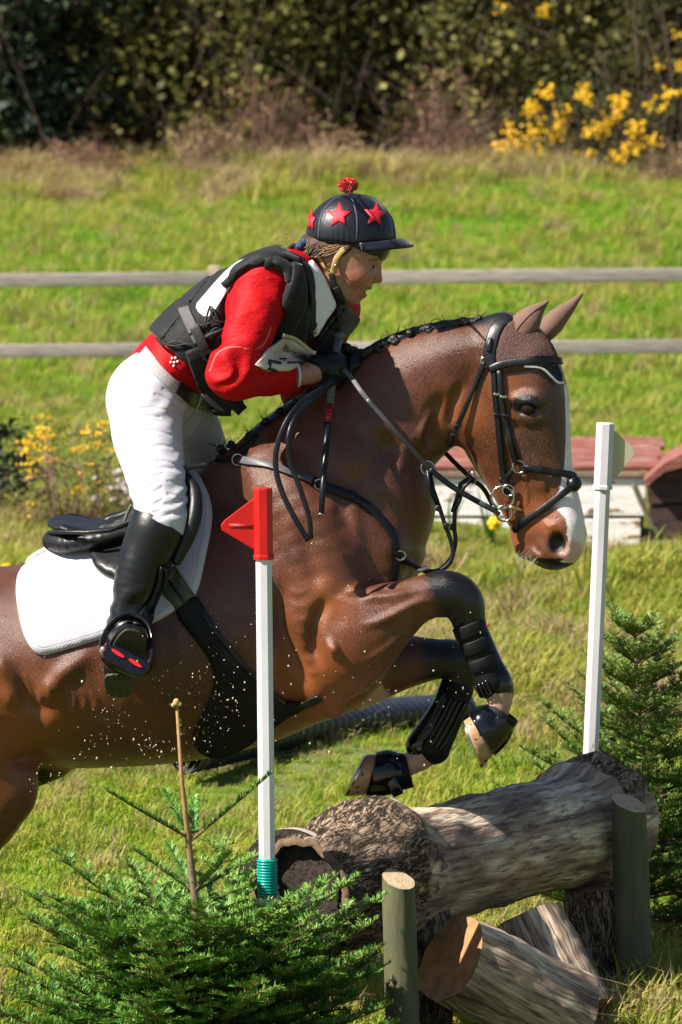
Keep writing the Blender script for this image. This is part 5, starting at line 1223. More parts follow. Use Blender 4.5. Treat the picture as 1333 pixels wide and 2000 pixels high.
patchn = np.sin(X*1.9+Y*.9)+np.sin(X*.8-Y*1.3+2)+np.sin(X*4.3+Y*2.2)*.5+gr.normal(size=len(X))*.5
rough_zone = np.clip((Y-4.2)/2, 0, 1)*np.clip((14.5-Y)/1.5, 0, 1)
hedge_foot = np.clip((Y-42)/4, 0, 1)
u = gr.uniform(size=len(X)); idx = gr.integers(0, 4, len(X))
isr = (u < .12+.75*rough_zone+.5*hedge_foot+.15*(patchn > 1)) ; idx[isr] = gr.integers(4, 8, isr.sum())
farl = (~isr) & (Y > 14); idx[farl] = 11+(idx[farl] % 4)
iss = (gr.uniform(size=len(X)) < .02+.30*rough_zone*np.clip((patchn+.3)/2, 0, 1)*(1+.6*np.sin(Y*1.6))+.5*hedge_foot*np.clip(patchn*.8, 0, 1)+.05*(Y < 5)*(patchn > .9)); idx[iss] = gr.integers(8, 11, iss.sum())
scl = gr.uniform(.65, 1.3, len(X))*np.where(Y < 5, .95, np.where(Y < 14, 1.25, np.where(Y < 24, 1.6, 2.0)))*np.where(hedge_foot > .4, 1.1+.9*np.clip(patchn, 0, 1.2), 1)
scl *= np.where((X > .75) & (Y < .5) & (Y > -1.2), 1.5, 1)
scl *= np.where((Y > 8.8) & (Y < 11.9) & (X > -.2), .55, 1)
keepg = ~((Y > 11.7) & (Y < 13) & (X > -.3)); X, Y, idx, scl = X[keepg], Y[keepg], idx[keepg], scl[keepg]
pl = (X > -.5) & (np.abs(Y-(3.45+(X+.5)*1.0)) < .35); scl = scl*np.where(pl, .5, 1)
soil = (X < .05) & (Y > 4.0+.2*np.sin(X*3)) & (Y < 5.6) & (gr.uniform(size=len(X)) < .7); idx = np.where(soil, 8+(idx % 3), idx); scl = scl*np.where(soil, .5, 1)
cl = gr.uniform(size=(190, 2))*np.array([2.6*2, 9.5])+np.array([-2.6, 4.2]); nX = []; nY = []; nI = []; nS = []
for cx, cy in cl:
    k = gr.integers(5, 16); kind = gr.uniform(); nX.append(cx+gr.normal(size=k)*.11); nY.append(cy+gr.normal(size=k)*.11); nI.append(gr.integers(4, 8, k) if kind < .6 else gr.integers(8, 11, k)); nS.append(gr.uniform(1.2, 2.3, k))
for i in range(210):
    cx, cy = gr.uniform(-10.5, 10.5), gr.uniform(42.6, 46.6); k = gr.integers(8, 22)
    if math.sin(cx*1.25+.4)+math.sin(cx*.62+1.9)+.5*math.sin(cx*3.1)+gr.normal()*.35 < .15: continue
    nX.append(cx+gr.normal(size=k)*.22); nY.append(cy+gr.normal(size=k)*.15); nI.append(gr.integers(8, 11, k) if gr.uniform() < .7 else gr.integers(4, 8, k)); nS.append(gr.uniform(1.6, 4.2, k))
nX, nY, nI, nS = map(np.concatenate, (nX, nY, nI, nS)); kk = ~((nX > -.4) & (nY > 10.8) & (nY < 13.2)) & ~((np.abs(nY-(3.45+(nX+.5))) < .5)); X = np.concatenate([X, nX[kk]]); Y = np.concatenate([Y, nY[kk]]); idx = np.concatenate([idx, nI[kk]]); scl = np.concatenate([scl, nS[kk]])
near_log = (np.abs((X+.1)*.85-(Y+1)*-.525*-1) < .0)
scatter('grass', 'short green grass with straw tufts covering the field', np.stack([X, Y, ground_z(X, Y)], 1), idx, scl, 4)
# ================================================================ JUMP: log, posts, stumps, flags
LA, LB = P(585, 1752, -1.0), P(1190, 1602, .40)
U = (LB-LA).normalized(); LUP = (Vector((0, 0, 1))-U*U.z).normalized(); LSD = U.cross(LUP)     # side pointing right and towards the camera
if LSD.y > 0: LSD = -LSD
LL = (LB-LA).length
m = NT('old_log'); tc = m.attr('t'); 
barkv = m.coord((1, 1, 1)); vb = m.n('ShaderNodeTexVoronoi', feature='DISTANCE_TO_EDGE'); vb.inputs['Scale'].default_value = 1.0
grain_map = m.n('ShaderNodeCombineXYZ'); m.put(grain_map.inputs[0], m.math('MULTIPLY', m.attr('t'), 2.4)); m.put(grain_map.inputs[1], m.math('MULTIPLY', m.attr('ca'), 1.9)); m.put(grain_map.inputs[2], m.math('MULTIPLY', m.attr('sa'), 1.9))
bark_map = m.n('ShaderNodeCombineXYZ'); m.put(bark_map.inputs[0], m.math('MULTIPLY', m.attr('t'), 26.0)); m.put(bark_map.inputs[1], m.math('MULTIPLY', m.attr('ca'), 13.0)); m.put(bark_map.inputs[2], m.math('ADD', m.math('MULTIPLY', m.attr('sa'), 13.0), m.math('MULTIPLY', m.attr('t'), 14.0)))
warp = m.n('ShaderNodeVectorMath', operation='ADD'); wn_ = m.n('ShaderNodeTexNoise'); wn_.inputs['Scale'].default_value = 1.2; m.put(wn_.inputs['Vector'], bark_map.outputs[0]); m.put(warp.inputs[0], bark_map.outputs[0]); m.put(warp.inputs[1], wn_.outputs['Color']); m.put(vb.inputs['Vector'], warp.outputs[0])
bn = m.n('ShaderNodeTexNoise'); bn.inputs['Scale'].default_value = .55; bn.inputs['Detail'].default_value = 6; bn.inputs['Roughness'].default_value = .7; bn.inputs['Distortion'].default_value = .6; m.put(bn.inputs['Vector'], bark_map.outputs[0])
ridge = m.math('ABSOLUTE', m.math('SUBTRACT', bn.outputs['Fac'], .5)); crack = m.math('MULTIPLY', m.maprange(ridge, .0, .055), m.maprange(vb.outputs['Distance'], .0, .06, .55, 1.0))
g1 = m.noise(1.6, 6, .62, grain_map.outputs[0]); fine = m.noise(1, 4, .6, m.math('MULTIPLY', 1, 1) if False else grain_map.outputs[0]); fg = m.n('ShaderNodeTexNoise'); fg.inputs['Scale'].default_value = 7; fg.inputs['Detail'].default_value = 5; m.put(fg.inputs['Vector'], grain_map.outputs[0])
bark_c = m.mix(crack, (.022, .015, .012), m.ramp(m.noise(40, 5, .65), [(.3, (.16, .105, .075)), (.55, (.33, .235, .16)), (.75, (.46, .34, .24))]))
peel = m.ramp(g1, [(.30, (.085, .058, .048)), (.42, (.22, .155, .115)), (.50, (.36, .265, .19)), (.56, (.47, .37, .265)), (.58, (.64, .53, .40)), (.66, (.62, .51, .38)), (.69, (.36, .27, .20))])
_unused = m.ramp(g1, [(.30, (.06, .04, .034)), (.42, (.13, .085, .062)), (.49, (.22, .15, .105)), (.515, (.52, .42, .30)), (.59, (.58, .47, .34)), (.62, (.26, .18, .12)), (.74, (.10, .068, .055))])
peel = m.mix(m.math('MULTIPLY', m.maprange(fg.outputs['Fac'], .50, .66), .7), peel, (.05, .036, .034))
bk_f = m.maprange(m.math('ADD', m.attr('bark'), m.math('MULTIPLY', m.math('SUBTRACT', m.noise(16, 4), .5), .9)), .42, .58)
m.set(base=m.mix(bk_f, peel, bark_c), rough=.85, spec=.25, normal=m.bump(m.mix(bk_f, m.math('MULTIPLY', fg.outputs['Fac'], .5), crack), .9, .014, m.bump(g1, .5, .012)))
M['log'] = m.m
endm = NT('end_grain'); ev = endm.attr('rr'); rings = endm.n('ShaderNodeTexWave', wave_type='BANDS'); cxyz = endm.n('ShaderNodeCombineXYZ'); endm.put(cxyz.inputs[0], ev); endm.put(rings.inputs['Vector'], cxyz.outputs[0]); rings.inputs['Scale'].default_value = 5; rings.inputs['Distortion'].default_value = 2.0; rings.inputs['Detail'].default_value = 3
rad_n = endm.noise(30, 5, .6)
endm.set(base=endm.mix(endm.math('MULTIPLY', endm.maprange(rad_n, .3, .75), .7), endm.ramp(rings.outputs['Fac'], [(.2, (.36, .17, .065)), (.8, (.46, .24, .10))]), (.16, .075, .03)), rough=.8, normal=endm.bump(rad_n, .5, .01))
M['end_grain'] = endm.m
darkwood = simple('rotten_wood', (.035, .022, .014), (.012, .009, .007), 20, .95, .7, 60, .02)
def log_mesh(A, B, rad_f, bark_f, n=72, rows=80, seed=0, amp=.006):
    ax = (B-A); L = ax.length; u = ax.normalized(); up = (Vector((0, 0, 1))-u*u.z).normalized() if abs(u.z) < .9 else u.orthogonal().normalized(); sd = u.cross(up)
    T, Aa = np.meshgrid(np.linspace(0, 1, rows), np.linspace(0, 2*np.pi, n, endpoint=False), indexing='ij')
    R = rad_f(T, Aa); pts = np.array(A)[None, None]+T[..., None]*np.array(ax)[None, None]+R[..., None]*(np.cos(Aa)[..., None]*np.array(up)+np.sin(Aa)[..., None]*np.array(sd))
    V = pts.reshape(-1, 3); ctr = (np.array(A)[None, None]+T[..., None]*np.array(ax)).reshape(-1, 3); d = V-ctr; d /= np.linalg.norm(d, axis=1, keepdims=True)
    bk = np.clip(bark_f(T, Aa), 0, 1).ravel()
    V = V+d*((amp*wave_noise(V, 38, seed)+amp*.5*wave_noise(V, 95, seed+1)+.006*bk*wave_noise(V*np.array([1, 1, 1]), 160, seed+2)))[:, None]
    i = np.arange(rows*n).reshape(rows, n); j = np.roll(i, -1, 1); Q = np.stack([i[:-1], i[1:], j[1:], j[:-1]], -1).reshape(-1, 4)
    return V, Q, dict(t=(T*L/1.3).ravel(), ca=np.cos(Aa).ravel(), sa=np.sin(Aa).ravel(), bark=bk), (u, up, sd)
def cap_mesh(V, n, row, u, inset=0.0, depth=0.0, flip=False, rings=5):
    ringv = V[row*n:(row+1)*n]; c = ringv.mean(0); out = []; rr = []
    for k in range(rings+1):
        t = k/rings; out.append(c+(ringv-c)*(1-t*.98)+np.array(u)*depth*0); rr.append(np.full(n, 1-t))
    W = np.concatenate(out); i = np.arange((rings+1)*n).reshape(rings+1, n); j = np.roll(i, -1, 1); Q = np.stack([i[:-1], j[:-1], j[1:], i[1:]], -1).reshape(-1, 4)
    W = W+np.array(u)*(.0025*wave_noise(W, 60, 3))[:, None]
    return W, Q[:, ::-1] if flip else Q, dict(rr=np.concatenate(rr))
log = empty('jump_log', (LA+LB)/2-Vector((0, 0, .15)), 'thick weathered log lying across as the jump, barked at its near end', 'log')
def rl(T, A_):
    r = np.interp(T, [0, .05, .12, .22, .32, .42, .55, .75, .84, .88, .95, 1], [.140, .150, .158, .160, .152, .146, .146, .146, .150, .160, .162, .150])
    r = r+.048*np.exp(-((T-.19)/.085)**2)*np.clip(np.cos(A_-.25), 0, 1)**1.5+.030*np.exp(-((T-.93)/.07)**2)*np.clip(np.cos(A_), 0, 1)**1.5
    return r-.006*np.exp(-((T-.855)/.012)**2)
V, Q, at, (u_, up_, sd_) = log_mesh(LA, LB, rl, lambda T, A_: np.clip(1.25-T/.30, 0, 1)+np.clip((T-.86)/.05, 0, .75)*np.clip(np.cos(A_)+.1, 0, 1), seed=2)
mesh_np('trunk', V, Q, M['log'], log, attrs=at); LOGB = bvh_of(V, Q)
n = 72
# hollow near end: pale cut ring, then the dark hollow
c = V[:n].mean(0); W = [V[:n], c+(V[:n]-c)*.97-np.array(U)*.006, c+(V[:n]-c)*.87-np.array(U)*.002]; i = np.arange(3*n).reshape(3, n); j = np.roll(i, -1, 1)
mesh_np('cut_ring', np.concatenate(W), np.stack([i[:-1], i[1:], j[1:], j[:-1]], -1).reshape(-1, 4)[:, ::-1], simple('pale_cut_wood', (.20, .125, .065), (.09, .055, .03), 40, .85, .5, 120, .006), log)
W = [c+(V[:n]-c)*.87-np.array(U)*.002, c+(V[:n]-c)*.80+np.array(U)*.06, c+(V[:n]-c)*.62+np.array(U)*.14, c+(V[:n]-c)*.02+np.array(U)*.17]; i = np.arange(4*n).reshape(4, n); j = np.roll(i, -1, 1)
mesh_np('hollow', np.concatenate(W), np.stack([i[:-1], i[1:], j[1:], j[:-1]], -1).reshape(-1, 4)[:, ::-1], darkwood, log)
W, Qc, ac = cap_mesh(V, n, 79, U, flip=False); mesh_np('cut_end', W, Qc, M['end_grain'], log, attrs=ac)
sl = MB(); 
V2, Q2, at2, _ = log_mesh(LA-LSD*.040+U*.03, LA-LSD*.040+U*.055, lambda T, A_: .158+0*T, lambda T, A_: 0*T, rows=3, amp=.001)
slice_ = empty('wood_slice', LA-LSD*.04, 'pale round wood slice fixed behind the near end of the log', 'wood slice')
mesh_np('rim', V2, Q2, simple('pale_rim', (.46, .40, .33), (.34, .28, .22), 40, .8, .4, 120, .004), slice_, attrs=at2)
for row, fl in ((0, True), (2, False)): W, Qc, ac = cap_mesh(V2, n, row, U, flip=fl); mesh_np('face', W, Qc, darkwood, slice_, attrs=ac)
# posts
m = NT('treated_post'); gv = m.coord((40, 40, 5)); g = m.noise(1, 5, .6, gv); knot = m.voro(9, m.coord((1, 1, .7)))
m.set(base=m.mix(m.maprange(knot, .0, .07, .8, 0), m.mix(m.noise(6, 3), m.ramp(g, [(.3, (.075, .070, .036)), (.6, (.14, .125, .065)), (.8, (.20, .165, .095))]), (.06, .075, .035)), (.02, .016, .012)), rough=.85, normal=m.bump(g, .5, .008)); M['post'] = m.m
M['post_top'] = simple('post_cut', (.50, .38, .24), (.36, .26, .15), 60, .85, .5, 200, .006)
def post(x, ytop, Y, wpx, label, tilt=(0, 0), cut=(.25, -.2)):
    b = Vector((P(x, 0, Y).x, Y, 0)); top = P(x, ytop, Y); r = wpx/2*(CAM_D+Y)/F_PX; b.z = float(ground_z(b.x, Y))-.05
    o = empty('wooden_post', (b.x+tilt[0], Y, b.z+.05), label, 'post', 'round posts holding the log'); n = 40; rows = 14; V = []; F2 = []
    for i in range(rows):
        t = i/(rows-1); c = Vector((b.x+tilt[0]*(1-t), b.y, b.z+(top.z-b.z)*t))
        for j in range(n):
            a = 2*math.pi*j/n; rr = r*(1.02-.03*t)*(1+.018*math.sin(3*a+x)+.012*math.sin(7*a+t*5)); k = (.97 if i == rows-1 else 1)
            z = c.z+((math.cos(a)*cut[0]+math.sin(a)*cut[1])*r if i >= rows-2 else 0)-(.006 if i == rows-2 else 0)
            V.append(Vector((c.x+math.cos(a)*rr*k, c.y+math.sin(a)*rr*k, z)))
    for i in range(rows-1):
        for j in range(n): F2.append([i*n+j, i*n+(j+1) % n, (i+1)*n+(j+1) % n, (i+1)*n+j])
    mesh_np('shaft', V, F2, M['post'], o)
    ctop = sum(V[-n:], Vector())/n; W = V[-n:]+[ctop+(v-ctop)*.5+Vector((0, 0, .001)) for v in V[-n:]]+[ctop]
    F3 = [[j, (j+1) % n, n+(j+1) % n, n+j] for j in range(n)]+[[n+j, n+(j+1) % n, 2*n] for j in range(n)]
    mesh_np('cut_top', W, F3, M['post_top'], o); return o
post(779, 1718, -1.03, 66, 'short round post in front of the log near its hollow end', (.015, 0), (-.25, .35)); post(1229, 1568, .05, 70, 'taller round post in front of the far end of the log', (.018, 0), (-.3, .3))
# stumps and cut rounds under the log
def round_(name, A, B, r0, r1, label, cat, seed, bark=0.0, fat=1.0):
    o = empty(name, (A+B)/2-Vector((0, 0, max(r0, r1))), label, cat, 'cut rounds stacked under the log')
    V, Q, at, (u, up, sd) = log_mesh(A, B, lambda T, A_: (r0+(r1-r0)*T)*(1+.05*np.sin(2*A_+seed)+.03*np.sin(3*A_+1)), lambda T, A_: bark+0*T, rows=30, n=48, seed=seed, amp=.005)
    mesh_np('bark', V, Q, M['log'], o, attrs=at)
    for row, fl in ((0, True), (29, False)): W, Qc, ac = cap_mesh(V, 48, row, u, flip=not fl if False else (row != 0)); mesh_np('cut_face', W, Qc[:, ::-1], M['end_grain'], o, attrs=ac)
    return o
round_('log_round', P(880, 1872, -.84), P(1105, 1990, -.68), .118, .125, 'cut log round with orange sunlit sawn face lying under the log', 'log round', 5, .15)
round_('log_round', P(1030, 1795, -.36), P(1118, 1990, -.46), .100, .120, 'dark grey log round leaning behind the one with the orange face', 'log round', 6, .1)
round_('stump', P(1157, 1735, .12), Vector((P(1157, 1735, .12).x+.01, .10, -.06)), .075, .085, 'dark barked stump standing under the far end of the log', 'stump', 7, .9)
round_('stump', P(830, 1775, -.62), Vector((P(830, 1775, -.62).x, -.62, -.05)), .065, .07, 'dark barked stump under the near part of the log behind the shorter post', 'stump', 8, .9)
round_('log_round', P(862, 1815, -.25), P(905, 1850, .0), .05, .05, 'small pale log piece lying in the sunlit gap below the log', 'log round', 9, .3)
# flag poles
def flag_pole(x0, y0, x1, y1, Y, label, r_px, sleeve_y, mats, flag, side, ground=True):
    A, B = P(x0, y0, Y), P(x1, y1, Y); d = (B-A).normalized(); base = A-d*((A.z-(-.05))/d.z) if ground else A
    o = empty('flag_pole', base, label, 'flag pole'); r = r_px*(CAM_D+Y)/F_PX
    q = MB(); q.tube([base, B-d*.02], r, 8, True, .39); q.build('pole', M['white_plastic'], o, False)
    S0 = base+d*((P(x1, sleeve_y, Y).z-base.z)/d.z)
    q = MB(); q.tube([S0, S0+d*.008, S0+d*.012, B-d*.003, B], [r*1.28, r*1.28, r*1.16, r*1.16, r*1.08], 8, True, .39); q.build('sleeve', mats[0], o, False)
    pts = [P(*p, Y) for p in flag]; c = sum(pts, Vector())/len(pts); V = []; n = len(pts); th = .004
    for k, (dy, sc_) in enumerate(((-th, .97), (-th*.6, 1.0), (th*.6, 1.0), (th, .97))): V += [c+(p-c)*sc_+Vector((0, dy, 0)) for p in pts]
    F2 = [list(range(n)), [3*n+i for i in range(n)][::-1]]
    for k in range(3):
        for i in range(n): F2.append([k*n+(i+1) % n, k*n+i, (k+1)*n+i, (k+1)*n+(i+1) % n])
    mesh_np('flag', V, F2, mats[1], o, False); return o, base, d, r
fl = [(530, 962), (505, 966), (440, 1015), (432, 1025), (434, 1036), (444, 1042), (505, 1078), (530, 1084)]
o, base, d, r = flag_pole(523, 1760, 514, 953, -1.12, 'white pole with red triangular flag beside the near end of the log', 17, 1092, (M['red_plastic'], M['red_plastic']), fl, -1)
q = MB(); q.box(P(474, 1027, -1.12)+Vector((0, -.0045, 0)), (.062, .002, .009), Matrix.Rotation(.03, 3, 'Y')); q.build('flag_mark', simple('dark_red', (.35, .008, .01)), o)
for k in range(13):
    t = (P(523, 1680+k*5.6, -1.12).z-base.z)/d.z; q = MB(); q.torus(base+d*t, r*1.06, .0034, d, 18, 6); q.build('coil', M['teal'], o)
q = MB(); q.tube([base+d*((P(523, 1752, -1.12).z-base.z)/d.z), base+d*((P(523, 1676, -1.12).z-base.z)/d.z)], r*1.04, 14); q.build('coil_sleeve', M['teal'], o)
fr = [(1192, 836), (1206, 846), (1236, 874), (1241, 882), (1240, 888), (1214, 920), (1192, 944)]
flag_pole(1153, 1500, 1183, 826, .62, 'white pole with cream triangular flag behind the far end of the log', 16, 955, (M['white_plastic'], M['cream_plastic']), fr, 1)
# orange disc fixed behind the log
q = MB(); oc = P(1068, 1532, .28); q.tube([oc+Vector((.0, -.004, 0)), oc+Vector((0, .004, 0))], .033, 24); od = q.build('marker_disc', M['orange'], None, False); tag(od, 'small orange disc peeping over the far end of the log', 'marker')
# corrugated drain pipe lying in the grass
pa, pb = P(362, 1514, 3.6), P(905, 1440, 5.2); pa.z = float(ground_z(pa.x, pa.y))+.065; pb.z = float(ground_z(pb.x, pb.y))+.055
q = MB(); nr = 230; pts = []; rad = []
for i in range(nr):
    t = i/(nr-1); p = pa.lerp(pb, t); p.z = float(ground_z(p.x, p.y))*.3+pa.z*(1-t)*.7+pb.z*t*.7+.075; pts.append(p); rad.append((.068-.018*t)+.008*math.sin(i*math.pi*2/6.0))
q.tube(pts, rad, 20, False); pp = q.build('drain_pipe', simple('black_pipe', (.02, .024, .038), (.03, .034, .05), 30, .3, .1)); tag(pp, 'black corrugated drain pipe lying in the grass behind the horse', 'pipe')
# ================================================================ fence and the painted box
rail_m = NT('weathered_rail'); g = rail_m.noise(1, 5, .6, rail_m.coord((6, 60, 60))); rail_m.set(base=rail_m.ramp(g, [(.3, (.22, .19, .165)), (.6, (.36, .315, .28)), (.8, (.47, .42, .38))]), rough=.9, normal=rail_m.bump(g, .5, .01))
FYY = 20.0; fence = empty('post_and_rail_fence', P(415, 830, FYY), 'weathered grey post and rail fence across the field', 'fence')
px_posts = [-1800, -1120, -520, 415, 1400, 2050, 2700]
def fy(x, y0, y1): return y0+(y1-y0)*x/1333
for y0, y1 in ((547, 536), (685, 676)):
    for a, b in zip(px_posts[:-1], px_posts[1:]):
        A, B = P(a+6, fy(a, y0, y1), FYY), P(b-6, fy(b, y0, y1), FYY); ln = (B-A).length; q = MB(); q.box((A+B)/2+Vector((0, -.02, 0)), (ln, .035, .094), Matrix.Rotation(-math.atan2((B-A).z, (B-A).x), 3, 'Y'), .006); q.build('rail', rail_m.m, fence)
pm_ = simple('fence_post_wood', (.42, .34, .23), (.3, .25, .17), 20, .9, .4, 60, .01)
for a in px_posts:
    t = P(a+4, fy(a, 523, 512), FYY); gz0 = float(ground_z(t.x, FYY)); q = MB(); q.box((t.x, FYY+.06, (t.z+gz0-.2)/2), (.085, .10, t.z-gz0+.2), None, .01); q.build('post', pm_, fence)
m = NT('peeling_white'); pn = m.noise(1, 6, .65, m.coord((5, 5, 16))); m.set(base=m.mix(m.maprange(pn, .56, .60), m.ramp(m.noise(4, 4), [(.3, (.86, .82, .80)), (.7, (.72, .68, .66))]), m.ramp(m.noise(12, 3), [(.3, (.30, .16, .08)), (.7, (.16, .10, .07))])), rough=.8, normal=m.bump(pn, .4, .02)); M['peel'] = m.m
m = NT('faded_red_boards'); pn = m.noise(1, 6, .65, m.coord((5, 30, 30))); m.set(base=m.mix(m.maprange(pn, .52, .66), m.ramp(m.noise(5, 4), [(.3, (.24, .075, .055)), (.7, (.17, .05, .038))]), (.33, .24, .19)), rough=.85, normal=m.bump(pn, .4, .02)); M['redboard'] = m.m
BYY = 11.9
box = empty('painted_jump_box', P(1000, 1062, BYY), 'low white painted box jump with faded red roof boards behind the horse', 'jump')
def board(name, x0, y0, x1, y1, Y, th, mat, parent, tilt=0.0, bev=.006):
    A, B = P(x0, y0, Y), P(x1, y1, Y); q = MB(); q.box(((A.x+B.x)/2, Y+th/2, (A.z+B.z)/2), (abs(B.x-A.x), th, abs(A.z-B.z)), Matrix.Rotation(tilt, 3, 'X'), bev); return q.build(name, mat, parent, False)
for y0, y1, dx, dy in ((934, 1008, 0, 0), (1013, 1072, -10, .006)): board('front_board', 560, y0, 1262+dx, y1, BYY+dy, .03, M['peel'], box)
board('bottom_board', 560, 1074, 1200, 1092, BYY+.02, .03, M['peel'], box)
board('trim_board', 556, 921, 1275, 933, BYY-.02, .05, simple('bare_board', (.26, .19, .13), (.16, .11, .08), 12, .9, .4, 40, .01), box)
for k in range(3):
    A, B = P(556, 918, BYY), P(1290+10*k, 918, BYY); z0 = A.z+.015+.036*k; y0 = BYY+.03+k*.21; q = MB(); q.box(((A.x+B.x)/2, y0+.07, z0+.012), (B.x-A.x, .205, .022), Matrix.Rotation(math.radians(10), 3, 'X'), .004); q.build('roof_board', M['redboard'], box, False)
q = MB(); A = P(556, 925, BYY); B = P(1262, 1090, BYY); q.box(((A.x+B.x)/2, BYY+.38, (A.z+B.z)/2-.02), (B.x-A.x-.02, .66, A.z-B.z+.02)); q.build('core', darkwood, box, False)
q = MB(); c = P(1010, 884, BYY+.35); q.ball(c+Vector((.03, 0, .03)), (.075, .05, .032), 12, 8); o = q.build('roof_stone', simple('dark_stone', (.07, .06, .055), (.04, .035, .03), 20, .9), box)
box2 = empty('broken_box_end', P(1330, 1050, BYY-.3), 'leaning box end coloured dark for shade, with red top at the right of the white box', 'jump')
def prism(name, pts, Y0, Y1, mat, parent):
    A = [P(*p, Y0) for p in pts]; B = [Vector((a.x+.05, Y1, a.z)) for a in A]; n = len(A); F2 = [list(range(n)), [n+i for i in range(n)][::-1]]+[[(i+1) % n, i, n+i, n+(i+1) % n] for i in range(n)]
    return mesh_np(name, A+B, F2, mat, parent, False)
DK = NT('shade_dark_wood'); pn = DK.noise(1, 6, .65, DK.coord((7, 7, 18))); DK.set(base=DK.ramp(pn, [(.35, (.028, .018, .016)), (.55, (.06, .03, .026)), (.72, (.12, .05, .04))]), rough=.85, normal=DK.bump(pn, .4, .02))  # shaded side of the box end: the shade is put into the wood colour
prism('side_panel', [(1262, 948), (1300, 918), (1480, 920), (1480, 975), (1268, 985)], BYY-.25, BYY+.3, DK.m, box2)
prism('side_panel', [(1267, 989), (1480, 979), (1480, 1072), (1300, 1048), (1275, 1024)], BYY-.24, BYY+.3, DK.m, box2)
prism('roof_board', [(1258, 940), (1296, 906), (1335, 886), (1490, 884), (1490, 914), (1338, 912), (1298, 922), (1264, 950)], BYY-.32, BYY+.35, M['redboard'], box2)
strap('brace', [(1238, 945, BYY-.03), (1262, 1000, BYY-.04), (1290, 1048, BYY-.05)], .03, M['post'], box2, None, 0, .02)
# ================================================================ PLANTS
needle_m = []
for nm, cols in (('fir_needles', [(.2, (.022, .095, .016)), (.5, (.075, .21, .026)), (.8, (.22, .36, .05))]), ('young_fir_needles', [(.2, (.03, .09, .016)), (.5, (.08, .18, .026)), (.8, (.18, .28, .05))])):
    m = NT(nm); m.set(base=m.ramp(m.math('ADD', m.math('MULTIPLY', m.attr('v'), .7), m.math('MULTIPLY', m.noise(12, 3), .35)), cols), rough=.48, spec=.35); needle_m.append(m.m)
twig_m = simple('fir_twig', (.20, .115, .05), (.12, .07, .035), 60, .8, .4, 200, .003)
trunk_m = simple('fir_trunk', (.20, .15, .11), (.12, .09, .07), 60, .85, .5, 160, .004)
leader_m = NT('fir_leader'); zz_ = leader_m.n('ShaderNodeSeparateXYZ'); leader_m.put(zz_.inputs[0], leader_m.co.outputs['Object']); leader_m.set(base=leader_m.mix(leader_m.maprange(zz_.outputs[2], .5, .75), leader_m.ramp(leader_m.noise(60, 4), [(.3, (.20, .15, .10)), (.7, (.12, .09, .06))]), leader_m.ramp(leader_m.noise(60, 4), [(.3, (.36, .19, .07)), (.7, (.24, .12, .04))])), rough=.7); leader_m = leader_m.m
def needles_on(p0, p1, rr, V, F2, A_, dens=420, L=.019, flat=.55, up=Vector((0, 0, 1)), w=.0013, vv=0.5):
    ax = p1-p0; ln = ax.length
    if ln < 1e-4: return
    u = ax.normalized(); side = u.cross(up)
    side = side.normalized() if side.length > .05 else u.orthogonal().normalized(); nn = side.cross(u)
    n = max(3, int(ln*dens)); t = rr.uniform(0, 1, n); s = rr.choice([-1, 1], n); el = np.abs(rr.normal(.25, flat, n))-.1; ln2 = L*rr.uniform(.75, 1.15, n)*np.clip(1.15-.35*t, .5, 1.1); fw = rr.uniform(.35, .75, n)
    ua, sa, na = np.array(u), np.array(side), np.array(nn)
    b = np.array(p0)[None]+t[:, None]*np.array(ax)[None]
    d = ua[None]*fw[:, None]+sa[None]*(s*np.cos(el))[:, None]+na[None]*np.sin(el)[:, None]; d /= np.linalg.norm(d, axis=1, keepdims=True)
    e = b+d*ln2[:, None]; wv = np.cross(d, na[None]+.3*rr.normal(size=(n, 3))); wv /= np.maximum(np.linalg.norm(wv, axis=1, keepdims=True), 1e-6); wv *= w
    k = sum(len(x) for x in V)
    V.append(np.stack([b-wv*.7, b+wv*.7, e*.6+b*.4+wv, e, e*.6+b*.4-wv], 1).reshape(-1, 3))
    base = k+np.arange(n)*5; F2.append(np.stack([base, base+1, base+2, base+4], 1)); F2.append(np.stack([base+4, base+2, base+3, base+3], 1))
    A_.append(np.repeat(np.clip(vv+rr.normal(size=n)*.12, 0, 1), 5))
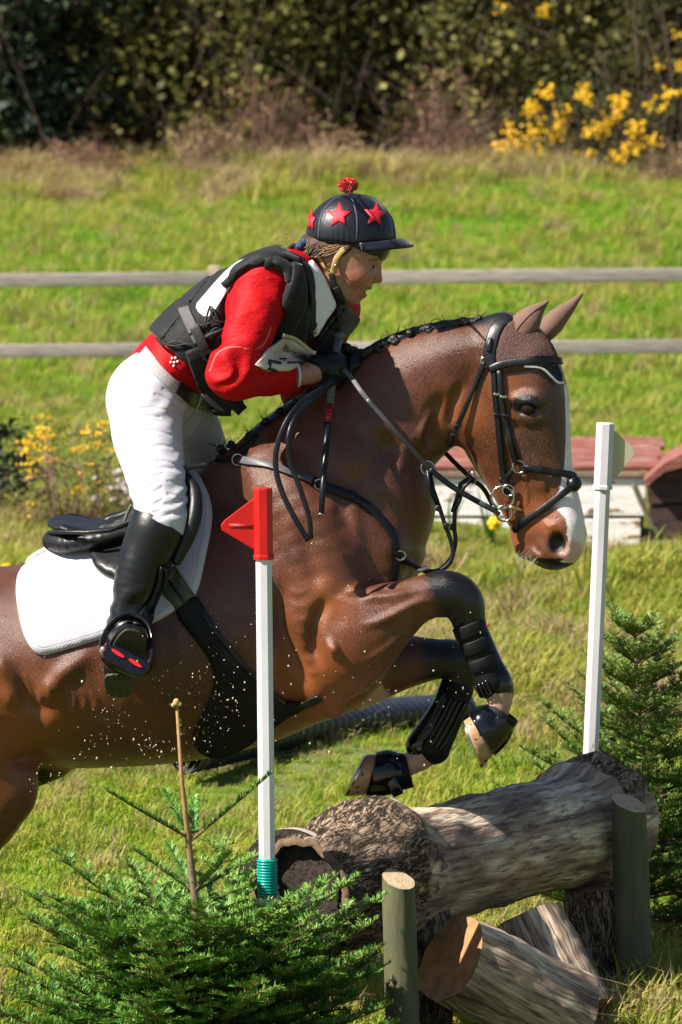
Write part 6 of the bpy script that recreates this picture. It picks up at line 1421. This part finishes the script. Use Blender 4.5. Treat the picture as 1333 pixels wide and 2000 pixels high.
def fir_branch(o, p0, d, L, rr, nmat, order2=True, droop=.1, dens=420, nl=.019, thick=.0045, curl=.25, vv=.45, nw=.0013):
    up = Vector((0, 0, 1)); d = d.normalized(); pts = [p0]; n = 7
    for i in range(n):
        dd = (d+up*(curl*(i/n)-droop)).normalized(); pts.append(pts[-1]+dd*L/n)
    w = MB(); w.tube(pts, [thick*(1-.75*i/n) for i in range(n+1)], 5); V = []; F2 = []; A_ = []
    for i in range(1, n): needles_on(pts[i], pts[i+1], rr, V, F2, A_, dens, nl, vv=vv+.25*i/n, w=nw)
    if order2:
        for i in range(1, n):
            dd = (pts[i+1]-pts[i]).normalized(); side = dd.cross(up).normalized()
            for s in (-1, 1):
                l2 = L*(.52*(1-i/(n+.6)))*rr.uniform(.75, 1.15)
                if l2 < .03: continue
                e = pts[i]+(dd*.62+side*s*.78+up*rr.uniform(-.05, .22)).normalized()*l2; mid = pts[i].lerp(e, .5)+up*.006
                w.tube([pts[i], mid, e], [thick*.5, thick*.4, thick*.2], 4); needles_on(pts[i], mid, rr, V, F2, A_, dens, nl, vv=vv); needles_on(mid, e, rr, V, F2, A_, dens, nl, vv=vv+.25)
                if l2 > .11:
                    for q in (.45, .7):
                        b2 = pts[i].lerp(e, q); d2 = (e-pts[i]).normalized(); s2 = d2.cross(up).normalized()
                        for s3 in (-1, 1):
                            e2 = b2+(d2*.6+s2*s3*.75+up*.1).normalized()*l2*.32; needles_on(b2, e2, rr, V, F2, A_, dens, nl, vv=vv+.2)
    br = w.build('branch', twig_m, o)
    Q = np.concatenate(F2); VV = np.concatenate(V)
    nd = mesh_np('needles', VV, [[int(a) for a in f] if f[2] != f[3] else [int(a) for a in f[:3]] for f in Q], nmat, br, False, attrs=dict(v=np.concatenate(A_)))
    nd['kind'] = 'stuff'
    return br
def fir(base, top, label, spread, whorls, seed, nmat, top_spec=None, skip=0.0, dens=420, nl=.019, wl=5):
    rr = np.random.default_rng(seed); o = empty('fir_sapling', base, label, 'fir tree'); H = (top-base).length; ax = (top-base)
    q = MB(); mid = base+ax*.5+Vector((.012, 0, 0)); q.tube([base-Vector((0, 0, .03)), base+ax*.25, mid, base+ax*.8, top], [.016, .014, .010, .0052 if top_spec else .006, .0032], 9); q.build('trunk', trunk_m if not top_spec else leader_m, o)
    for k in range(whorls):
        t = .06+(1-skip-.06)*(k/(whorls-1))**1.05; nb = wl+(k % 2); L = spread*(1-t*.86)*rr.uniform(.9, 1.08); a0 = rr.uniform(0, 6.28)
        for b in range(nb):
            a = a0+b*2*math.pi/nb+rr.normal()*.15; lb = L*rr.uniform(.8, 1.12)
            fir_branch(o, base+ax*t, Vector((math.cos(a), math.sin(a), .20+.5*t+rr.normal()*.06)), lb, rr, nmat, True, .06, dens, nl, .0055*(1-.5*t), .35, .3+.35*t)
    if top_spec:
        for (p, e) in top_spec: fir_branch(o, p, e-p, (e-p).length, rr, nmat, False, .0, dens*2.2, nl*.95, .004, .04, .35, nw=.0015)
    return o, rr
ft, fb = P(345, 1372, -1.32), Vector((P(402, 1800, -1.32).x, -1.32, 0)); ftrunk = P(376, 1640, -1.32)
Y_ = -1.32
spec = [(ftrunk, P(205, 1546, Y_-.05)), (ftrunk, P(322, 1545, Y_+.16)), (ftrunk, P(533, 1512, Y_-.03)), (ftrunk, P(380, 1560, Y_+.3))]
p2 = P(380, 1742, Y_); spec += [(p2, P(262, 1660, Y_+.06)), (p2, P(500, 1672, Y_+.12)), (p2, P(330, 1650, Y_+.22)), (p2, P(450, 1665, Y_-.1))]
o, rr = fir(fb, ft, 'young green fir sapling with a bare leader in front of the near flag', .64, 9, 3, needle_m[0], spec, .60, 1050, .019, 7)
V = []; F2 = []; A_ = []; needles_on(P(375, 1640, Y_), P(366, 1560, Y_), rr, V, F2, A_, 90, .016); needles_on(P(352, 1440, Y_), P(345, 1372, Y_), rr, V, F2, A_, 500, .012, vv=.9); needles_on(P(380, 1730, Y_), P(376, 1650, Y_), rr, V, F2, A_, 350, .018)
nd = mesh_np('needles', np.concatenate(V), [[int(a) for a in f] if f[2] != f[3] else [int(a) for a in f[:3]] for f in np.concatenate(F2)], needle_m[1], o, False, attrs=dict(v=np.concatenate(A_))); nd['kind'] = 'stuff'
q = MB(); q.ball(ft, (.008, .008, .010), 8, 6); q.ball(ft+Vector((.007, 0, -.004)), .006, 7, 5); q.ball(ft+Vector((-.007, -.003, -.006)), .006, 7, 5); q.build('bud', simple('fir_bud', (.50, .36, .12), (.36, .22, .08), 60, .7), o)
fb2 = Vector((P(1262, 1850, .85).x, .85, float(ground_z(.85, .85)))); ft2 = P(1240, 1212, .85)
fir(fb2, ft2, 'bushy green fir sapling standing behind the far end of the log', .64, 12, 8, needle_m[1], None, .05, 760, .019, 6)

# ---- shrubs: stems and leaf sprays
def shrub(name, c, w, d, h, label, cat, group, lm, tm, seed, nstem=9, nleaf=5000, ls=.05, clump=26, spread=.10, twig_r=.012, low=0.0, flower=None, fl_n=0, fl_r=.03, twiggy=0, hang=0.0):
    r = np.random.default_rng(seed); o = empty(name, c, label, cat, group); c = np.array(c)
    q = MB(); tips = []
    for i in range(nstem):
        a = r.uniform(0, 6.28); rad = r.uniform(.3, 1)*.5; e = c+np.array([math.cos(a)*w*rad, math.sin(a)*d*rad, h*r.uniform(.6, 1.0)]); s = c+np.array([math.cos(a)*w*.12, math.sin(a)*d*.12, 0]); m1 = s*.5+e*.5+r.normal(size=3)*h*.06
        q.tube([s, m1, e], [twig_r*1.6, twig_r, twig_r*.4], 5); tips.append(e)
        for k in range(3):
            b = m1+(e-m1)*r.uniform(0, .8); e2 = b+r.normal(size=3)*np.array([w, d, h])*.17+np.array([0, 0, h*.06]); q.tube([b, (b+e2)/2+r.normal(size=3)*.02*h, e2], [twig_r*.6, twig_r*.5, twig_r*.2], 4); tips.append(e2)
    q.build('stems', tm, o)
    nc = max(4, nleaf//clump)
    th = r.uniform(0, 6.28, nc); cz = r.uniform(low, 1, nc); rad = np.sqrt(r.uniform(.18, 1, nc))*np.sqrt(np.clip(1-(np.clip(cz-.35, 0, 1)/.68)**2, .05, 1))
    cc = c+np.stack([np.cos(th)*rad*w/2, np.sin(th)*rad*d/2, cz*h], 1); cc += r.normal(size=cc.shape)*np.array([w, d, h])*.035
    lp = np.repeat(cc, clump, 0)+r.normal(size=(nc*clump, 3))*np.array([spread, spread, spread*(1+hang)])*r.uniform(.4, 1.3, (nc*clump, 1))
    n = len(lp); dr = r.normal(size=(n, 3)); dr[:, 2] = np.abs(dr[:, 2])*.6; dr /= np.linalg.norm(dr, axis=1, keepdims=True); sv = np.cross(dr, r.normal(size=(n, 3))); sv /= np.linalg.norm(sv, axis=1, keepdims=True)
    L = ls*r.uniform(.6, 1.3, (n, 1)); V = np.stack([lp, lp+dr*L*.5+sv*L*.3, lp+dr*L, lp+dr*L*.5-sv*L*.3], 1).reshape(-1, 3); Q = np.arange(n*4).reshape(n, 4)
    hue = np.repeat(np.clip(np.repeat(r.uniform(0, 1, nc), clump)*.7+r.uniform(0, .3, n), 0, 1), 4)
    lo_ = mesh_np('foliage', V, Q, lm, o, False, attrs=dict(v=hue)); lo_['kind'] = 'stuff'
    if twiggy:
        n = twiggy; b = c+np.stack([r.normal(size=n)*w*.26, r.normal(size=n)*d*.26, np.abs(r.normal(size=n))*h*.35], 1); dd = r.normal(size=(n, 3))*np.array([.7, .7, .6])+np.array([0, 0, .8]); dd /= np.linalg.norm(dd, axis=1, keepdims=True); e = b+dd*h*r.uniform(.15, .5, (n, 1)); sv = np.cross(dd, r.normal(size=(n, 3))); sv /= np.linalg.norm(sv, axis=1, keepdims=True); sv *= twig_r*.22
        V = np.stack([b-sv, b+sv, e+sv*.4, e-sv*.4], 1).reshape(-1, 3); t2 = mesh_np('twigs', V, np.arange(n*4).reshape(n, 4), tm, o, False); t2['kind'] = 'stuff'
    if flower is not None:
        fm, spikes = flower
        for (fc, fh, fn) in spikes:
            n = fn; b = np.array(fc)+r.normal(size=(n, 3))*np.array([fl_r, fl_r, fh]); V = []; F2 = []
            for k in range(n):
                u1 = r.normal(size=3); u1 /= np.linalg.norm(u1); u2 = np.cross(u1, r.normal(size=3)); u2 /= np.linalg.norm(u2); u3 = np.cross(u1, u2); s_ = fl_r*.42*r.uniform(.7, 1.2); q0 = len(V)
                V += [b[k]-u1*s_, b[k]+u2*s_, b[k]+u1*s_, b[k]-u2*s_, b[k]+u3*s_, b[k]-u3*s_]; F2 += [[q0, q0+1, q0+4], [q0+1, q0+2, q0+4], [q0+2, q0+3, q0+4], [q0+3, q0, q0+4], [q0+1, q0, q0+5], [q0+2, q0+1, q0+5], [q0+3, q0+2, q0+5], [q0, q0+3, q0+5]]
            fs = mesh_np('flower_spike', V, F2, fm, o, False); fs['kind'] = 'stuff'
    return o
def leaf_mat(name, cols, rough=.6, transl=.3):
    m = NT(name); c = m.ramp(m.attr('v'), cols); m.set(base=c, rough=rough, spec=.3); t = m.n('ShaderNodeBsdfTranslucent'); m.put(t.inputs['Color'], c); mx = m.n('ShaderNodeMixShader'); mx.inputs[0].default_value = transl
    m.t.links.new(m.bsdf.outputs[0], mx.inputs[1]); m.t.links.new(t.outputs[0], mx.inputs[2]); m.t.links.new(mx.outputs[0], m.t.nodes['Material Output'].inputs['Surface']); return m.m
LM = dict(dark=leaf_mat('evergreen_leaf', [(.1, (.006, .016, .010)), (.6, (.016, .034, .014)), (.95, (.05, .07, .022))], transl=.1), olive=leaf_mat('olive_leaf', [(.1, (.030, .036, .010)), (.55, (.14, .14, .03)), (.95, (.42, .40, .12))], transl=.45),  # olive: palest leaves lightened to paint in sunlit highlights
          brown=leaf_mat('bramble_leaf', [(.1, (.09, .045, .026)), (.6, (.26, .13, .075)), (.95, (.46, .29, .18))], transl=.2), gorse=leaf_mat('gorse_leaf', [(.1, (.02, .035, .010)), (.6, (.06, .07, .018)), (.95, (.15, .12, .04))], transl=.15), straw=leaf_mat('straw_leaf', [(.1, (.16, .10, .05)), (.6, (.33, .22, .11)), (.95, (.48, .36, .2))], transl=.25), green=leaf_mat('weed_leaf', [(.1, (.03, .07, .01)), (.6, (.07, .15, .02)), (.95, (.16, .24, .04))]))
TM = simple('bark_twig', (.11, .075, .05), (.06, .042, .03), 20, .9, .3); TP = simple('bramble_cane', (.26, .15, .11), (.16, .09, .07), 20, .9, .3)
YF = simple('gorse_yellow', (.85, .55, .006), (.80, .44, .004), 40, .6, 0)
def ground_at(xp, Y): X_ = P(xp, 0, Y).x; return Vector((X_, Y, float(ground_z(X_, Y))-.03))
HG = 'shrubs in the far hedge'
E1 = 'dark hedge shrub beyond the %s edge of the photo, %s from it'
hs = [(-1420, 48.5, 5.5, 'dark', 4.8, E1 % ('left', 'fourth')), (-1010, 48, 5.5, 'dark', 4.6, E1 % ('left', 'third')), (2330, 48.5, 5.5, 'dark', 4.8, E1 % ('right', 'third')), (2720, 48, 5.5, 'dark', 4.6, E1 % ('right', 'fourth')),
      (-620, 49, 5.5, 'dark', 4.6, E1 % ('left', 'second')), (-330, 48, 5.0, 'dark', 5.0, E1 % ('left', 'first')), (-60, 47.5, 4.2, 'dark', 5.2, 'dark evergreen hedge shrub at the left edge of the photo'), (150, 48.5, 3.2, 'dark', 4.6, 'dark evergreen hedge shrub left of the olive one with lightened sprays'), (400, 47.5, 3.3, 'olive', 4.2, 'olive leaved hedge shrub with sprays coloured as sunlit, left of centre'),
      (600, 48.3, 3.0, 'olive', 4.4, 'olive hedge shrub directly above the rider helmet'), (790, 49, 2.8, 'dark', 4.8, 'dark hedge shrub between the olive ones right of the helmet'), (960, 48, 3.2, 'olive', 4.2, 'olive hedge shrub behind the pinkish bramble mound'), (1150, 48.5, 3.4, 'olive', 4.6, 'olive hedge shrub standing behind the flowering gorse'),
      (1380, 48, 4.0, 'olive', 4.4, 'olive brown hedge shrub at the right edge of the photo'), (1650, 48.5, 4.6, 'dark', 4.8, E1 % ('right', 'first')), (1950, 48, 5.0, 'dark', 4.6, E1 % ('right', 'second'))]
for i, (xp, Y, w, k, h, lab) in enumerate(hs):
    shrub('hedge_shrub', ground_at(xp, Y), w, 2.6, h, lab, 'shrub', HG, LM[k], TM, 40+i, 12, 9500, .17 if k == 'dark' else .13, 30, .24, .03, .0, twiggy=500 if k == 'olive' else 160)
for i, xp in enumerate((-1250, -880, -560, -200, 60, 320, 560, 800, 1040, 1290, 1600, 1900, 2250, 2600)):
    shrub('hedge_tree', ground_at(xp, 51.5), 4.4, 2.4, 6.5, 'dense dark tree in the back row of the hedge, %s from the left' % 'first second third fourth fifth sixth seventh eighth ninth tenth eleventh twelfth thirteenth fourteenth'.split()[i], 'tree', 'dark trees behind the hedge', LM['dark'], TM, 140+i, 8, 5200, .30, 26, .30, .05, .0)
BG = 'mounds of bramble at the hedge foot'
for i, (xp, Y, w, h, k, lab) in enumerate([(165, 45.8, 1.3, .62, 'brown', 'low brown bramble mound at the foot of the dark shrubs on the left'), (530, 46, 1.3, 1.25, 'brown', 'reddish bramble mound above and left of the helmet'), (395, 45.2, .8, .75, 'straw', 'pale dry bracken mound left of the reddish bramble'), (880, 46, 1.6, 1.3, 'brown', 'pinkish bramble mound left of the flowering gorse'), (660, 45.4, .9, .5, 'straw', 'dry straw mound above the pompom'), (1310, 45, .9, .6, 'straw', 'dry straw mound at the right edge below the gorse'), (1000, 45, .8, .35, 'straw', 'low straw mound below the pinkish bramble'), (40, 45.5, .8, .3, 'straw', 'low straw mound at the left edge')]):
    shrub('bramble_mound', ground_at(xp, Y), w, 1.0, h, lab, 'bramble', BG, LM[k], TP, 70+i, 8, 1100, .045, 20, .07, .008, .0, twiggy=900)
def spikes(lst, Y, c): return [((P(a, b, Y).x, Y+random.uniform(-.2, .2)*sc, P(a, b, Y).z), hh, n) for a, b, hh, n, sc in lst]
random.seed(5)
lst = [(975, 290, .05, 26, 1), (1020, 280, .06, 30, 1), (1040, 215, .07, 34, 1), (1050, 255, .06, 30, 1), (1095, 235, .08, 36, 1), (1085, 265, .05, 24, 1), (1140, 185, .07, 34, 1), (1070, 180, .05, 24, 1), (1185, 245, .09, 44, 1), (1215, 215, .09, 40, 1), (1215, 195, .05, 30, 1), (1210, 300, .06, 30, 1), (1240, 290, .05, 24, 1), (1160, 255, .05, 24, 1), (1050, 302, .04, 20, 1), (1150, 300, .04, 18, 1), (1185, 340, .04, 14, 1), (1275, 275, .04, 16, 1), (1280, 210, .04, 14, 1), (1310, 185, .05, 24, 1), (1000, 255, .05, 20, 1), (1240, 250, .06, 26, 1)]
gc = ground_at(1130, 45.6); shrub('gorse_bush', gc, 2.0, 1.2, 1.25, 'gorse bush in yellow bloom in front of the hedge on the right', 'gorse', None, LM['gorse'], TM, 90, 10, 3200, .05, 24, .09, .012, 0, flower=(YF, spikes(lst, 45.2, gc)), fl_r=.068, twiggy=400)
lst = [(1065, 20, .06, 26, 1), (1330, 130, .05, 18, 1), (1285, 130, .05, 16, 1), (1325, 70, .04, 12, 1), (980, 15, .04, 10, 1)]
gc = ground_at(1300, 46.6); shrub('gorse_bush', gc, 2.2, 1.2, 2.6, 'taller gorse at the right edge with scattered yellow flowers', 'gorse', None, LM['gorse'], TM, 91, 10, 3000, .05, 24, .10, .014, .2, flower=(YF, spikes(lst, 46.2, gc)), fl_r=.05, twiggy=300)
lst = [(82, 815, .006, 8, .3), (82, 838, .012, 16, .3), (76, 850, .012, 14, .3), (95, 855, .012, 16, .3), (62, 870, .014, 14, .3), (92, 875, .010, 14, .3), (45, 865, .008, 10, .3), (50, 885, .012, 12, .3), (85, 895, .008, 10, .3), (55, 905, .008, 10, .3), (105, 900, .006, 8, .3), (58, 928, .014, 14, .3), (165, 850, .014, 16, .3), (155, 880, .012, 14, .3), (170, 875, .008, 8, .3), (200, 830, .012, 14, .3), (190, 845, .01, 10, .3), (190, 865, .006, 6, .3), (178, 905, .006, 6, .3), (155, 955, .010, 14, .3), (60, 985, .006, 6, .3), (60, 1005, .005, 5, .3), (190, 945, .006, 6, .3), (225, 880, .012, 10, .3), (165, 922, .004, 5, .3), (205, 960, .006, 6, .3)]
gc = ground_at(140, 12.4); shrub('gorse_bush', gc, .62, .45, .62, 'small leggy gorse with yellow flower spikes behind the saddle', 'gorse', None, LM['gorse'], TP, 92, 12, 1300, .020, 16, .035, .005, 0, flower=(YF, spikes(lst, 12.3, gc)), fl_r=.023, twiggy=520)
lst = [(8, 1105, .01, 14, .3), (0, 1115, .01, 10, .3)]
gc = ground_at(-20, 9.5); shrub('gorse_bush', gc, .4, .3, .22, 'low gorse tip with yellow flowers at the left edge above the horse back', 'gorse', None, LM['gorse'], TP, 93, 6, 400, .02, 16, .03, .004, 0, flower=(YF, spikes(lst, 9.4, gc)), fl_r=.02, twiggy=80)
# dark weedy clump and pale stones left of the gorse
shrub('weed_clump', ground_at(-10, 13.2), .55, .5, .52, 'clump of weeds left of the small gorse, leaves coloured dark for shade', 'weeds', None, LM['dark'], TM, 95, 6, 900, .05, 16, .05, .004, 0)  # its shade is painted by the near-black leaf colour
r = np.random.default_rng(9); stone_m = simple('pale_stone', (.55, .50, .46), (.35, .31, .28), 30, .9, .4)
for i in range(26):
    xp, yp = r.uniform(185, 262), r.uniform(885, 1000); q = MB(); s = r.uniform(.014, .03); q.ball(P(xp, yp, 12.8+r.uniform(-.1, .3)), (s*1.2, s, s*.8), 7, 5)
    if i == 0: sp = empty('stone_heap', ground_at(225, 12.9), 'heap of pale stones behind the rider boot', 'stones')
    q.build('stone', stone_m, sp, False)
# daffodils by the white box
dm = simple('daffodil_yellow', (.80, .60, .01), (.75, .5, .005), 40, .5, 0); dg = LM['green']
def daffodil(xp, yp, Y, fl, label, lean, n=6):
    b = ground_at(xp, Y); o = empty('daffodil', b, label, 'daffodil'); rr = np.random.default_rng(int(xp)); 
    for k in range(n):
        a = rr.uniform(-.5, .5)+lean; L = rr.uniform(.22, .36); e = b+Vector((math.sin(a)*L*.5, rr.normal()*.04, L)); s = Vector((.007, 0, 0)); md = b.lerp(e, .5)+Vector((-.01, 0, .02))
        V = [b-s, b+s, md+s*.9, md-s*.9, e]; mesh_np('leaf', V, [[0, 1, 2, 3], [3, 2, 4]], LM['green'], o, attrs=dict(v=np.full(5, .35)))
    if fl:
        c = P(*fl, Y-.05); q = MB(); q.tube([b, b.lerp(c, .6)+Vector((.01, 0, .02)), c], .003, 6); q.build('stalk', simple('stalk_green', (.06, .12, .02)), o)
        q = MB()
        for k in range(6):
            a = k*math.pi/3; q.ball(c+Vector((math.cos(a)*.022, -.004, math.sin(a)*.022)), (.018, .006, .018), 8, 6)
        q.build('petals', dm, o); q = MB(); q.tube([c, c+Vector((0, -.03, 0))], [.010, .017], 10); q.build('trumpet', simple('trumpet', (.8, .42, .01)), o)
daffodil(960, 1060, 11.4, (967, 1022), 'yellow daffodil flowering in front of the white box', .0); daffodil(815, 1060, 11.5, None, 'daffodil leaves without flower beside the horse chest', -.3); daffodil(880, 1062, 11.5, None, 'daffodil leaves between the flower and the horse chest', .35, 4)
# ---- mud and water flying round the horse
r = np.random.default_rng(21); q = MB(); n = 560; cen = [(r.normal(330, 130), r.normal(1390, 80)) for _ in range(22)]
for i in range(n):
    g_ = r.uniform()
    if g_ < .5: c_ = cen[r.integers(0, 22)]; x, y = r.normal(c_[0], 22), r.normal(c_[1], 16)
    elif g_ < .68: x, y = r.normal(330, 120), r.normal(1400, 75)
    elif g_ < .8: x, y = r.normal(450, 50), r.normal(1330, 70)
    else: x, y = r.normal(720, 140), r.normal(1330, 110)
    if not (40 < x < 1000 and 1130 < y < 1600): continue
    s = abs(r.normal(.0005, .0007))+.0005; q.ball(P(x, y, H0-.36+r.normal()*.12), (s*r.uniform(.7, 1.5), s, s*r.uniform(.7, 1.9)), 5, 4)
dr = q.build('mud_droplets', simple('wet_mud', (.55, .46, .33), (.40, .30, .18), 40, .25, 0)); tag(dr, 'fine spray of muddy droplets flying under the horse', 'droplets', kind='stuff')
